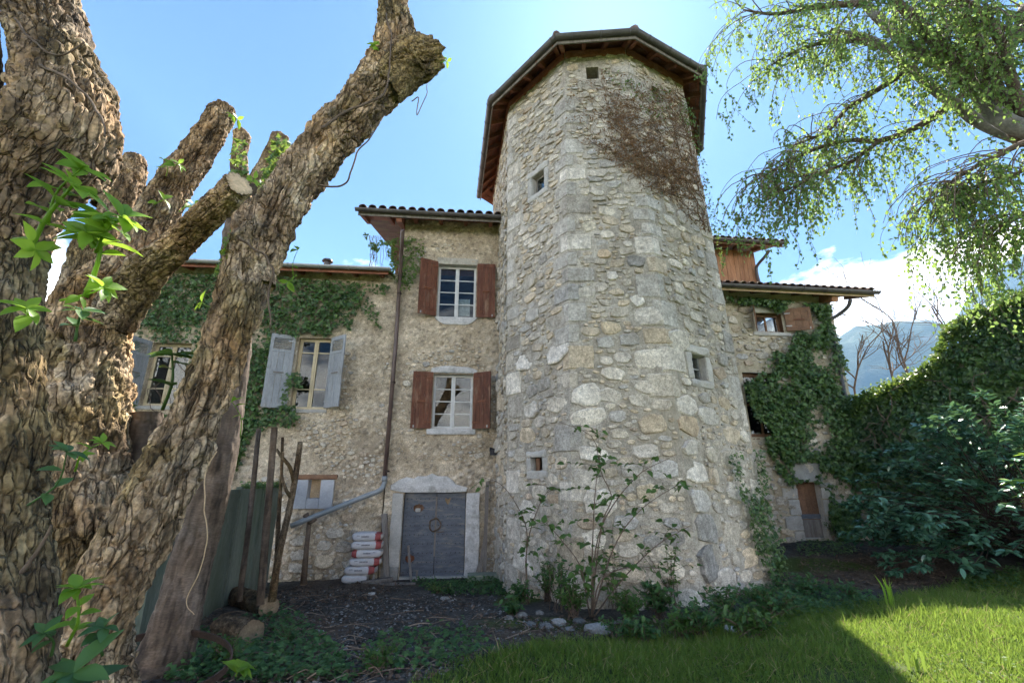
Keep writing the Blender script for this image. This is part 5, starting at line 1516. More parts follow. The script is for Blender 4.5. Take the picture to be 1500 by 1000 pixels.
# ================================================================== BIRCH (RIGHT)
birch = thing('birch_tree', (9.4, 3.0, .5), 'silver birch leaning in from the right with drooping leafy twigs', 'tree')
def bp(px, py, y): return aty(px, py, y)
def limb(pts, r0, r1, m='pale_bark', name='limb', n_=30, seg=9):
    C = spline(np.array(pts), n_); C = C + (fbm(C * 2.2, 2, 4)[:, None] * np.array([.05, .02, .05]))
    return C, MB().tube(C, np.linspace(r0, r1, n_), seg).build(name, MATS[m], birch, smooth=True)
trunkA = [np.array([9.6, 3.0, .3]), np.array([9.0, 3.1, 2.2]), np.array([7.6, 3.5, 4.2]), bp(1500, 190, 4.2), bp(1420, 118, 4.4), bp(1340, 75, 4.6), bp(1262, 0, 4.8), bp(1215, -70, 4.9)]
trunkB = [np.array([7.9, 3.4, 3.8]), bp(1490, 200, 4.6), bp(1395, 150, 4.8), bp(1330, 100, 4.9), bp(1285, 62, 5.0), bp(1215, 45, 5.1)]
limbs = []
for pts, r0, r1, nm in ((trunkA, .125, .045, 'trunk'), (trunkB, .085, .03, 'limb')):
    C, _ = limb(pts, r0, r1, name=nm, n_=60, seg=14); limbs.append((C, .5))
sec = [([bp(1500, 205, 4.3), bp(1455, 130, 4.3), bp(1460, 90, 4.3), bp(1490, 50, 4.3), bp(1500, 10, 4.4)], .10, .05), ([bp(1450, 110, 4.3), bp(1430, 60, 4.2), bp(1410, 0, 4.2)], .06, .03),
       ([bp(1420, 118, 4.4), bp(1370, 60, 4.3), bp(1330, 20, 4.2), bp(1290, -20, 4.1)], .09, .04),
       ([bp(1410, 140, 4.8), bp(1350, 182, 4.9), bp(1290, 205, 5.0), bp(1240, 206, 5.1), bp(1180, 225, 5.2), bp(1110, 262, 5.3)], .05, .012),
       ([bp(1335, 100, 4.9), bp(1280, 135, 5.0), bp(1240, 160, 5.1), bp(1215, 190, 5.2), bp(1160, 215, 5.3)], .045, .012),
       ([bp(1300, 70, 5.0), bp(1240, 60, 5.1), bp(1180, 70, 5.2), bp(1130, 95, 5.3)], .05, .012), ([bp(1262, 5, 4.8), bp(1200, 10, 4.9), bp(1140, 20, 5.0), bp(1090, 15, 5.1)], .05, .012),
       ([bp(1290, 205, 5.0), bp(1250, 235, 5.0), bp(1210, 250, 5.1), bp(1150, 280, 5.2)], .03, .01), ([bp(1540, 215, 4.2), bp(1500, 210, 4.2), bp(1440, 240, 4.4), bp(1390, 270, 4.5)], .05, .012),
       ([bp(1560, 220, 4.2), bp(1500, 250, 4.3), bp(1440, 270, 4.4), bp(1390, 285, 4.5)], .03, .01), ([bp(1560, 270, 4.2), bp(1520, 310, 4.3), bp(1470, 325, 4.4)], .02, .01), ([bp(1500, 175, 4.2), bp(1450, 30, 4.0), bp(1390, -10, 4.0)], .06, .02), ([bp(1500, 60, 4.6), bp(1440, 20, 4.8), bp(1380, -20, 5.0)], .04, .02)]
for k, (pts, r0, r1) in enumerate(sec):
    C, _ = limb(pts, r0, r1, 'smooth_bark', n_=26, seg=7); limbs.append((C, 1.0))
rb = np.random.default_rng(77)
TW, LP, LD = MB(), [], []
starts = []
for C, wt in limbs:
    n_ = int(len(C) * (1.35 if wt == 1 else .15))
    for k in range(n_):
        i = rb.integers(int(len(C) * (.45 if wt < 1 else .15)), len(C)); starts.append((C[i], unit(C[min(i + 1, len(C) - 1)] - C[i - 1])))
for p, ax in starts:
    d = unit(ax * .6 + np.array([-.55, rb.uniform(-.6, .6), rb.uniform(-.5, .6)]) + rb.normal(0, .35, 3))
    L = rb.uniform(.5, 1.25); n_ = 10
    pts = [p]
    for k in range(n_):
        d = unit(d + np.array([0, 0, -.10 - .02 * k]) + rb.normal(0, .10, 3)); pts.append(pts[-1] + d * L / n_)
    pts = np.array(pts); TW.tube(pts, np.linspace(.008, .003, len(pts)), 4, False)
    for j in range(rb.integers(4, 7)):
        q = pts[rb.integers(2, len(pts))].copy(); dd = unit(np.array([rb.normal(0, .5), rb.normal(0, .5), -.5])); Ls = rb.uniform(.2, .65); m_ = int(Ls / .042)
        tw = [q.copy()]
        for k in range(m_):
            dd = unit(dd + np.array([0, 0, -.22]) + rb.normal(0, .12, 3)); q = q + dd * .042; tw.append(q.copy())
            if rb.random() < .94: LP.append(q + rb.normal(0, .012, 3)); LD.append(dd + rb.normal(0, .8, 3) + np.array([0, 0, -.5]))
        TW.tube(np.array(tw), .0022, 3, False)
TW.build('twigs', MATS['twig'], birch)['kind'] = 'stuff'
LP, LD = np.array(LP), np.array(LD)
print('birch leaves', len(LP))
leaf_cloud('foliage', T_BIRCH, LP, LD, rand_dirs(len(LP), rb) + np.array([0, 0, .4]), rb.uniform(.036, .066, len(LP)), 'birch_leaf', birch, 8)

# ================================================================== IVY AND WALL CREEPERS
r3 = np.random.default_rng(12)
# left wing ivy
poly = [(195, 398), (300, 400), (420, 405), (572, 416), (566, 428), (545, 432), (528, 446), (518, 462), (515, 488), (498, 470), (478, 492), (455, 486), (430, 492), (412, 486), (398, 500), (388, 560), (378, 600), (362, 622), (350, 660), (338, 700), (310, 725), (190, 725)]
ex = [[(206, 500), (285, 500), (268, 606), (196, 606)], [(404, 502), (428, 500), (408, 596), (384, 594)]]
ivy1 = thing('wall_ivy', FR.p(-5.4, 0.0, .2), 'dark ivy sheet under the eave of the shuttered wing', 'ivy')
q = sample_poly(poly, 10500, r3, ex, 55, -.45)
q = np.concatenate([q, sample_poly([(388, 596), (428, 590), (440, 612), (425, 626), (395, 622), (365, 640), (345, 690), (335, 690), (350, 620)], 520, r3), sample_poly([(420, 545), (440, 545), (440, 566), (424, 570), (418, 596), (410, 600)], 130, r3),
                    sample_poly([(520, 440), (545, 436), (556, 460), (560, 480), (552, 478), (535, 460)], 70, r3)])
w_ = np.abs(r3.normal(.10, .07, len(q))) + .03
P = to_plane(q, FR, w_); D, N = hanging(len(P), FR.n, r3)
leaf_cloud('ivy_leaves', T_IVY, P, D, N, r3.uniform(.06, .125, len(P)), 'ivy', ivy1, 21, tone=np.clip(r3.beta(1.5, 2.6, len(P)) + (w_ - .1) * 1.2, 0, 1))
mb = MB()
for k in range(26):
    a0 = sample_poly(poly, 60, r3, ex)[0]; pts = [a0]
    for j in range(12): pts.append(pts[-1] + np.array([r3.normal(0, 5), -r3.uniform(3, 10)]))
    pts = np.array(pts); pts = pts[pts[:, 1] > 408]
    if len(pts) > 3: mb.tube(to_plane(pts, FR, np.full(len(pts), .04)), .009, 4, False)
mb.build('ivy_stems', MATS['twig'], ivy1)['kind'] = 'stuff'
ivy2 = thing('wall_ivy', FR.p(*FR.px(600, 400), .1), 'light green ivy tuft hanging by the top of the brown downpipe', 'ivy')
q = np.concatenate([sample_poly([(596, 345), (622, 348), (618, 400), (606, 410), (594, 404), (588, 412), (575, 412), (570, 395), (574, 350)], 380, r3), sample_poly([(528, 338), (560, 352), (580, 352), (578, 405), (568, 402), (556, 372), (540, 360)], 240, r3, (), 14, .0), sample_poly([(588, 405), (612, 400), (600, 425), (585, 425)], 60, r3)])
P = to_plane(q, FR, np.where(q[:, 0] < 572, .35, .08) + np.abs(r3.normal(0, .05, len(q)))); D, N = hanging(len(P), FR.n, r3)
leaf_cloud('ivy_leaves', T_IVY, P, D, N, r3.uniform(.05, .10, len(P)), 'ivy_light', ivy2, 22)
mb = MB()
for k in range(14):
    x0 = r3.uniform(535, 585); pts = np.array([(x0 + r3.normal(0, 2), 345 + j * r3.uniform(4, 7)) for j in range(9)])
    mb.tube(to_plane(pts, FR, np.full(len(pts), .35)), .006, 4, False)
mb.build('ivy_stems', MATS['twig'], ivy2)['kind'] = 'stuff'

# right house ivy
ivy3 = thing('wall_ivy', FQ.p(1.2, .6, .2), 'thick green ivy climbing the stone house right of the tower', 'ivy')
polyR = [(1168, 482), (1190, 490), (1200, 476), (1214, 462), (1226, 490), (1236, 520), (1248, 550), (1262, 800), (1232, 790), (1216, 760), (1211, 715), (1192, 702), (1172, 704), (1160, 690), (1146, 668), (1128, 648), (1120, 640), (1135, 632), (1110, 612), (1098, 590), (1092, 562), (1112, 548), (1122, 520), (1138, 512), (1152, 520), (1160, 498)]
q = sample_poly(polyR, 9500, r3, [[(1094, 610), (1125, 620), (1122, 640), (1100, 640)], [(1160, 675), (1200, 675), (1198, 702), (1164, 702)], [(1172, 708), (1206, 708), (1212, 792), (1180, 792)]], 40, -.30)
q = np.concatenate([q, sample_poly([(1062, 432), (1218, 446), (1216, 462), (1200, 470), (1196, 455), (1168, 440), (1150, 452), (1140, 458), (1125, 446), (1070, 442)], 1300, r3, (), 30, -.25), sample_poly([(1122, 640), (1140, 640), (1135, 668), (1160, 695), (1172, 704), (1160, 712), (1140, 690), (1125, 660)], 300, r3)])
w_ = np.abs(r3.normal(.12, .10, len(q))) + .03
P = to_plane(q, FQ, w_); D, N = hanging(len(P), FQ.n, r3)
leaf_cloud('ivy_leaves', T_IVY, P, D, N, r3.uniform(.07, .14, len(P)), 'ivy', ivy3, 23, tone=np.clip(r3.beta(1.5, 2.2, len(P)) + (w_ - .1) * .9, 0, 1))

# garden wall swallowed by ivy
ga, gb = FQ.p(UR - .15, 0, .1), np.array([14.2, 9.6, 0])
FG = Frame(ga * np.array([1, 1, 0]), gb - ga, np.cross(unit((gb - ga) * np.array([1, 1, 0])), (0, 0, 1)))
if FG.n[1] > 0: FG.n = -FG.n
prof = [(1246, 600), (1275, 584), (1310, 570), (1345, 556), (1370, 538), (1384, 492), (1420, 474), (1460, 456), (1500, 440), (1560, 410)]
pu = np.array([FG.px(*a) for a in prof])
Lw = np.linalg.norm((gb - ga)[:2])
gwall = thing('garden_wall', FG.p(Lw / 2, .45), 'high garden wall buried under a dark ivy blanket', 'garden wall')
us = np.linspace(0, Lw + .0, 40); tops = np.interp(us, pu[:, 0], pu[:, 1]) - .35
mb = MB()
V = np.concatenate([FG.p(us, 0 * us, -.0), FG.p(us, tops, -.0), FG.p(us, tops, -.45), FG.p(us, 0 * us, -.45)]); n_ = len(us); F = []
for r_ in range(3): F += [(r_ * n_ + i, r_ * n_ + i + 1, (r_ + 1) * n_ + i + 1, (r_ + 1) * n_ + i) for i in range(n_ - 1)]
mb.add(V, np.array(F)); mb.build('wall', MATS['rubble_mortar'], gwall)
n_ = 30000
u = r3.uniform(-.1, Lw + .2, n_); tp = np.interp(u, pu[:, 0], pu[:, 1])
v = .3 + (tp + .12 * fbm(np.stack([u * 2.2, 0 * u, 0 * u], 1), 3, 6) - .3) * r3.uniform(0, 1, n_) ** .8
bul = .18 + .75 * np.clip(fbm(np.stack([u * 1.1, v * 1.1, 0 * u], 1), 3, 2) + .2, 0, 1) + .2 * np.clip(v / tp, 0, 1)
w_ = bul * r3.uniform(.25, 1.0, n_)
gs_ = r3.uniform(.05, .15, n_) * (.7 + .6 * np.clip(fbm(np.stack([u * .9, v * .9, 0 * u + 4], 1), 2, 9) + .5, 0, 1))
topm = r3.random(n_) < .16
v = np.where(topm, tp + r3.normal(.02, .09, n_), v); w_ = np.where(topm, r3.uniform(-.75, .6, n_), w_)
P = FG.p(u, v, w_); D, N = hanging(n_, FG.n, r3, .6)
N[topm] = np.array([0, 0, 1.]) + rand_dirs(topm.sum(), r3) * .7; D[topm] = rand_dirs(topm.sum(), r3)
leaf_cloud('ivy_leaves', T_IVY, P, D, N, gs_, 'ivy', gwall, 24, tone=np.clip(r3.beta(1.3, 2.2, n_) + .5 * fbm(np.stack([u * 1.4, v * 1.4, 0 * u], 1), 3, 14), 0, 1))
# paler leaves along the top, its sunlit edge put into their colour
n_ = 6500
u = r3.uniform(pu[0, 0], Lw + .1, n_); tp = np.interp(u, pu[:, 0], pu[:, 1])
w0_ = r3.uniform(-.3, .55, n_); P = FG.p(u, tp + r3.normal(.04, .13, n_) - .25 * np.clip(w0_, 0, 1), w0_)
leaf_cloud('sunlit_top_leaves', T_OVAL, P, rand_dirs(n_, r3), rand_dirs(n_, r3) + np.array([0, 0, .8]), r3.uniform(.06, .12, n_), 'ivy_light', gwall, 25)
mb = MB()
for k in range(30):
    u0 = r3.uniform(.2, Lw); pts = [np.array([u0, r3.uniform(1, 3.5)])]
    for j in range(10): pts.append(pts[-1] + np.array([r3.normal(0, .12), r3.uniform(-.05, .3)]))
    pts = np.array(pts); mb.tube(FG.p(pts[:, 0], pts[:, 1], .62 + .02 * np.sin(np.arange(len(pts)))), .010, 4, False)
mb.build('ivy_stems', MATS['twig'], gwall)['kind'] = 'stuff'

# dry creeper fanning over the top of the tower
def tower_hit(q, w=.03):
    out, ok = [], []
    for a, b in q:
        hit = None
        for f in (CD, DE, BC):
            u, v = f.px(a, b)
            if abs(u) <= f.half(v) + .02 and v < TZ: hit = f.p(u, v, w); nn = f.n; break
        out.append(hit if hit is not None else np.zeros(3)); ok.append(hit is not None)
    return np.array(out), np.array(ok)
vine = thing('dry_creeper', DE.p(.6, 7.5, .05), 'leafless brown creeper fanning across the upper tower', 'creeper')
mb = MB(); LPv = []
VREG = [(824, 116), (850, 98), (930, 95), (1000, 140), (1020, 225), (1044, 348), (1012, 334), (962, 290), (930, 265), (880, 238), (836, 208)]
budget = [0]
def grow(p, ang, r, n_, depth):
    pts = [np.array(p, float)]
    for k in range(n_):
        ang += r3.normal(0, .22) + .02 * math.sin(k)
        q_ = pts[-1] + 4.5 * np.array([math.cos(ang), -math.sin(ang)])
        qq = q_ + r3.normal(0, 9, 2)
        if not inpoly(qq[:1], qq[1:2], VREG)[0]: break
        pts.append(q_)
    if len(pts) < 3: return
    pts = np.array(pts); P, ok = tower_hit(pts, r3.uniform(.025, .05)); P = P[ok]; budget[0] += len(pts)
    if len(P) < 3: return
    mb.tube(P + r3.normal(0, .006, P.shape), np.linspace(r, r * .5, len(P)), 4, False, r3.uniform(.7, 1.3))
    for j in range(1, len(P)):
        LPv.extend([P[j] + r3.normal(0, .045, 3) * np.array([1, .3, 1]) + CD.n * .02 for _ in range(r3.integers(0, 3))])
        if depth and r3.random() < .30 and budget[0] < 5200: grow(pts[min(j, len(pts) - 1)], ang + r3.choice([-1, 1]) * r3.uniform(.4, 1.1), r * .6, int(n_ * r3.uniform(.3, .6)), depth - 1)
for k in range(46):
    t0 = r3.uniform(0, 1.5); s0 = np.array([1038 - 26 * t0, 346 - 130 * t0]) + r3.normal(0, 3, 2) - np.array([4, 4])
    grow(s0, math.radians(r3.uniform(98, 152)), .012, int(r3.uniform(25, 62)), 2)
mb.build('creeper_stems', MATS['dry_vine'], vine)['kind'] = 'stuff'
LPv = np.array(LPv)
leaf_cloud('withered_leaves', T_OVAL, LPv, rand_dirs(len(LPv), r3), rand_dirs(len(LPv), r3) + CD.n, r3.uniform(.025, .06, len(LPv)), 'dry_creeper_leaf', vine, 26)
# green fringe creeping round the right edge of the tower
q = np.concatenate([sample_poly([(985, 150), (1000, 150), (1016, 215), (1010, 220)], 160, r3), sample_poly([(1018, 230), (1030, 235), (1045, 340), (1034, 345)], 150, r3), sample_poly([(875, 100), (985, 135), (1008, 190), (960, 180)], 260, r3, (), 12, .05)])
P, ok = tower_hit(q, .06); P = P[ok] + r3.normal(0, .03, (ok.sum(), 3))
e_ = np.array([TF[4].p(-TF[4].half(z) + r3.uniform(0, .15), z, .06 + r3.uniform(0, .12)) for z in r3.uniform(6.6, 10.8, 320)])
P = np.concatenate([P, e_]); D, N = hanging(len(P), DE.n, r3)
leaf_cloud('green_leaves', T_IVY, P, D, N, r3.uniform(.03, .07, len(P)), 'ivy_light', vine, 27)
# ivy trailing down the right foot of the tower
ivy4 = thing('wall_ivy', DE.p(.9, .4, .1), 'trailing ivy strand hanging down the right foot of the tower', 'ivy')
q = np.concatenate([sample_poly([(1092, 735), (1108, 700), (1122, 745), (1140, 800), (1152, 860), (1125, 850), (1105, 810), (1090, 770)], 900, r3), sample_poly([(1058, 668), (1072, 660), (1080, 710), (1096, 740), (1088, 752), (1072, 715)], 130, r3), sample_poly([(1098, 655), (1112, 665), (1124, 720), (1110, 710)], 110, r3)])
P, ok = tower_hit(q, .08)
P2 = np.where(ok[:, None], P, to_plane(q, Frame(DE.p(.95, 1.5, .05), DE.t, DE.n), np.full(len(q), .05)))
P2 = P2 + DE.n * np.abs(r3.normal(.0, .08, len(P2)))[:, None]; D, N = hanging(len(P2), DE.n, r3)
leaf_cloud('ivy_leaves', T_IVY, P2, D, N, r3.uniform(.04, .085, len(P2)), 'ivy', ivy4, 28)

# ================================================================== LAUREL
lz = .5
laurel = thing('laurel_shrub', (10.0, 9.4, lz), 'broad glossy dark-leaved shrub in front of the ivy wall', 'shrub')
rl = np.random.default_rng(91); mbt = MB(); leaves = []
cz = np.array([10.0, 9.5, .75])
for k in range(330):
    th = rl.uniform(0, 2 * math.pi); el = rl.uniform(-.10, 1.35) if k % 3 else rl.uniform(-.12, .35)
    tgt = cz + np.array([math.cos(th) * math.cos(el) * 3.0, math.sin(th) * math.cos(el) * 1.9, .1 + math.sin(el) * 2.9 * rl.uniform(.8, 1.05)])
    tgt = cz + (tgt - cz) * rl.uniform(.72, 1.03)
    b = cz + np.array([rl.normal(0, .3), rl.normal(0, .25), 0])
    path = spline(np.array([b, (b + tgt) / 2 + np.array([0, 0, .35]), tgt, tgt + unit((tgt - b) * np.array([1, 1, .2])) * .35 + np.array([0, 0, -.03])]), 22)
    mbt.tube(path[2:], np.linspace(.011, .003, 20), 5, False, .3)
    for j in range(8, 22):
        for s_ in (1, -1, 0, 1, -1):
            if rl.random() < .22: continue
            ax = unit(path[min(j + 1, 21)] - path[j - 1]); sd = unit(np.cross(ax, (0, 0, 1)))
            if s_ == 0:
                if j < 19: continue
                d = ax + rl.normal(0, .35, 3)
            else: d = ax * .75 + sd * s_ + rl.normal(0, .3, 3) + np.array([0, 0, -.05])
            leaves.append((path[j] + rl.normal(0, .02, 3), d, np.array([0, 0, 1.]) + rl.normal(0, .28, 3), rl.uniform(.11, .19)))
mbt.build('branches', MATS['twig'], laurel)['kind'] = 'stuff'
def seen(p):
    d = p - O; z_ = d[1] * _c + d[2] * _s
    return 750 + FPX * d[0] / z_, 500 - FPX * (-d[1] * _s + d[2] * _c) / z_
leaves.sort(key=lambda q: np.linalg.norm(q[0] - O) + (0 if seen(q[0])[0] < 1495 else 50))
for p, d, n_, s_ in leaves[:280]: leaf_object('laurel', p, d, n_, s_, laurel, 'laurel')
L_ = leaves[280:]
leaf_cloud('foliage', T_OVAL, np.array([q[0] for q in L_]), np.array([q[1] for q in L_]), np.array([q[2] for q in L_]), np.array([q[3] for q in L_]), 'laurel', laurel, 31)
print('laurel leaves', len(leaves))
# paler shoot at the right edge
lau2 = thing('laurel_shrub', gpt(1520, 830), 'sunlit pale laurel shoot at the right edge', 'shrub')
for k in range(7):
    b = aty(1520 + rl.uniform(-10, 40), 830, 8.2); t = aty(1490 + rl.uniform(-12, 40), 660 + k * 10 + rl.uniform(-12, 20), 8.0)
    sprout(lau2, b, t, 14, .17, 'fresh_leaf' if k % 2 else 'laurel', .012, 'laurel', True, 'twig')

# bare tree behind the garden wall
bare = thing('bare_tree', (12.5, 17.5, .4), 'leafless dark tree rising behind the ivy-covered wall', 'tree')
mbb = MB(); rbb = np.random.default_rng(4)
def twigrec(p, d, L, r, depth):
    n_ = 8; pts = [p]
    for k in range(n_):
        d = unit(d + rbb.normal(0, .10, 3) + np.array([0, 0, .03])); pts.append(pts[-1] + d * L / n_)
    pts = np.array(pts); mbb.tube(pts, np.linspace(r, r * .55, n_ + 1), 5, False)
    if depth:
        for k in range(4 if depth > 1 else 5):
            i = rbb.integers(2, n_ + 1); nd = unit(d + rbb.normal(0, .55, 3) * np.array([1, .6, .7])); twigrec(pts[i], nd, L * rbb.uniform(.45, .75), r * .55, depth - 1)
for (a, b), (c_, d_) in (((1262, 640), (1245, 560)), ((1310, 600), (1300, 520)), ((1335, 600), (1345, 500)), ((1395, 560), (1420, 460))):
    p0, p1 = aty(a, b, 17.0), aty(c_, d_, 17.0)
    base = np.array([p0[0], 17.0, .3]); mbb.tube(np.array([base, p0]), [.07, .05], 6, False)
    twigrec(p0, unit(p1 - p0), np.linalg.norm(p1 - p0) * 1.4, .05, 3)
mbb.build('branches', MATS['twig'], bare)['kind'] = 'stuff'

# ================================================================== YARD CLUTTER
# concrete fence running from the house towards the pollard trees
fa_, fb_ = gpt(196, 962), gpt(392, 858)
FC = Frame(fa_ * np.array([1, 1, 0]), (fb_ - fa_) * np.array([1, 1, 0]), np.cross(unit((fb_ - fa_) * np.array([1, 1, 0])), (0, 0, 1)))
Lf = np.linalg.norm((fb_ - fa_)[:2])
fence = thing('concrete_fence', FC.p(Lf / 2, .1), 'weathered green-stained concrete panel fence behind the pollards', 'fence')
npan = 4
for k in range(npan):
    a0, a1 = Lf * k / npan, Lf * (k + 1) / npan
    MB().rough(FC, a0 + .05, a1 - .05, -.2, 2.02, -.05, .0, .006, .12, 4, rg.uniform(.8, 1.1), k, .01).build('panel', MATS['concrete'], fence)
    MB().rough(FC, a0 - .05, a0 + .05, -.2, 2.06, -.07, .025, .006, .12, 4, rg.uniform(.8, 1.05), k + 20, .01).build('post', MATS['concrete'], fence)
r4 = np.random.default_rng(31)
n_ = 900
P = FC.p(r4.uniform(Lf * .55, Lf * 1.02, n_), 2.02 + np.abs(r4.normal(0, .05, n_)), r4.uniform(-.12, .06, n_)); D, N = hanging(n_, np.array([0, -.3, 1.]), r4, .3)
o = leaf_cloud('ivy_tuft', T_IVY, P, D, N, r4.uniform(.03, .07, n_), 'ivy', None, 41, kind=None)
tag(o, 'low ivy mat growing along the top of the concrete fence', 'ivy')

# lopped young stems standing by the fence
def pole(pts, label, m='smooth_bark', branches=(), na=22):
    P = [ctrl(*q) for q in pts]
    base = np.array(P[0][:3])
    t = thing('cut_pole', base, label, 'tree stem', 'lopped stems by the concrete fence')
    P = [[*q[:3], q[3] * .68] for q in P]
    stem('stem', P, t, m, na, .03, .09, .008, .03, int(abs(pts[0][0])), cut=True, tint=.75 if m != 'bark' else .45, cut_t=.7)
    for b in branches: stem('branch', [ctrl(*q) for q in b], t, m, 12, .03, .06, .004, .03, int(b[0][0]), cut=True, tint=.45)
    return t
pole([(350, 880, 8, 7.6), (362, 790, 7.5, 7.6), (372, 700, 7, 7.6), (379, 628, 6.5, 7.6)], 'thin lopped stem nearest the concrete fence')
pole([(381, 885, 11, 7.4), (388, 800, 10, 7.4), (396, 700, 9, 7.4), (402, 626, 8.5, 7.4)], 'thickest of the lopped stems, standing upright in the middle')
pole([(398, 880, 11, 7.8), (409, 810, 9, 7.8), (424, 745, 8.5, 7.8), (434, 690, 7.5, 7.8), (440, 647, 6.5, 7.8)], 'knotty lopped stem with curved side branches, nearest the house', 'bark',
     [[(432, 712, 4, 7.8), (425, 685, 3.5, 7.75), (412, 668, 3, 7.7), (405, 658, 2.5, 7.7)], [(428, 730, 4, 7.8), (418, 715, 3, 7.7), (412, 690, 2.5, 7.7), (415, 662, 2, 7.7)], [(405, 840, 5, 7.8), (408, 760, 4, 7.9), (412, 700, 3, 7.9), (414, 640, 2.5, 7.9)]])

# cement bags
def bag(c, size, rz, i, flip, label):
    t = thing('cement_bag', c, label, 'bag', 'stack of cement bags')
    L, Wd, H = size; nu_, nv_ = 36, 22
    ca, sa = math.cos(rz), math.sin(rz); V, S = [], []
    uu, vv = np.linspace(0, 2 * math.pi, nu_, endpoint=False), np.linspace(-math.pi / 2, math.pi / 2, nv_)
    U, Vv = np.meshgrid(uu, vv, indexing='ij')
    def se(w, m_): return np.sign(w) * np.abs(w) ** m_
    x = L / 2 * se(np.cos(Vv), .28) * se(np.cos(U), .30); y = Wd / 2 * se(np.cos(Vv), .4) * se(np.sin(U), .35); z = H / 2 * se(np.sin(Vv), .62)
    z *= (1 - .35 * (np.abs(x) / (L / 2)) ** 6)
    pz = np.stack([x, y, z], -1)
    z = z + .012 * fbm(pz * 9 + i * 7, 3, i); x = x + .012 * fbm(pz * 7 + i * 5, 2, i + 3)
    def place(x, y, z): return np.stack([c[0] + x * ca - y * sa, c[1] + x * sa + y * ca, c[2] + H / 2 + z], -1)
    P = place(x, y, z).reshape(-1, 3)
    ii, jj = np.meshgrid(np.arange(nu_), np.arange(nv_ - 1), indexing='ij'); ii, jj = ii.ravel(), jj.ravel()
    F = np.stack([ii * nv_ + jj, ((ii + 1) % nu_) * nv_ + jj, ((ii + 1) % nu_) * nv_ + jj + 1, ii * nv_ + jj + 1], 1)
    sgn = -1 if flip else 1
    xc = (x.reshape(-1)[F].mean(1)) * sgn / (L / 2)
    red = (xc > .58) & (xc < .93)
    obj('paper_sack', P, F[~red], MATS['bag_paper'], t, tint=np.ones(len(P)), smooth=True)
    if i < 5:
        used, inv = np.unique(F[red], return_inverse=True)
        obj('red_band', P[used], inv.reshape(-1, 4), MATS['red_print'], t, tint=np.ones(len(used)), smooth=True)
        # printed lines on the long edge facing the yard
        mb = MB()
        for row, (x0, x1, zz, hh) in enumerate(((-.30, .18, .012, .026), (-.62, -.44, .030, .014))):
            xx = x0
            while xx < x1:
                w_ = rg.uniform(.018, .045)
                V = place(np.array([xx * L / 2 * sgn, (xx + w_) * L / 2 * sgn, (xx + w_) * L / 2 * sgn, xx * L / 2 * sgn]), np.full(4, -Wd / 2 - .006 + .0), np.array([zz - hh / 2, zz - hh / 2, zz + hh / 2, zz + hh / 2]))
                mb.add(V, [(0, 1, 2, 3)]); xx += w_ + .018
        mb.build('print', MATS['dark_print'], t)['kind'] = 'stuff'
ub0, _ = FR.px(532, 845, .35)
lab = ['topmost white cement bag with red right end', 'second white cement bag from the top of the stack', 'third white cement bag from the top, red band at its left end', 'fourth white cement bag from the top', 'fifth white cement bag from the top, shifted left', 'bottom white cement bag lying on the ground']
gb_ = float(gz(*FR.p(ub0, 0, .3)[:2])) - .02
zs = gb_
for k in range(6):
    i = 5 - k; L = [.66, .68, .67, .68, .68, .68][i]; off = [.03, .04, .05, .03, -.05, -.1][i]
    H = .182
    bag(FR.p(ub0 + off, zs, .34 + rg.uniform(-.02, .02)), (L, .42, H), math.radians(5.5) + rg.uniform(-.06, .06), i, i == 2, lab[i])
    zs += H - .012

# boards and posts round the door
def board(a, b, y_w0, y_w1, w, th, m, label, cat='board', grp=None):
    p, q = FR.p(*FR.px(*a, y_w0), y_w0), FR.p(*FR.px(*b, y_w1), y_w1)
    p[2] = float(gz(p[0], p[1])) - .03
    mb = MB(); t = unit(q - p); n_ = FR.n; u = unit(np.cross(n_, t))
    f = Frame(p, t, unit(np.cross(t, u)), u)
    mb.rough(f, 0, np.linalg.norm(q - p), -w / 2, w / 2, -th / 2, th / 2, .008, .08, 5, 1.0, int(a[0]), .008)
    o = mb.build('wood_board' if cat == 'board' else 'wood_post', MATS[m]); return tag(o, label, cat, grp)
board((567, 846), (563, 752), .22, .12, .13, .09, 'old_wood', 'grey weathered post standing between cement bags and door', 'post')
board((603, 846), (598, 798), .25, .02, .06, .025, 'old_wood', 'short pale board leaning on the left leaf of the double door')
board((610, 846), (611, 834), .22, .12, .05, .03, 'old_wood', 'little stub of board at the foot of the double door')
board((709, 842), (714, 705), .3, .1, .09, .05, 'old_wood', 'tall grey split post leaning in the corner by the tower', 'post')
board((700, 842), (712, 778), .34, .2, .08, .03, 'old_wood', 'shorter grey board propped before the corner post')
board((693, 842), (708, 808), .4, .22, .04, .025, 'old_wood', 'thin slat slanting against the right door jamb')
p = FR.p(*FR.px(712, 852, .5), .5); p[2] = float(gz(p[0], p[1]))
o = MB().rough(Frame(p, FR.t, FR.n), -.42, .40, -.1, .13, -.22, .22, .015, .06, 4, (.55, .62, .5)).build('step_slab', MATS['dressed_stone']); tag(o, 'mossy grey stone slab lying by the tower corner', 'slab')
p = gpt(552, 853)
o = MB().rough(Frame(p, (.8, .6, 0), (.6, -.8, 0)), -.35, .35, -.02, .08, -.06, .06, .01, .06, 5, .9).build('wood_block', MATS['old_wood']); tag(o, 'squared grey timber lying in front of the post', 'timber')
p = gpt(575, 856)
o = MB().rough(Frame(p, (1, .1, 0), (.1, -1, 0)), -.5, .5, -.01, .05, -.05, .05, .01, .06, 5, .9).build('wood_block', MATS['old_wood']); tag(o, 'flat grey batten lying before the door', 'timber')

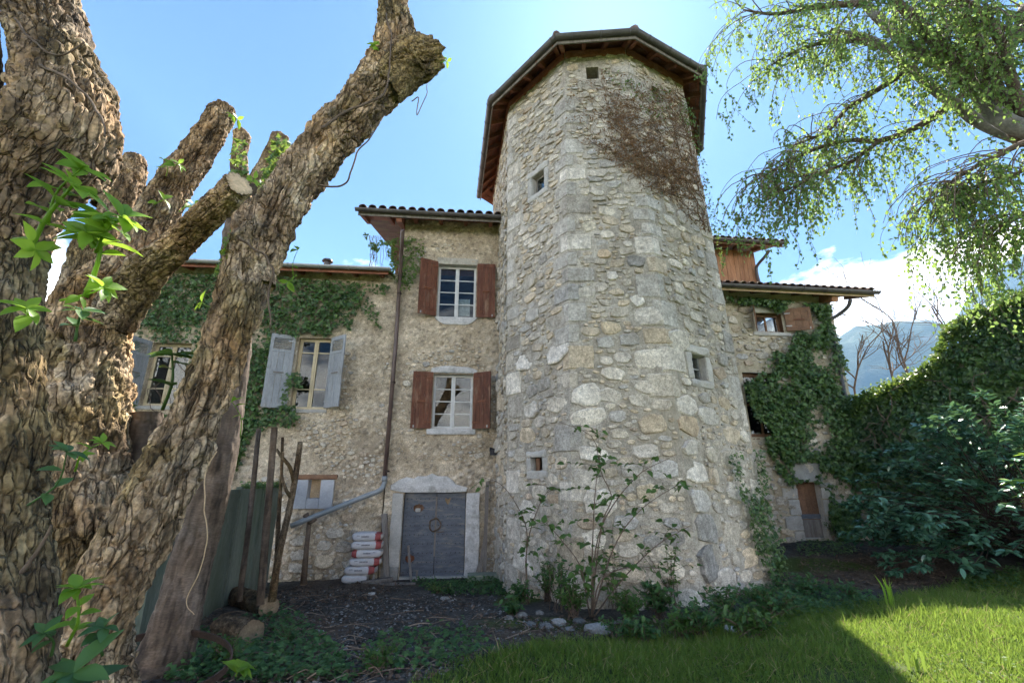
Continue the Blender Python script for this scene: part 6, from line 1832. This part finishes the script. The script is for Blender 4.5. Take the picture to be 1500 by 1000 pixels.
# logs
def log(a, b, r, label, seed, y=None):
    p, q = gpt(*a), gpt(*b)
    for e in (p, q): e[2] += r * .8
    t = thing('log', (p + q) / 2 - np.array([0, 0, r]), label, 'log', 'logs by the concrete fence')
    n_ = 6; C = p + (q - p) * np.linspace(0, 1, n_)[:, None]
    stem('bark', [[*c_, r] for c_ in C], t, 'bark', 50, .02, .05, .014, .04, seed, cut=True, tint=.36, cut_t=.4)
    stem_end = p
log((345, 884), (392, 902), .15, 'dark mossy log farther back by the fence', 61)
log((322, 938), (366, 946), .16, 'dark log in front with its cut end turned right', 63)
for (a, b), r, l in (((371, 868), .075, 'larger pale wood disc lying beyond the logs'), ((378, 880), .055, 'smaller pale wood disc right behind the log')):
    p = gpt(a, b)
    o = MB().tube([p + [0, 0, .0], p + [.01, -.05, .06]], [r, r * .95], 14).build('wood_disc', MATS['cut_wood']); tag(o, l, 'wood disc')

# iron wheel hoop lying against the trunk
c_ = gpt(222, 1004); c_[2] += .16
a = np.linspace(0, 2 * math.pi, 73)[:-1]
ax1, ax2 = unit((1, .15, -.05)), unit((-.1, .93, .40)); nn = np.cross(ax1, ax2)
Vh, Fh = [], []
for ro, hh in ((.62, -.035), (.62, .035), (.605, .035), (.605, -.035)):
    Vh.append(c_ + ro * np.cos(a)[:, None] * ax1 + ro * np.sin(a)[:, None] * ax2 * .62 + nn * hh)
n_ = len(a)
for r_ in range(4):
    for i in range(n_): Fh.append((r_ * n_ + i, r_ * n_ + (i + 1) % n_, ((r_ + 1) % 4) * n_ + (i + 1) % n_, ((r_ + 1) % 4) * n_ + i))
o = obj('iron_hoop', np.concatenate(Vh), np.array(Fh), MATS['iron'], None, np.ones(4 * n_)); tag(o, 'rusty iron cart-wheel hoop half sunk in weeds', 'hoop')

# loose rocks round the foot of the tower
def rock(px, py, wpx, label, grp=None, hk=.6, seed=0, tint=1.0):
    p = gpt(px, py); dep = p[1] * _c + (p[2] - EYE) * _s; w = wpx * dep / FPX
    rr = np.random.default_rng(seed + px)
    nu_, nv_ = 12, 8
    U, V = np.meshgrid(np.linspace(0, 2 * math.pi, nu_, endpoint=False), np.linspace(-math.pi / 2, math.pi / 2, nv_), indexing='ij')
    d = np.stack([np.cos(V) * np.cos(U), np.cos(V) * np.sin(U), np.sin(V)], -1)
    d = np.sign(d) * np.abs(d) ** .75
    k = 1 + .6 * fbm(d * 1.1 + seed * 3.1 + px, 3, seed)
    P = p + d * k[..., None] * np.array([w / 2, w / 2.4, w / 2 * hk]) + np.array([0, 0, -w * .05])
    ii, jj = np.meshgrid(np.arange(nu_), np.arange(nv_ - 1), indexing='ij'); ii, jj = ii.ravel(), jj.ravel()
    F = np.stack([ii * nv_ + jj, ((ii + 1) % nu_) * nv_ + jj, ((ii + 1) % nu_) * nv_ + jj + 1, ii * nv_ + jj + 1], 1)
    o = obj('rock', P.reshape(-1, 3), F, MATS['rock'], None, np.full(nu_ * nv_, tint)); return tag(o, label, 'rock', grp)
rock(876, 926, 38, 'largest pale rock lying below the hazel sapling', None, .62, 1, .95)
rock(818, 912, 20, 'small whitish rock left of the largest rock', None, .6, 2, 1.0)
rock(990, 922, 20, 'grey stone in the weeds right of the hazel sapling', None, .6, 3, 1.1)
rock(1072, 925, 22, 'light stone showing among nettles near the lawn edge', None, .7, 4, 1.3)
rock(652, 876, 14, 'flat pale stone on the moss in front of the door', None, .4, 5, 1.0)
for k, (x, y, w) in enumerate([(752, 890, 20), (765, 902, 18), (778, 915, 16), (790, 898, 14), (848, 910, 18), (800, 918, 22), (835, 922, 14), (905, 912, 18), (940, 915, 16), (1105, 890, 20), (745, 905, 12)]):
    rock(x, y, w, 'loose grey rubble stone at the foot of the tower', 'rubble at the tower foot', .6, 10 + k, rg.uniform(.45, .8))
rock(545, 870, 10, 'little white stone in the yard in front of the bags', None, .6, 30, 1.6)

# ground litter: pebbles, dead leaves, ivy runners, weeds
def ground_pts(poly, n_, lift=0.0):
    q = sample_poly(poly, n_, r4); P = np.array([gpt_fast(a, b) for a, b in q]); P[:, 2] += lift
    return P
def gpt_fast(px, py):
    z = .35; d = ray(px, py)
    for _ in range(4): p = O + d * (z - EYE) / d[2]; z = float(gz(p[0], p[1]))
    return p
rgw = np.random.default_rng(17)
yard = [(400, 870), (560, 858), (760, 868), (760, 900), (900, 930), (700, 965), (620, 1000), (420, 1000), (300, 1000), (330, 930)]
P = ground_pts(yard, 4200); n_ = len(P); s_ = r4.gamma(1.6, .006, n_) + .004
oct_ = np.array([(1, 0, 0), (-1, 0, 0), (0, 1, 0), (0, -1, 0), (0, 0, .7), (0, 0, -.5)]); of = np.array([(0, 2, 4), (2, 1, 4), (1, 3, 4), (3, 0, 4), (2, 0, 5), (1, 2, 5), (3, 1, 5), (0, 3, 5)])
V = (P[:, None] + oct_[None] * s_[:, None, None] * r4.uniform(.6, 1.3, (n_, 6, 1))).reshape(-1, 3)
o = obj('gravel', V, (of[None] + (np.arange(n_) * 6)[:, None, None]).reshape(-1, 3), MATS['pebble'], None, np.repeat(r4.uniform(.4, 1.5, n_), 6)); tag(o, 'small stones scattered over the dark yard', 'gravel', kind='stuff')
litp = [(yard, 2600), ([(395, 862), (560, 850), (600, 858), (540, 880), (400, 890)], 900), ([(1160, 800), (1300, 800), (1420, 815), (1430, 850), (1300, 868), (1180, 862)], 2200), ([(760, 900), (1050, 915), (1000, 935), (800, 945)], 500), ([(290, 900), (480, 880), (480, 1000), (220, 1000)], 900)]
P = np.concatenate([ground_pts(a, b, .015) for a, b in litp]); n_ = len(P)
o = leaf_cloud('leaf_litter', T_OVAL, P, rand_dirs(n_, r4) * np.array([1, 1, .25]), rand_dirs(n_, r4) * .5 + np.array([0, 0, 1.]), r4.uniform(.03, .085, n_), 'dead_leaf', None, 51, tone=r4.uniform(.3, 1.0, n_)); tag(o, 'brown dead leaves strewn over the ground', 'leaf litter')
mb = MB()
for k in range(170):
    p = ground_pts(yard if k % 2 else [(290, 890), (480, 880), (560, 1000), (220, 1000)], 3, .02)[0]; an = r4.uniform(0, 6.28); L = r4.uniform(.1, .55)
    d = np.array([math.cos(an), math.sin(an), 0]); m_ = p + d * L / 2 + np.array([0, 0, r4.uniform(.0, .05)]) + r4.normal(0, .03, 3) * np.array([1, 1, 0])
    mb.tube(spline(np.array([p, m_, p + d * L]), 5), r4.uniform(.003, .008), 4, False, r4.uniform(.6, 2.2))
o = mb.build('fallen_twigs', MATS['twig']); tag(o, 'thin fallen twigs lying about the yard', 'twigs', kind='stuff')
cover = [([(280, 930), (420, 890), (500, 960), (520, 1000), (240, 1000)], 2600), ([(1080, 870), (1190, 850), (1300, 885), (1200, 905), (1080, 910)], 2000), ([(600, 852), (735, 850), (742, 872), (640, 872)], 1100), ([(1400, 850), (1500, 832), (1500, 862), (1420, 868)], 700),
         ([(1165, 795), (1240, 790), (1262, 812), (1170, 815)], 600), ([(560, 930), (700, 920), (720, 960), (600, 990), (520, 990)], 700), ([(400, 760), (420, 765), (410, 860), (390, 865)], 200)]
for k, (pl, n_) in enumerate(cover):
    P = ground_pts(pl, n_); P[:, 2] += np.abs(r4.normal(0, .06, len(P))) + .01
    n_ = len(P)
    o = leaf_cloud('ground_ivy', T_IVY, P, rand_dirs(n_, r4) * np.array([1, 1, .3]), rand_dirs(n_, r4) * .45 + np.array([0, -.3, 1.]), r4.uniform(.03, .085, n_), 'dim_leaf' if k != 4 else 'ivy', None, 60 + k)
    tag(o, ['creeping ivy round the logs and the iron hoop', 'leafy weeds between tower foot and lawn', 'mossy green weeds before the double door', 'low leaves under the glossy shrub', 'ivy creeping below the small brown door', 'sparse ivy on the dark yard', 'ivy at the foot of the lopped stems'][k], 'ground cover')

x = rgw.uniform(0, 9, 5200); y = rgw.uniform(3.6, 8.6, 5200)
kk_ = (y < lawn_edge(x) + .2) & (fbm(np.stack([x * 1.5, y * 1.5, 0 * x], 1), 3, 22) > .05); x, y = x[kk_], y[kk_]
P = np.stack([x, y, gz(x, y) + rgw.uniform(.03, .07, len(x))], 1)
o = leaf_cloud('clover', T_BIRCH, P, rand_dirs(len(P), rgw) * np.array([1, 1, .2]), rand_dirs(len(P), rgw) * .4 + np.array([0, 0, 1.]), rgw.uniform(.02, .05, len(P)), 'grass', None, 81)
tag(o, 'clover and small weeds growing through the lawn', 'clover')

# weed clumps
def weed(px, py, h, spread, n_, size, matn, label, tpl=T_OVAL, name='weed_clump', cat='weeds', grp=None):
    b = gpt(px, py); t = thing(name, b, label, cat, grp)
    mb = MB(); LP_, LD_ = [], []
    for k in range(n_):
        an = r4.uniform(0, 6.28); tip = b + np.array([math.cos(an) * spread * r4.uniform(.1, 1), math.sin(an) * spread * r4.uniform(.1, .7), h * r4.uniform(.5, 1.1)])
        pth = spline(np.array([b + r4.normal(0, spread * .15, 3) * np.array([1, 1, 0]), (b + tip) / 2 + np.array([0, 0, h * .12]), tip]), 7); mb.tube(pth, np.linspace(.006, .003, 7), 4, False)
        for j in range(2, 7):
            for s__ in range(3): LP_.append(pth[j] + r4.normal(0, .01, 3)); LD_.append(rand_dirs(1, r4)[0] * np.array([1, 1, .5]))
    mb.build('stalks', MATS['twig'], t)['kind'] = 'stuff'
    LP_, LD_ = np.array(LP_), np.array(LD_)
    leaf_cloud('foliage', tpl, LP_, LD_, rand_dirs(len(LP_), r4) * .5 + np.array([0, -.2, 1.]), r4.uniform(.6, 1.2, len(LP_)) * size, matn, t, int(px))
    return t
weed(802, 880, .55, .25, 22, .07, 'ivy', 'dark ivy bush against the tower left of the hazel sapling')
weed(965, 905, .45, .4, 26, .10, 'dim_leaf', 'broad-leaved weeds in front of the tower right of the sapling')
weed(1030, 935, .35, .4, 26, .08, 'dim_leaf', 'nettle clump at the lawn edge near the light stone')
weed(1010, 880, .4, .3, 14, .09, 'dim_leaf', 'small weeds rising against the big dark boulder')
weed(1120, 890, .3, .45, 22, .07, 'dim_leaf', 'low weeds below the trailing ivy strand')
weed(1180, 868, .25, .5, 22, .08, 'dim_leaf', 'leafy patch right of the tower foot')
weed(905, 935, .2, .3, 14, .06, 'dim_leaf', 'little weeds below the largest rock')
weed(1245, 880, .22, .35, 16, .07, 'dim_leaf', 'weeds between the flag-leaf clump and the tower')
weed(640, 868, .15, .3, 14, .05, 'ivy_light', 'low green weeds before the double door')
weed(555, 985, .22, .3, 14, .06, 'sapling_leaf', 'small weeds in the dark yard near the camera')
weed(420, 950, .22, .3, 16, .06, 'dim_leaf', 'pale sprouting weeds right of the logs')
weed(330, 975, .22, .25, 14, .06, 'sapling_leaf', 'weeds growing through the iron hoop')
weed(1222, 792, .5, .2, 14, .06, 'ivy', 'dark little bush beside the small brown door')

for k_, (a_, b_, h_, s_, n__, l_) in enumerate([(840, 905, .45, .35, 26, 'leafy tangle at the stems of the hazel sapling'), (765, 885, .3, .3, 18, 'small weeds at the left corner of the tower foot'), (925, 915, .4, .35, 24, 'weeds between the sapling and the broad-leaved clump'),
        (1065, 915, .42, .4, 26, 'bushy weeds under the big dark boulders'), (1100, 935, .3, .45, 26, 'weeds reaching into the lawn below the tower'), (1140, 905, .35, .4, 24, 'nettles below the trailing ivy'), (1000, 938, .3, .35, 20, 'low nettles at the middle of the lawn edge'), (945, 940, .22, .3, 16, 'creeping leaves on the lawn edge right of the largest rock'), (900, 890, 1.1, .55, 14, 'tall wispy weeds rising behind the hazel sapling'), (820, 895, .8, .4, 12, 'wispy weeds against the tower left of the sapling stems'), (985, 890, .9, .5, 14, 'tall thin weeds before the big pale corner stones'), (752, 900, .22, .3, 14, 'small leaves growing among the rubble')]):
    weed(a_, b_, h_, s_, n__, .085, 'dim_leaf' if k_ % 2 else 'sapling_leaf', l_)

# sword-leaved clump catching the sun
def blade_clump(px, py, n_, h, label, matn='fresh_leaf'):
    b = gpt(px, py); t = thing('sword_leaf_clump', b, label, 'plant')
    for k in range(n_):
        an = r4.uniform(0, 6.28); ln = r4.uniform(.08, .4) * h
        tip = b + np.array([math.cos(an) * ln, math.sin(an) * ln * .7, h * r4.uniform(.6, 1.05)]); s0 = b + np.array([math.cos(an), math.sin(an), 0]) * r4.uniform(0, .07)
        path = spline(np.array([s0, s0 + np.array([0, 0, h * .5]) + (tip - s0) * .15, tip]), 7); wd = np.array([.010, .013, .013, .012, .010, .007, .001])
        sd = np.array([1., 0, 0]) * math.cos(an * 3) + np.array([0, 1., 0]) * math.sin(an * 3)
        V = np.concatenate([path + sd * wd[:, None], path - sd * wd[:, None]]); F = [(i, i + 1, 7 + i + 1, 7 + i) for i in range(6)]
        MB().add(V, np.array(F), r4.uniform(.3, .9)).build('blade', MATS[matn], t)
blade_clump(1308, 893, 14, .42, 'sunlit clump of upright sword-shaped leaves at the lawn edge')
blade_clump(1345, 985, 7, .25, 'few taller blades standing in the tower shadow on the lawn', 'grass')

# hazel saplings before the tower
def sapling(name, label, stems, nleaf, size, cat='sapling'):
    b = gpt(*stems[0][0][:2]); t = thing(name, b, label, cat)
    for pxs in stems:
        P = np.array([aty(a, bb, y) for a, bb, y in pxs]); P[0, 2] = float(gz(P[0, 0], P[0, 1]))
        C = spline(P, 20); st = MB().tube(C, np.linspace(.013, .004, 20), 6).build('stem', MATS['twig'], t, smooth=True)
        k_ = 0
        while k_ < nleaf / len(stems):
            i = r4.integers(4, 20); p = C[i]; d = rand_dirs(1, r4)[0] * np.array([1, .7, .35]); L = r4.uniform(.12, .6)
            tw = spline(np.array([p, p + d * L * .5 + np.array([0, 0, .04]), p + d * L]), 6); MB().tube(tw, np.linspace(.004, .002, 6), 4, False).build('twig', MATS['twig'], st)
            for j in range(1, 6):
                if r4.random() < .85:
                    dd = d + rand_dirs(1, r4)[0] * .8 * np.array([1, 1, .4]); leaf_object('round', tw[j], dd + np.array([0, 0, -.15]), np.array([0, -.35, 1.]) + r4.normal(0, .35, 3), size * r4.uniform(.6, 1.2), t, 'sapling_leaf'); k_ += 1
y0 = 7.35
sapling('hazel_sapling', 'thin many-stemmed hazel sapling growing before the tower front',
        [[(866, 895, y0), (874, 820, y0), (884, 760, y0), (896, 728, y0), (880, 690, y0), (868, 640, y0), (820, 618, y0)],
         [(866, 895, y0), (868, 800, y0), (872, 720, y0), (880, 660, y0)], [(868, 895, y0), (910, 850, y0), (960, 800, y0), (1010, 770, y0 + .1)],
         [(866, 895, y0), (900, 800, y0 - .1), (940, 745, y0 - .1), (1000, 705, y0)], [(864, 895, y0), (850, 830, y0), (822, 790, y0), (800, 765, y0)], [(867, 895, y0), (880, 850, y0 - .2), (925, 830, y0 - .2), (990, 835, y0 - .1)],
         [(866, 895, y0), (878, 780, y0), (930, 700, y0), (985, 668, y0)]], 290, .115)
sapling('hazel_sapling', 'single slender leafy shoot at the left corner of the tower', [[(775, 890, 8.2), (770, 830, 8.2), (772, 780, 8.2), (760, 745, 8.2), (735, 710, 8.3), (705, 698, 8.4)], [(773, 880, 8.2), (772, 800, 8.2), (790, 740, 8.2), (805, 715, 8.2)]], 80, .11)

# ================================================================== GRASS
rgz = np.random.default_rng(99)
n_ = 330000
x = rgz.uniform(-1.6, 9.5, n_); y = rgz.uniform(3.4, 9.2, n_)
le = lawn_edge(x) + .35 * fbm(np.stack([x * 1.7, y * 1.7, 0 * x], 1), 3, 3)
k = (y < le + rgz.exponential(.10, n_) * .8) & (rgz.random(n_) < np.clip(.25 + 1.1 * (fbm(np.stack([x * 2.5, y * 2.5, 0 * x], 1), 3, 8) + .55), .12, 1))
px_ = 750 + FPX * x / (y * _c - 1.7 * _s)
k &= (px_ > 560) & (px_ < 1540)
# thin the turf near its ragged left end
k &= rgz.random(n_) < np.clip((x + 1.2) / 1.6, .1, 1)
x, y = x[k], y[k]; n_ = len(x)
P = np.stack([x, y, gz(x, y) + .0], 1)
an = rgz.uniform(0, 6.28, n_); tall = np.clip(fbm(np.stack([x * 1.3, y * 1.3, 0 * x], 1), 3, 12) + .5, .2, 1.2)
h = rgz.gamma(4, .0135, n_) * (.6 + .8 * tall)
ln = rgz.uniform(.15, 1.0, n_)
D = np.stack([np.cos(an) * ln, np.sin(an) * ln, np.ones(n_)], 1); Nn = np.stack([-np.sin(an * 3), np.cos(an * 3), 0 * an + .2], 1)
o = leaf_cloud('lawn_grass', T_BLADE, P, D, Nn, h, 'grass', None, 71, width=rgz.uniform(.006, .011, n_), tone=np.clip(rgz.beta(2, 2, n_) * .8 + .35 * fbm(np.stack([x * .8, y * .8, 0 * x], 1), 2, 4) + .05, 0, 1))
tag(o, 'rough green lawn grass in the right foreground', 'grass')
print('grass', n_)

q_ = rgz.random(n_) < .05
o = leaf_cloud('dry_grass', T_BLADE, P[q_] + np.array([0, 0, .01]), D[q_] * np.array([1.6, 1.6, .6]), Nn[q_], h[q_] * 1.3, 'straw', None, 72, width=.007)
tag(o, 'dead straw blades mixed into the lawn', 'dry grass')

# ================================================================== HAZE
mh = bpy.data.materials.new('haze'); mh.use_nodes = True; ht = mh.node_tree; ht.nodes.clear()
pv = ht.nodes.new('ShaderNodeVolumePrincipled'); pv.inputs['Color'].default_value = (.32, .58, 1.0, 1); pv.inputs['Density'].default_value = HAZE
pv.inputs['Anisotropy'].default_value = .0
ho = ht.nodes.new('ShaderNodeOutputMaterial'); ht.links.new(pv.outputs[0], ho.inputs['Volume'])
if HAZE > 0:
    hz = MB().wbox((1300, 1450, -130), (5600, 5300, 1620)).build('haze', mh, tint=False)
    tag(hz, 'pale blue air between the yard and the mountains', 'haze', kind='stuff')
